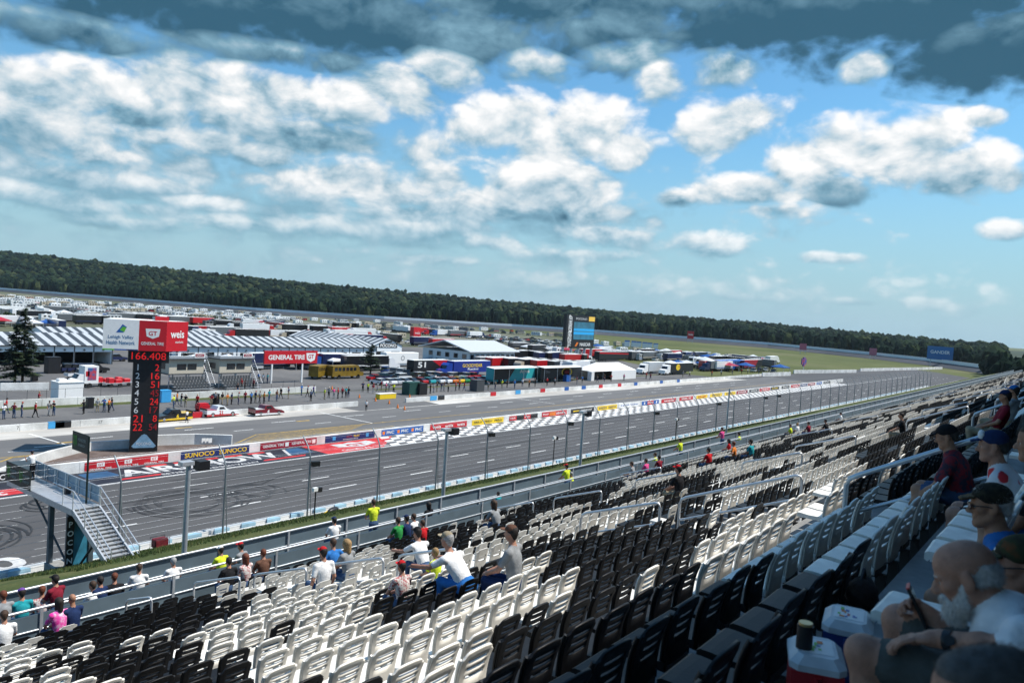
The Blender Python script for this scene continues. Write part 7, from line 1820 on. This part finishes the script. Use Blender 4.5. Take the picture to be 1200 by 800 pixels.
def bush(P, h, r, label, seed):
    rg = np.random.RandomState(seed); n = 420; t = thing('shrub_tree', label, 'tree', (P[0], P[1], 0), 0, 'small trees among the infield lots')
    MB().tube([(0, 0, -.1), (0, 0, h*.6)], .2, 6, r1=.08).build('trunk', MATS['bark'], t)
    d = rg.randn(n, 3); d /= np.linalg.norm(d, axis=1)[:, None]; p = d*(rg.rand(n, 1)**.4)*np.array([r, r, h*.42])*(1+.25*np.sin(d[:, :1]*5+seed))+np.array([0, 0, h*.58])
    a = rg.randn(n, 3); a /= np.linalg.norm(a, axis=1)[:, None]; b_ = np.cross(a, rg.randn(n, 3)); b_ /= np.linalg.norm(b_, axis=1)[:, None]; s = .55*rg.uniform(.6, 1.3, (n, 1))
    V = np.stack([p-a*s, p+b_*s*.6, p+a*s, p-b_*s*.6], 1).reshape(-1, 3); me = np_mesh('crown', V, [np.arange(n*4).reshape(n, 4)], [rg.randint(0, 3, n)], [M('leaf_a', (.028, .05, .018), .8, var=.2), M('leaf_b', (.045, .07, .022), .8, var=.2), M('leaf_c', (.02, .036, .015), .8, var=.2)]); obj('crown', me, t)
for i, (px, py, hp) in enumerate(((9, 373, 7), (20, 372, 6), (225, 377, 8), (236, 378, 8), (250, 379, 9), (262, 380, 8), (276, 380, 7), (520, 392, 7), (536, 394, 7), (548, 395, 6), (140, 374, 5), (160, 376, 5), (690, 428, 8))):
    P = G(px, py); bush(P, ztop(P, py-hp), 1.6+.35*(ztop(P, py-hp)), f'small round tree among the infield lots, {ORD[i]} from the left' if i not in (12,) else 'small dark tree just under the video board', 40+i)
# ================================================================ SPECTATORS NEXT TO THE CAMERA (upper rows, in the shade)
def XP(px, py, X):
    d = ray(px, py); return EYE+d*(X/d[0])
def tfp(prims, R_, t):
    out = []
    for p in prims:
        p = list(p)
        if p[0] == 'c': p[1] = R_ @ np.asarray(p[1], float)+t; p[2] = R_ @ np.asarray(p[2], float)+t
        else: p[1] = R_ @ np.asarray(p[1], float)+t; p[3] = R_ @ (p[3] if p[3] is not None else np.eye(3))
        out.append(tuple(p))
    return out
def head_prims(l=SKIN):
    p = [('e', (0, -.018, .046), (.077, .098, .086), None, l, .02), ('e', (0, .03, .046), (.066, .062, .068), None, l, .03), ('e', (0, .038, -.032), (.058, .056, .076), None, l, .03)]
    for s in (-1, 1):
        p += [('c', (s*.056, -.005, -.05), (s*.018, .066, -.103), .024, .024, l, .03), ('e', (s*.044, .054, -.012), (.024, .026, .021), None, l, .025), ('e', (s*.078, -.012, .0), (.011, .024, .036), rot(0, 0, s*.35), l, .008), ('e', (s*.079, -.004, -.026), (.010, .014, .014), None, l, .008), ('e', (s*.0125, .103, -.033), (.010, .013, .010), None, l, .008)]
        p += [('c', (s*.012, .090, .021), (s*.046, .078, .020), .010, .009, l, .015)]
    p += [('c', (0, .088, .012), (0, .116, -.026), .009, .0145, l, .012), ('c', (-.020, .086, -.058), (.020, .086, -.058), .0075, .0075, l, .008), ('c', (-.018, .084, -.070), (.018, .084, -.070), .008, .008, l, .008), ('e', (0, .072, -.104), (.022, .02, .018), None, l, .02)]
    cuts = [('e', (s*.033, .096, .004), (.019, .014, .0115), None, 0) for s in (-1, 1)]
    return p, cuts
def hand_prims(w, d, up, side, curl=0.6, l=SKIN, grip=0.0):
    """w wrist, d pointing direction, up = back of the hand, side = +1 thumb on the d x up side."""
    d = np.asarray(d, float); d = d/np.linalg.norm(d); up = np.asarray(up, float); up = up-d*(up @ d); up /= np.linalg.norm(up); r = np.cross(d, up)*side
    p = [('c', w, w+d*.03, .030, .030, l, .015), ('e', w+d*.055, (.040, .048, .018), np.stack([r, d, up], 1), l, .015)]
    for i, (o, L) in enumerate(((-.030, .062), (-.010, .078), (.011, .084), (.031, .074))):
        a = w+d*.092+r*o; ang = 0; q = a
        for k, f in enumerate((.45, .32, .23)):
            ang += curl*(.55 if k == 0 else .8); v = d*math.cos(ang)-up*math.sin(ang); e = q+v*L*f*1.15
            p.append(('c', q, e, .0105-.001*k, .0095-.001*k, l, .004)); q = e
    a = w+d*.03+r*.036; b = a+d*.035+r*.028-up*.012; c = b+d*.034+r*(-.004-.02*grip)-up*(.016+.02*grip)
    p += [('c', a, b, .015, .012, l, .01), ('c', b, c, .012, .009, l, .006)]
    return p
HAIRM = {n: M('strand_'+n, c, .7, var=.25, scale=60) for n, c in dict(white=(.60, .58, .55), grey=(.40, .385, .37), dark=(.05, .042, .036), brown=(.06, .035, .02), mixed=(.075, .07, .067)).items()}
def strands(V, Q, n, L, w, down, mat, name, parent, seed=1, out=0.5):
    rg = np.random.RandomState(seed); T = Q[rg.randint(0, len(Q), n)]; c = V[T].mean(1)
    nn = np.cross(V[T[:, 1]]-V[T[:, 0]], V[T[:, 2]]-V[T[:, 0]]); nn /= np.linalg.norm(nn, axis=1)[:, None]+1e-9
    d = nn*out+np.asarray(down)+rg.randn(n, 3)*.22; d /= np.linalg.norm(d, axis=1)[:, None]
    s = np.cross(d, rg.randn(n, 3)); s /= np.linalg.norm(s, axis=1)[:, None]+1e-9; l = L*rg.uniform(.5, 1.2, (n, 1))
    c = c+rg.randn(n, 3)*.003
    P = np.stack([c-s*w, c+s*w, c+d*l], 1).reshape(-1, 3)
    return obj(name, np_mesh(name, P, [np.arange(n*3).reshape(n, 3)], [np.zeros(n, int)], [mat]), parent)
EYEW = M('eye_white', (.6, .58, .55), .2, var=0); IRIS = M('iris_dark', (.03, .02, .015), .2, var=0)
CAMO = two_tone('camouflage_cloth', (.045, .05, .022), (.11, .085, .05), 14, .9, c3=(.02, .022, .012), lo=.38, hi=.6, detail=2); CAMO2 = two_tone('camouflage_orange', (.03, .022, .015), (.16, .055, .02), 12, .9, c3=(.045, .05, .022), lo=.36, hi=.66, detail=3)
def big_person(label, hc, O, pitch=.1, yaw=0.0, joints=None, shirt='white', trou='grey', skin=None, hair='grey', hstyle='short', cap=None, glasses=False, beard=False, arms=('lap', 'lap'), h=.0075, shoe='white'):
    hc = np.asarray(hc, float)-O; Rh = rot(-pitch, 0, yaw); Ry = rot(0, 0, yaw)
    J = dict(nb=hc+Ry @ np.array([0, -.062, -.165])); nb = J['nb']
    J['hip'] = nb+Ry @ np.array([0, -.17, -.47])
    if joints: J.update({k: (v if k.startswith('hand') else np.asarray(v, float)-O) for k, v in joints.items()})
    nb, hip = J['nb'], J['hip']; chest = nb+(hip-nb)*.36; mid = nb+(hip-nb)*.72
    ax = (nb-hip)/np.linalg.norm(nb-hip); lean = math.atan2(ax[1], ax[2])
    p = []
    def C_(a, b, ra, rb, l, k=.03): p.append(('c', a, b, ra, rb, l, k))
    p.append(('e', chest, (.185, .135, .19), rot(-lean), SHIRT, .06)); p.append(('e', mid+np.array([0, .03, 0]), (.175, .150, .17), rot(-lean), SHIRT, .06)); p.append(('e', hip, (.18, .15, .14), None, TROU, .05))
    C_(nb-np.array([0, 0, .03]), nb+(hc-nb)*.6, .066, .058, SKIN, .03)
    C_(nb-ax*.03-np.array([.03, 0, 0]), nb-ax*.03+np.array([.03, 0, 0]), .072, .072, SHIRT, .03)
    for i, s in enumerate((-1, 1)):
        sh = J.get('sh%d' % i, nb+np.array([s*.185, -.02, -.085])); C_(nb-ax*.05, sh, .075, .066, SHIRT, .04)
        el = J.get('el%d' % i, sh+np.array([s*.05, .10, -.26])); wr = J.get('wr%d' % i, el+np.array([-s*.06, .17, -.16]))
        m = sh+(el-sh)*.72; C_(sh, m, .068, .062, SHIRT, .03); C_(m, el, .047, .042, SKIN, .015); C_(el, el+(wr-el)*.4, .043, .045, SKIN, .02); C_(el+(wr-el)*.4, wr, .044, .029, SKIN, .02)
        hp = J.get('hand%d' % i, None)
        d, up, sd, cu = hp if hp else ((wr-el), np.array([0, 0, 1.0]), s, .5)
        if hp: d, up = np.asarray(d)+0, np.asarray(up)+0
        p += hand_prims(wr, d, up, -s if not hp else sd, cu)
        kn = J.get('kn%d' % i, hip+np.array([s*.14, .45, .03])); ft = J.get('ft%d' % i, kn+np.array([0, -.02, -.43]))
        hj = hip+np.array([s*.09, .02, 0]); cut = hj+(kn-hj)*.80
        C_(hj, cut, .105, .082, TROU, .04); C_(hj+(kn-hj)*.6, kn, .070, .060, SKIN, .02); C_(kn, kn+(ft-kn)*.35, .062, .060, SKIN, .03); C_(kn+(ft-kn)*.35, ft, .060, .038, SKIN, .02); C_(ft, ft+np.array([0, .15, -.03]), .045, .04, SHOE, .02)
    hp_, hcuts = head_prims(); p += tfp(hp_, Rh, hc)
    cuts = tfp(hcuts, Rh, hc)
    mats = [skin or SK_A, CL[shirt] if isinstance(shirt, str) else shirt, CL[trou] if isinstance(trou, str) else trou, CL[shoe]]
    me = sdf_obj('person', p, mats, h, False, .03, cuts)
    o = obj('person', me, None, O); tag(o, label, 'person')
    L2W = lambda q: Rh @ np.asarray(q, float)+hc
    for s in (-1, 1):
        e = MB(); e.ell(L2W((s*.033, .0745, .004)), (.0125,)*3, 0, 12, 8); e.ell(L2W((s*.033, .085, .004)), (.006, .004, .006), 1, 8, 5); e.build('eye', [EYEW, IRIS], o)
    if hstyle != 'none' and not (cap and hstyle == 'none'):
        if hstyle == 'bald': hp2 = [('e', (s*.0575, -.045, .012), (.0135, .050, .046), None, 0, .02) for s in (-1, 1)]+[('e', (0, -.092, .0), (.056, .024, .052), None, 0, .03), ('c', (.072, -.02, .02), (.073, .005, -.02), .010, .008, 0, .01), ('c', (-.072, -.02, .02), (-.073, .005, -.02), .010, .008, 0, .01)]
        else: hp2 = [('e', (0, -.024, .052), (.0795, .097, .084), None, 0, .02), ('e', (0, -.086, -.01), (.056, .028, .052), None, 0, .03), ('e', (0, .03, .088), (.055, .052, .034), None, 0, .03)]
        V, Q, L = sdf_mesh(tfp(hp2, Rh, hc), .006, .02); hm = np_mesh('hair', V, [Q], [L], [HAIRM[hair]], True); ho = obj('hair', hm, o)
        strands(V, Q, 6500 if hstyle != 'bald' else 4200, .015, .0006, Rh @ np.array([0, -.5, -.5]), HAIRM[hair], 'strands', ho, 3, .35)
    if beard:
        bp = [('c', (s*.068, .006, -.018), (s*.058, .034, -.075), .013, .020, 0, .02) for s in (-1, 1)]+[('c', (s*.056, .036, -.078), (0, .078, -.108), .025, .030, 0, .02) for s in (-1, 1)]+[('e', (0, .073, -.116), (.043, .034, .036), None, 0, .03), ('c', (-.026, .092, -.050), (.026, .092, -.050), .0095, .0095, 0, .01), ('c', (-.027, .090, -.052), (-.038, .07, -.09), .010, .014, 0, .015), ('c', (.027, .090, -.052), (.038, .07, -.09), .010, .014, 0, .015)]
        V, Q, L = sdf_mesh(tfp(bp, Rh, hc), .005, .02); bo = obj('beard', np_mesh('beard', V, [Q], [L], [HAIRM['white']], True), o)
        strands(V, Q, 5200, .022, .0007, Rh @ np.array([0, .15, -.8]), HAIRM['white'], 'strands', bo, 5, .45)
    if beard:
        eb = [('c', (s*.014, .0965, .026), (s*.046, .083, .027), .0050, .0038, 0, .004) for s in (-1, 1)]
        for q in eb:
            V, Q, L = sdf_mesh(tfp([q], Rh, hc), .003, .005); obj('eyebrow', np_mesh('eyebrow', V, [Q], [L], [HAIRM['grey']], True), o)
    if cap is not None:
        cp = [('e', (0, -.016, .062), (.089, .108, .082), None, 0, .02)]
        br = [('c', (-.055, .085, .060), (.055, .085, .060), .007, .007, 0, .012), ('c', (-.045, .125, .052), (.045, .125, .052), .007, .007, 0, .02), ('c', (-.03, .155, .044), (.03, .155, .044), .006, .006, 0, .02), ('c', (-.05, .105, .057), (.05, .105, .057), .007, .007, 0, .02), ('c', (-.038, .142, .048), (.038, .142, .048), .006, .006, 0, .02)]
        V, Q, L = sdf_mesh(tfp(cp, Rh, hc), .006, .02, tfp([('e', (0, -.01, -.06), (.2, .2, .092), None, 0)], Rh, hc)); co = obj('cap', np_mesh('cap', V, [Q], [L], [cap[0]], True), o)
        V, Q, L = sdf_mesh(tfp(br, Rh, hc), .0045, .02); obj('brim', np_mesh('brim', V, [Q], [L], [cap[1]], True), co)
        if len(cap) > 2:
            f = MB(); f.ell((0, 0, 0), (.06, .03, .045), 0, 12, 6); f.v = [tuple(L2W((x, y+.075, z+.095))) for x, y, z in f.v]; f.build('front_patch', cap[2], co)
    if glasses:
        g = MB()
        for s in (-1, 1):
            k = MB(); k.ell((0, 0, 0), (.024, .005, .018), 0, 12, 6); g.add([L2W((x+s*.034, y+.106, z+.004)) for x, y, z in k.v], k.f, 0, True)
            g.tube([L2W((s*.056, .100, .012)), L2W((s*.080, .03, .012)), L2W((s*.084, -.015, .004))], .003, 5, 1)
        g.tube([L2W((-.014, .108, .008)), L2W((.014, .108, .008))], .003, 5, 1); g.build('sunglasses', [M('lens_dark', (.05, .012, .008), .1, var=0, spec=.8), BLACK], o)
    return o
FZ1 = FLOOR(-1)
# the man with the white beard
O1 = np.array([3.25, .35, FZ1])
J1 = dict(nb=XP(1181, 722, 3.25), hip=XP(1214, 818, 3.25), sh0=XP(1204, 748, 3.04), sh1=XP(1176, 715, 3.46), el0=XP(1184, 764, 2.98), wr0=XP(1104, 748, 3.05), el1=XP(1138, 745, 3.50), wr1=XP(1099, 726, 3.38),
          kn0=XP(1012, 764, 3.08), kn1=XP(1054, 727, 3.45), ft0=XP(1030, 880, 3.1), ft1=XP(1058, 830, 3.45))
J1['hand0'] = ((-.1, 1, -.25), (0, .2, 1), 1, .45); J1['hand1'] = ((-.15, .85, .45), (.6, .3, .6), 1, 1.1)
man = big_person('bald man with a white beard in a white T-shirt looking at his phone', XP(1132, 676, 3.25), O1, .42, .06, J1, shirt='white', trou=M('shorts_grey', (.075, .08, .075), .9, var=.2, scale=12, bump=.3, bscale=40), hair='grey', hstyle='bald', beard=True, h=.0065)
w = np.asarray(XP(1108, 749, 3.04))-O1; e0 = np.asarray(XP(1184, 764, 2.98))-O1; d = (e0-w)/np.linalg.norm(e0-w)
b = MB(); b.tube([w+d*.0, w+d*.026], .036, 14, 0); b.tube([w+d*.013+np.array([-.038, -.004, .012]), w+d*.013+np.array([-.046, -.004, .016])], .018, 12, 0); b.build('wristwatch', BLACK, man)
ph = XP(1075, 710, 3.36); q = thing('smartphone', 'black smartphone with a red edge held by the bearded man', 'phone', ph); q.rotation_euler = (RAD(-28), 0, RAD(8))
MB().bbox(-.037, .037, -.006, .006, -.078, .078, .004).build('body', BLACK, q); MB().box(-.032, .032, -.0075, -.0062, -.066, .066).build('screen', GLASS, q); MB().box(-.038, .038, -.0065, .0065, .0785, .083).build('edge', RED, q)
BROWN_CAP = two_tone('cap_brown', (.05, .03, .015), (.16, .10, .045), 20, .85)
O2 = np.array([5.35, .3, FZ1]); big_person('man in a dark cap with a tan brim, sunglasses and a blue shirt', XP(1160, 593, 5.4), O2, .12, .25, shirt='blue', trou='khaki', skin=SK_B, hair='grey', cap=(two_tone('cap_dark_camo', (.012, .012, .01), (.035, .03, .018), 22, .9), BROWN_CAP), glasses=True, h=.0085)
O3 = np.array([4.25, .25, FZ1]); big_person('man in a camouflage cap with orange patches and dark glasses at the right edge', XP(1196, 662, 4.3), O3, .25, .35, shirt=CAMO, trou='khaki', skin=SK_A, hair='dark', cap=(CAMO2, CAMO), glasses=True, h=.0085)
O4 = np.array([1.75, .2, FZ1]); big_person('man with short greying hair at the bottom right corner', XP(1158, 838, 1.78), O4, .2, .45, shirt='navy', trou='denim', skin=SK_A, hair='mixed', h=.008)
JERSEY = two_tone('jersey_cloth', (.66, .66, .68), (.55, .03, .04), 5.5, .85, lo=.55, hi=.60, detail=2)
O5 = np.array([7.6, .5, FZ1]); big_person('man in a blue cap with white front and a white jersey with red marks', XP(1163, 523, 7.6), O5, .1, .15, shirt=JERSEY, trou='black', skin=SK_A, hair='dark', cap=(CL['navy'], CL['navy'], CL['white']), h=.011)
O6 = np.array([9.6, 1.3, FLOOR(0)]); big_person('dark haired person in a red plaid shirt and denim behind the near handrail', XP(1109, 512, 9.6), O6, .3, .1, shirt=PLAID, trou='denim', skin=SK_B, hair='dark', cap=(CL['black'], CL['black']), h=.012)
O7 = np.array([6.4, .3, FZ1]); big_person('person in blue jeans and a dark top at the right edge', XP(1212, 520, 6.5), O7, .1, .1, shirt='black', trou='blue', skin=SK_B, hair='brown', h=.011)
# coolers and bag in front of the bearded man
def cooler(px, py, col, label, rz):
    P = G(px, py-8, FZ1+.40); t = thing('drinks_cooler', label, 'cooler', (P[0], P[1], FZ1+.085), rz); MB().box(-.13, .13, -.1, .1, -.085, -.002).build('base', BLACK, t)
    b = MB(); b.prism([(-.125, 0), (.125, 0), (.15, .25), (-.15, .25)], -.11, .11, 0); b.build('body', col, t)
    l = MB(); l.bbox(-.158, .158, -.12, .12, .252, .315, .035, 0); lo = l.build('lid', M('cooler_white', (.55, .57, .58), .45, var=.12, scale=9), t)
    s = MB(); s.box(-.085, .085, -.07, .07, .3155, .317, 0); rg = random.Random(px)
    for i in range(12): x, y = rg.uniform(-.07, .05), rg.uniform(-.058, .04); s.box(x, x+rg.uniform(.01, .04), y, y+rg.uniform(.008, .025), .3175+i*.0002, .3178+i*.0002, rg.choice((1, 2, 3, 4)))
    s.build('sticker', [WHITE, RED, ORANGE, GREEN, BLUE], lo)
    h = MB(); h.tube([(-.165, 0, .24), (-.175, 0, .06), (-.15, -.13, .03), (.15, -.13, .03), (.175, 0, .06), (.165, 0, .24)], .016, 8); h.build('handle', col, t)
    return P
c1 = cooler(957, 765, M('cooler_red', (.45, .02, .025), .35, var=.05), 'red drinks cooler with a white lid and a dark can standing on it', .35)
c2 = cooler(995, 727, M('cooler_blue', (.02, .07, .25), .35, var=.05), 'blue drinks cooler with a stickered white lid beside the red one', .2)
t = thing('drinks_can', 'dark drinks can in a sleeve standing on the red cooler', 'can', (c1[0]-.06, c1[1]+.04, FZ1+.40)); MB().cyl((0, 0, 0), .036, .105, 16).build('sleeve', BLACK, t); MB().cyl((0, 0, .106), .031, .012, 16).build('rim', M('can_gold', (.55, .42, .2), .3, .8), t)
P = G(1010, 696, FZ1+.1); t = thing('backpack', 'dark brown bag on the floor behind the blue cooler', 'bag', (P[0], P[1], FZ1)); MB().ell((0, 0, .10), (.15, .10, .12), 0, 14, 8, -.7, .08).build('body', M('bag_brown', (.03, .018, .014), .8, var=.4, scale=8, bump=.5), t); MB().tube([(-.06, 0, .20), (0, 0, .27), (.06, 0, .20)], .012, 6).build('strap', BLACK, t)
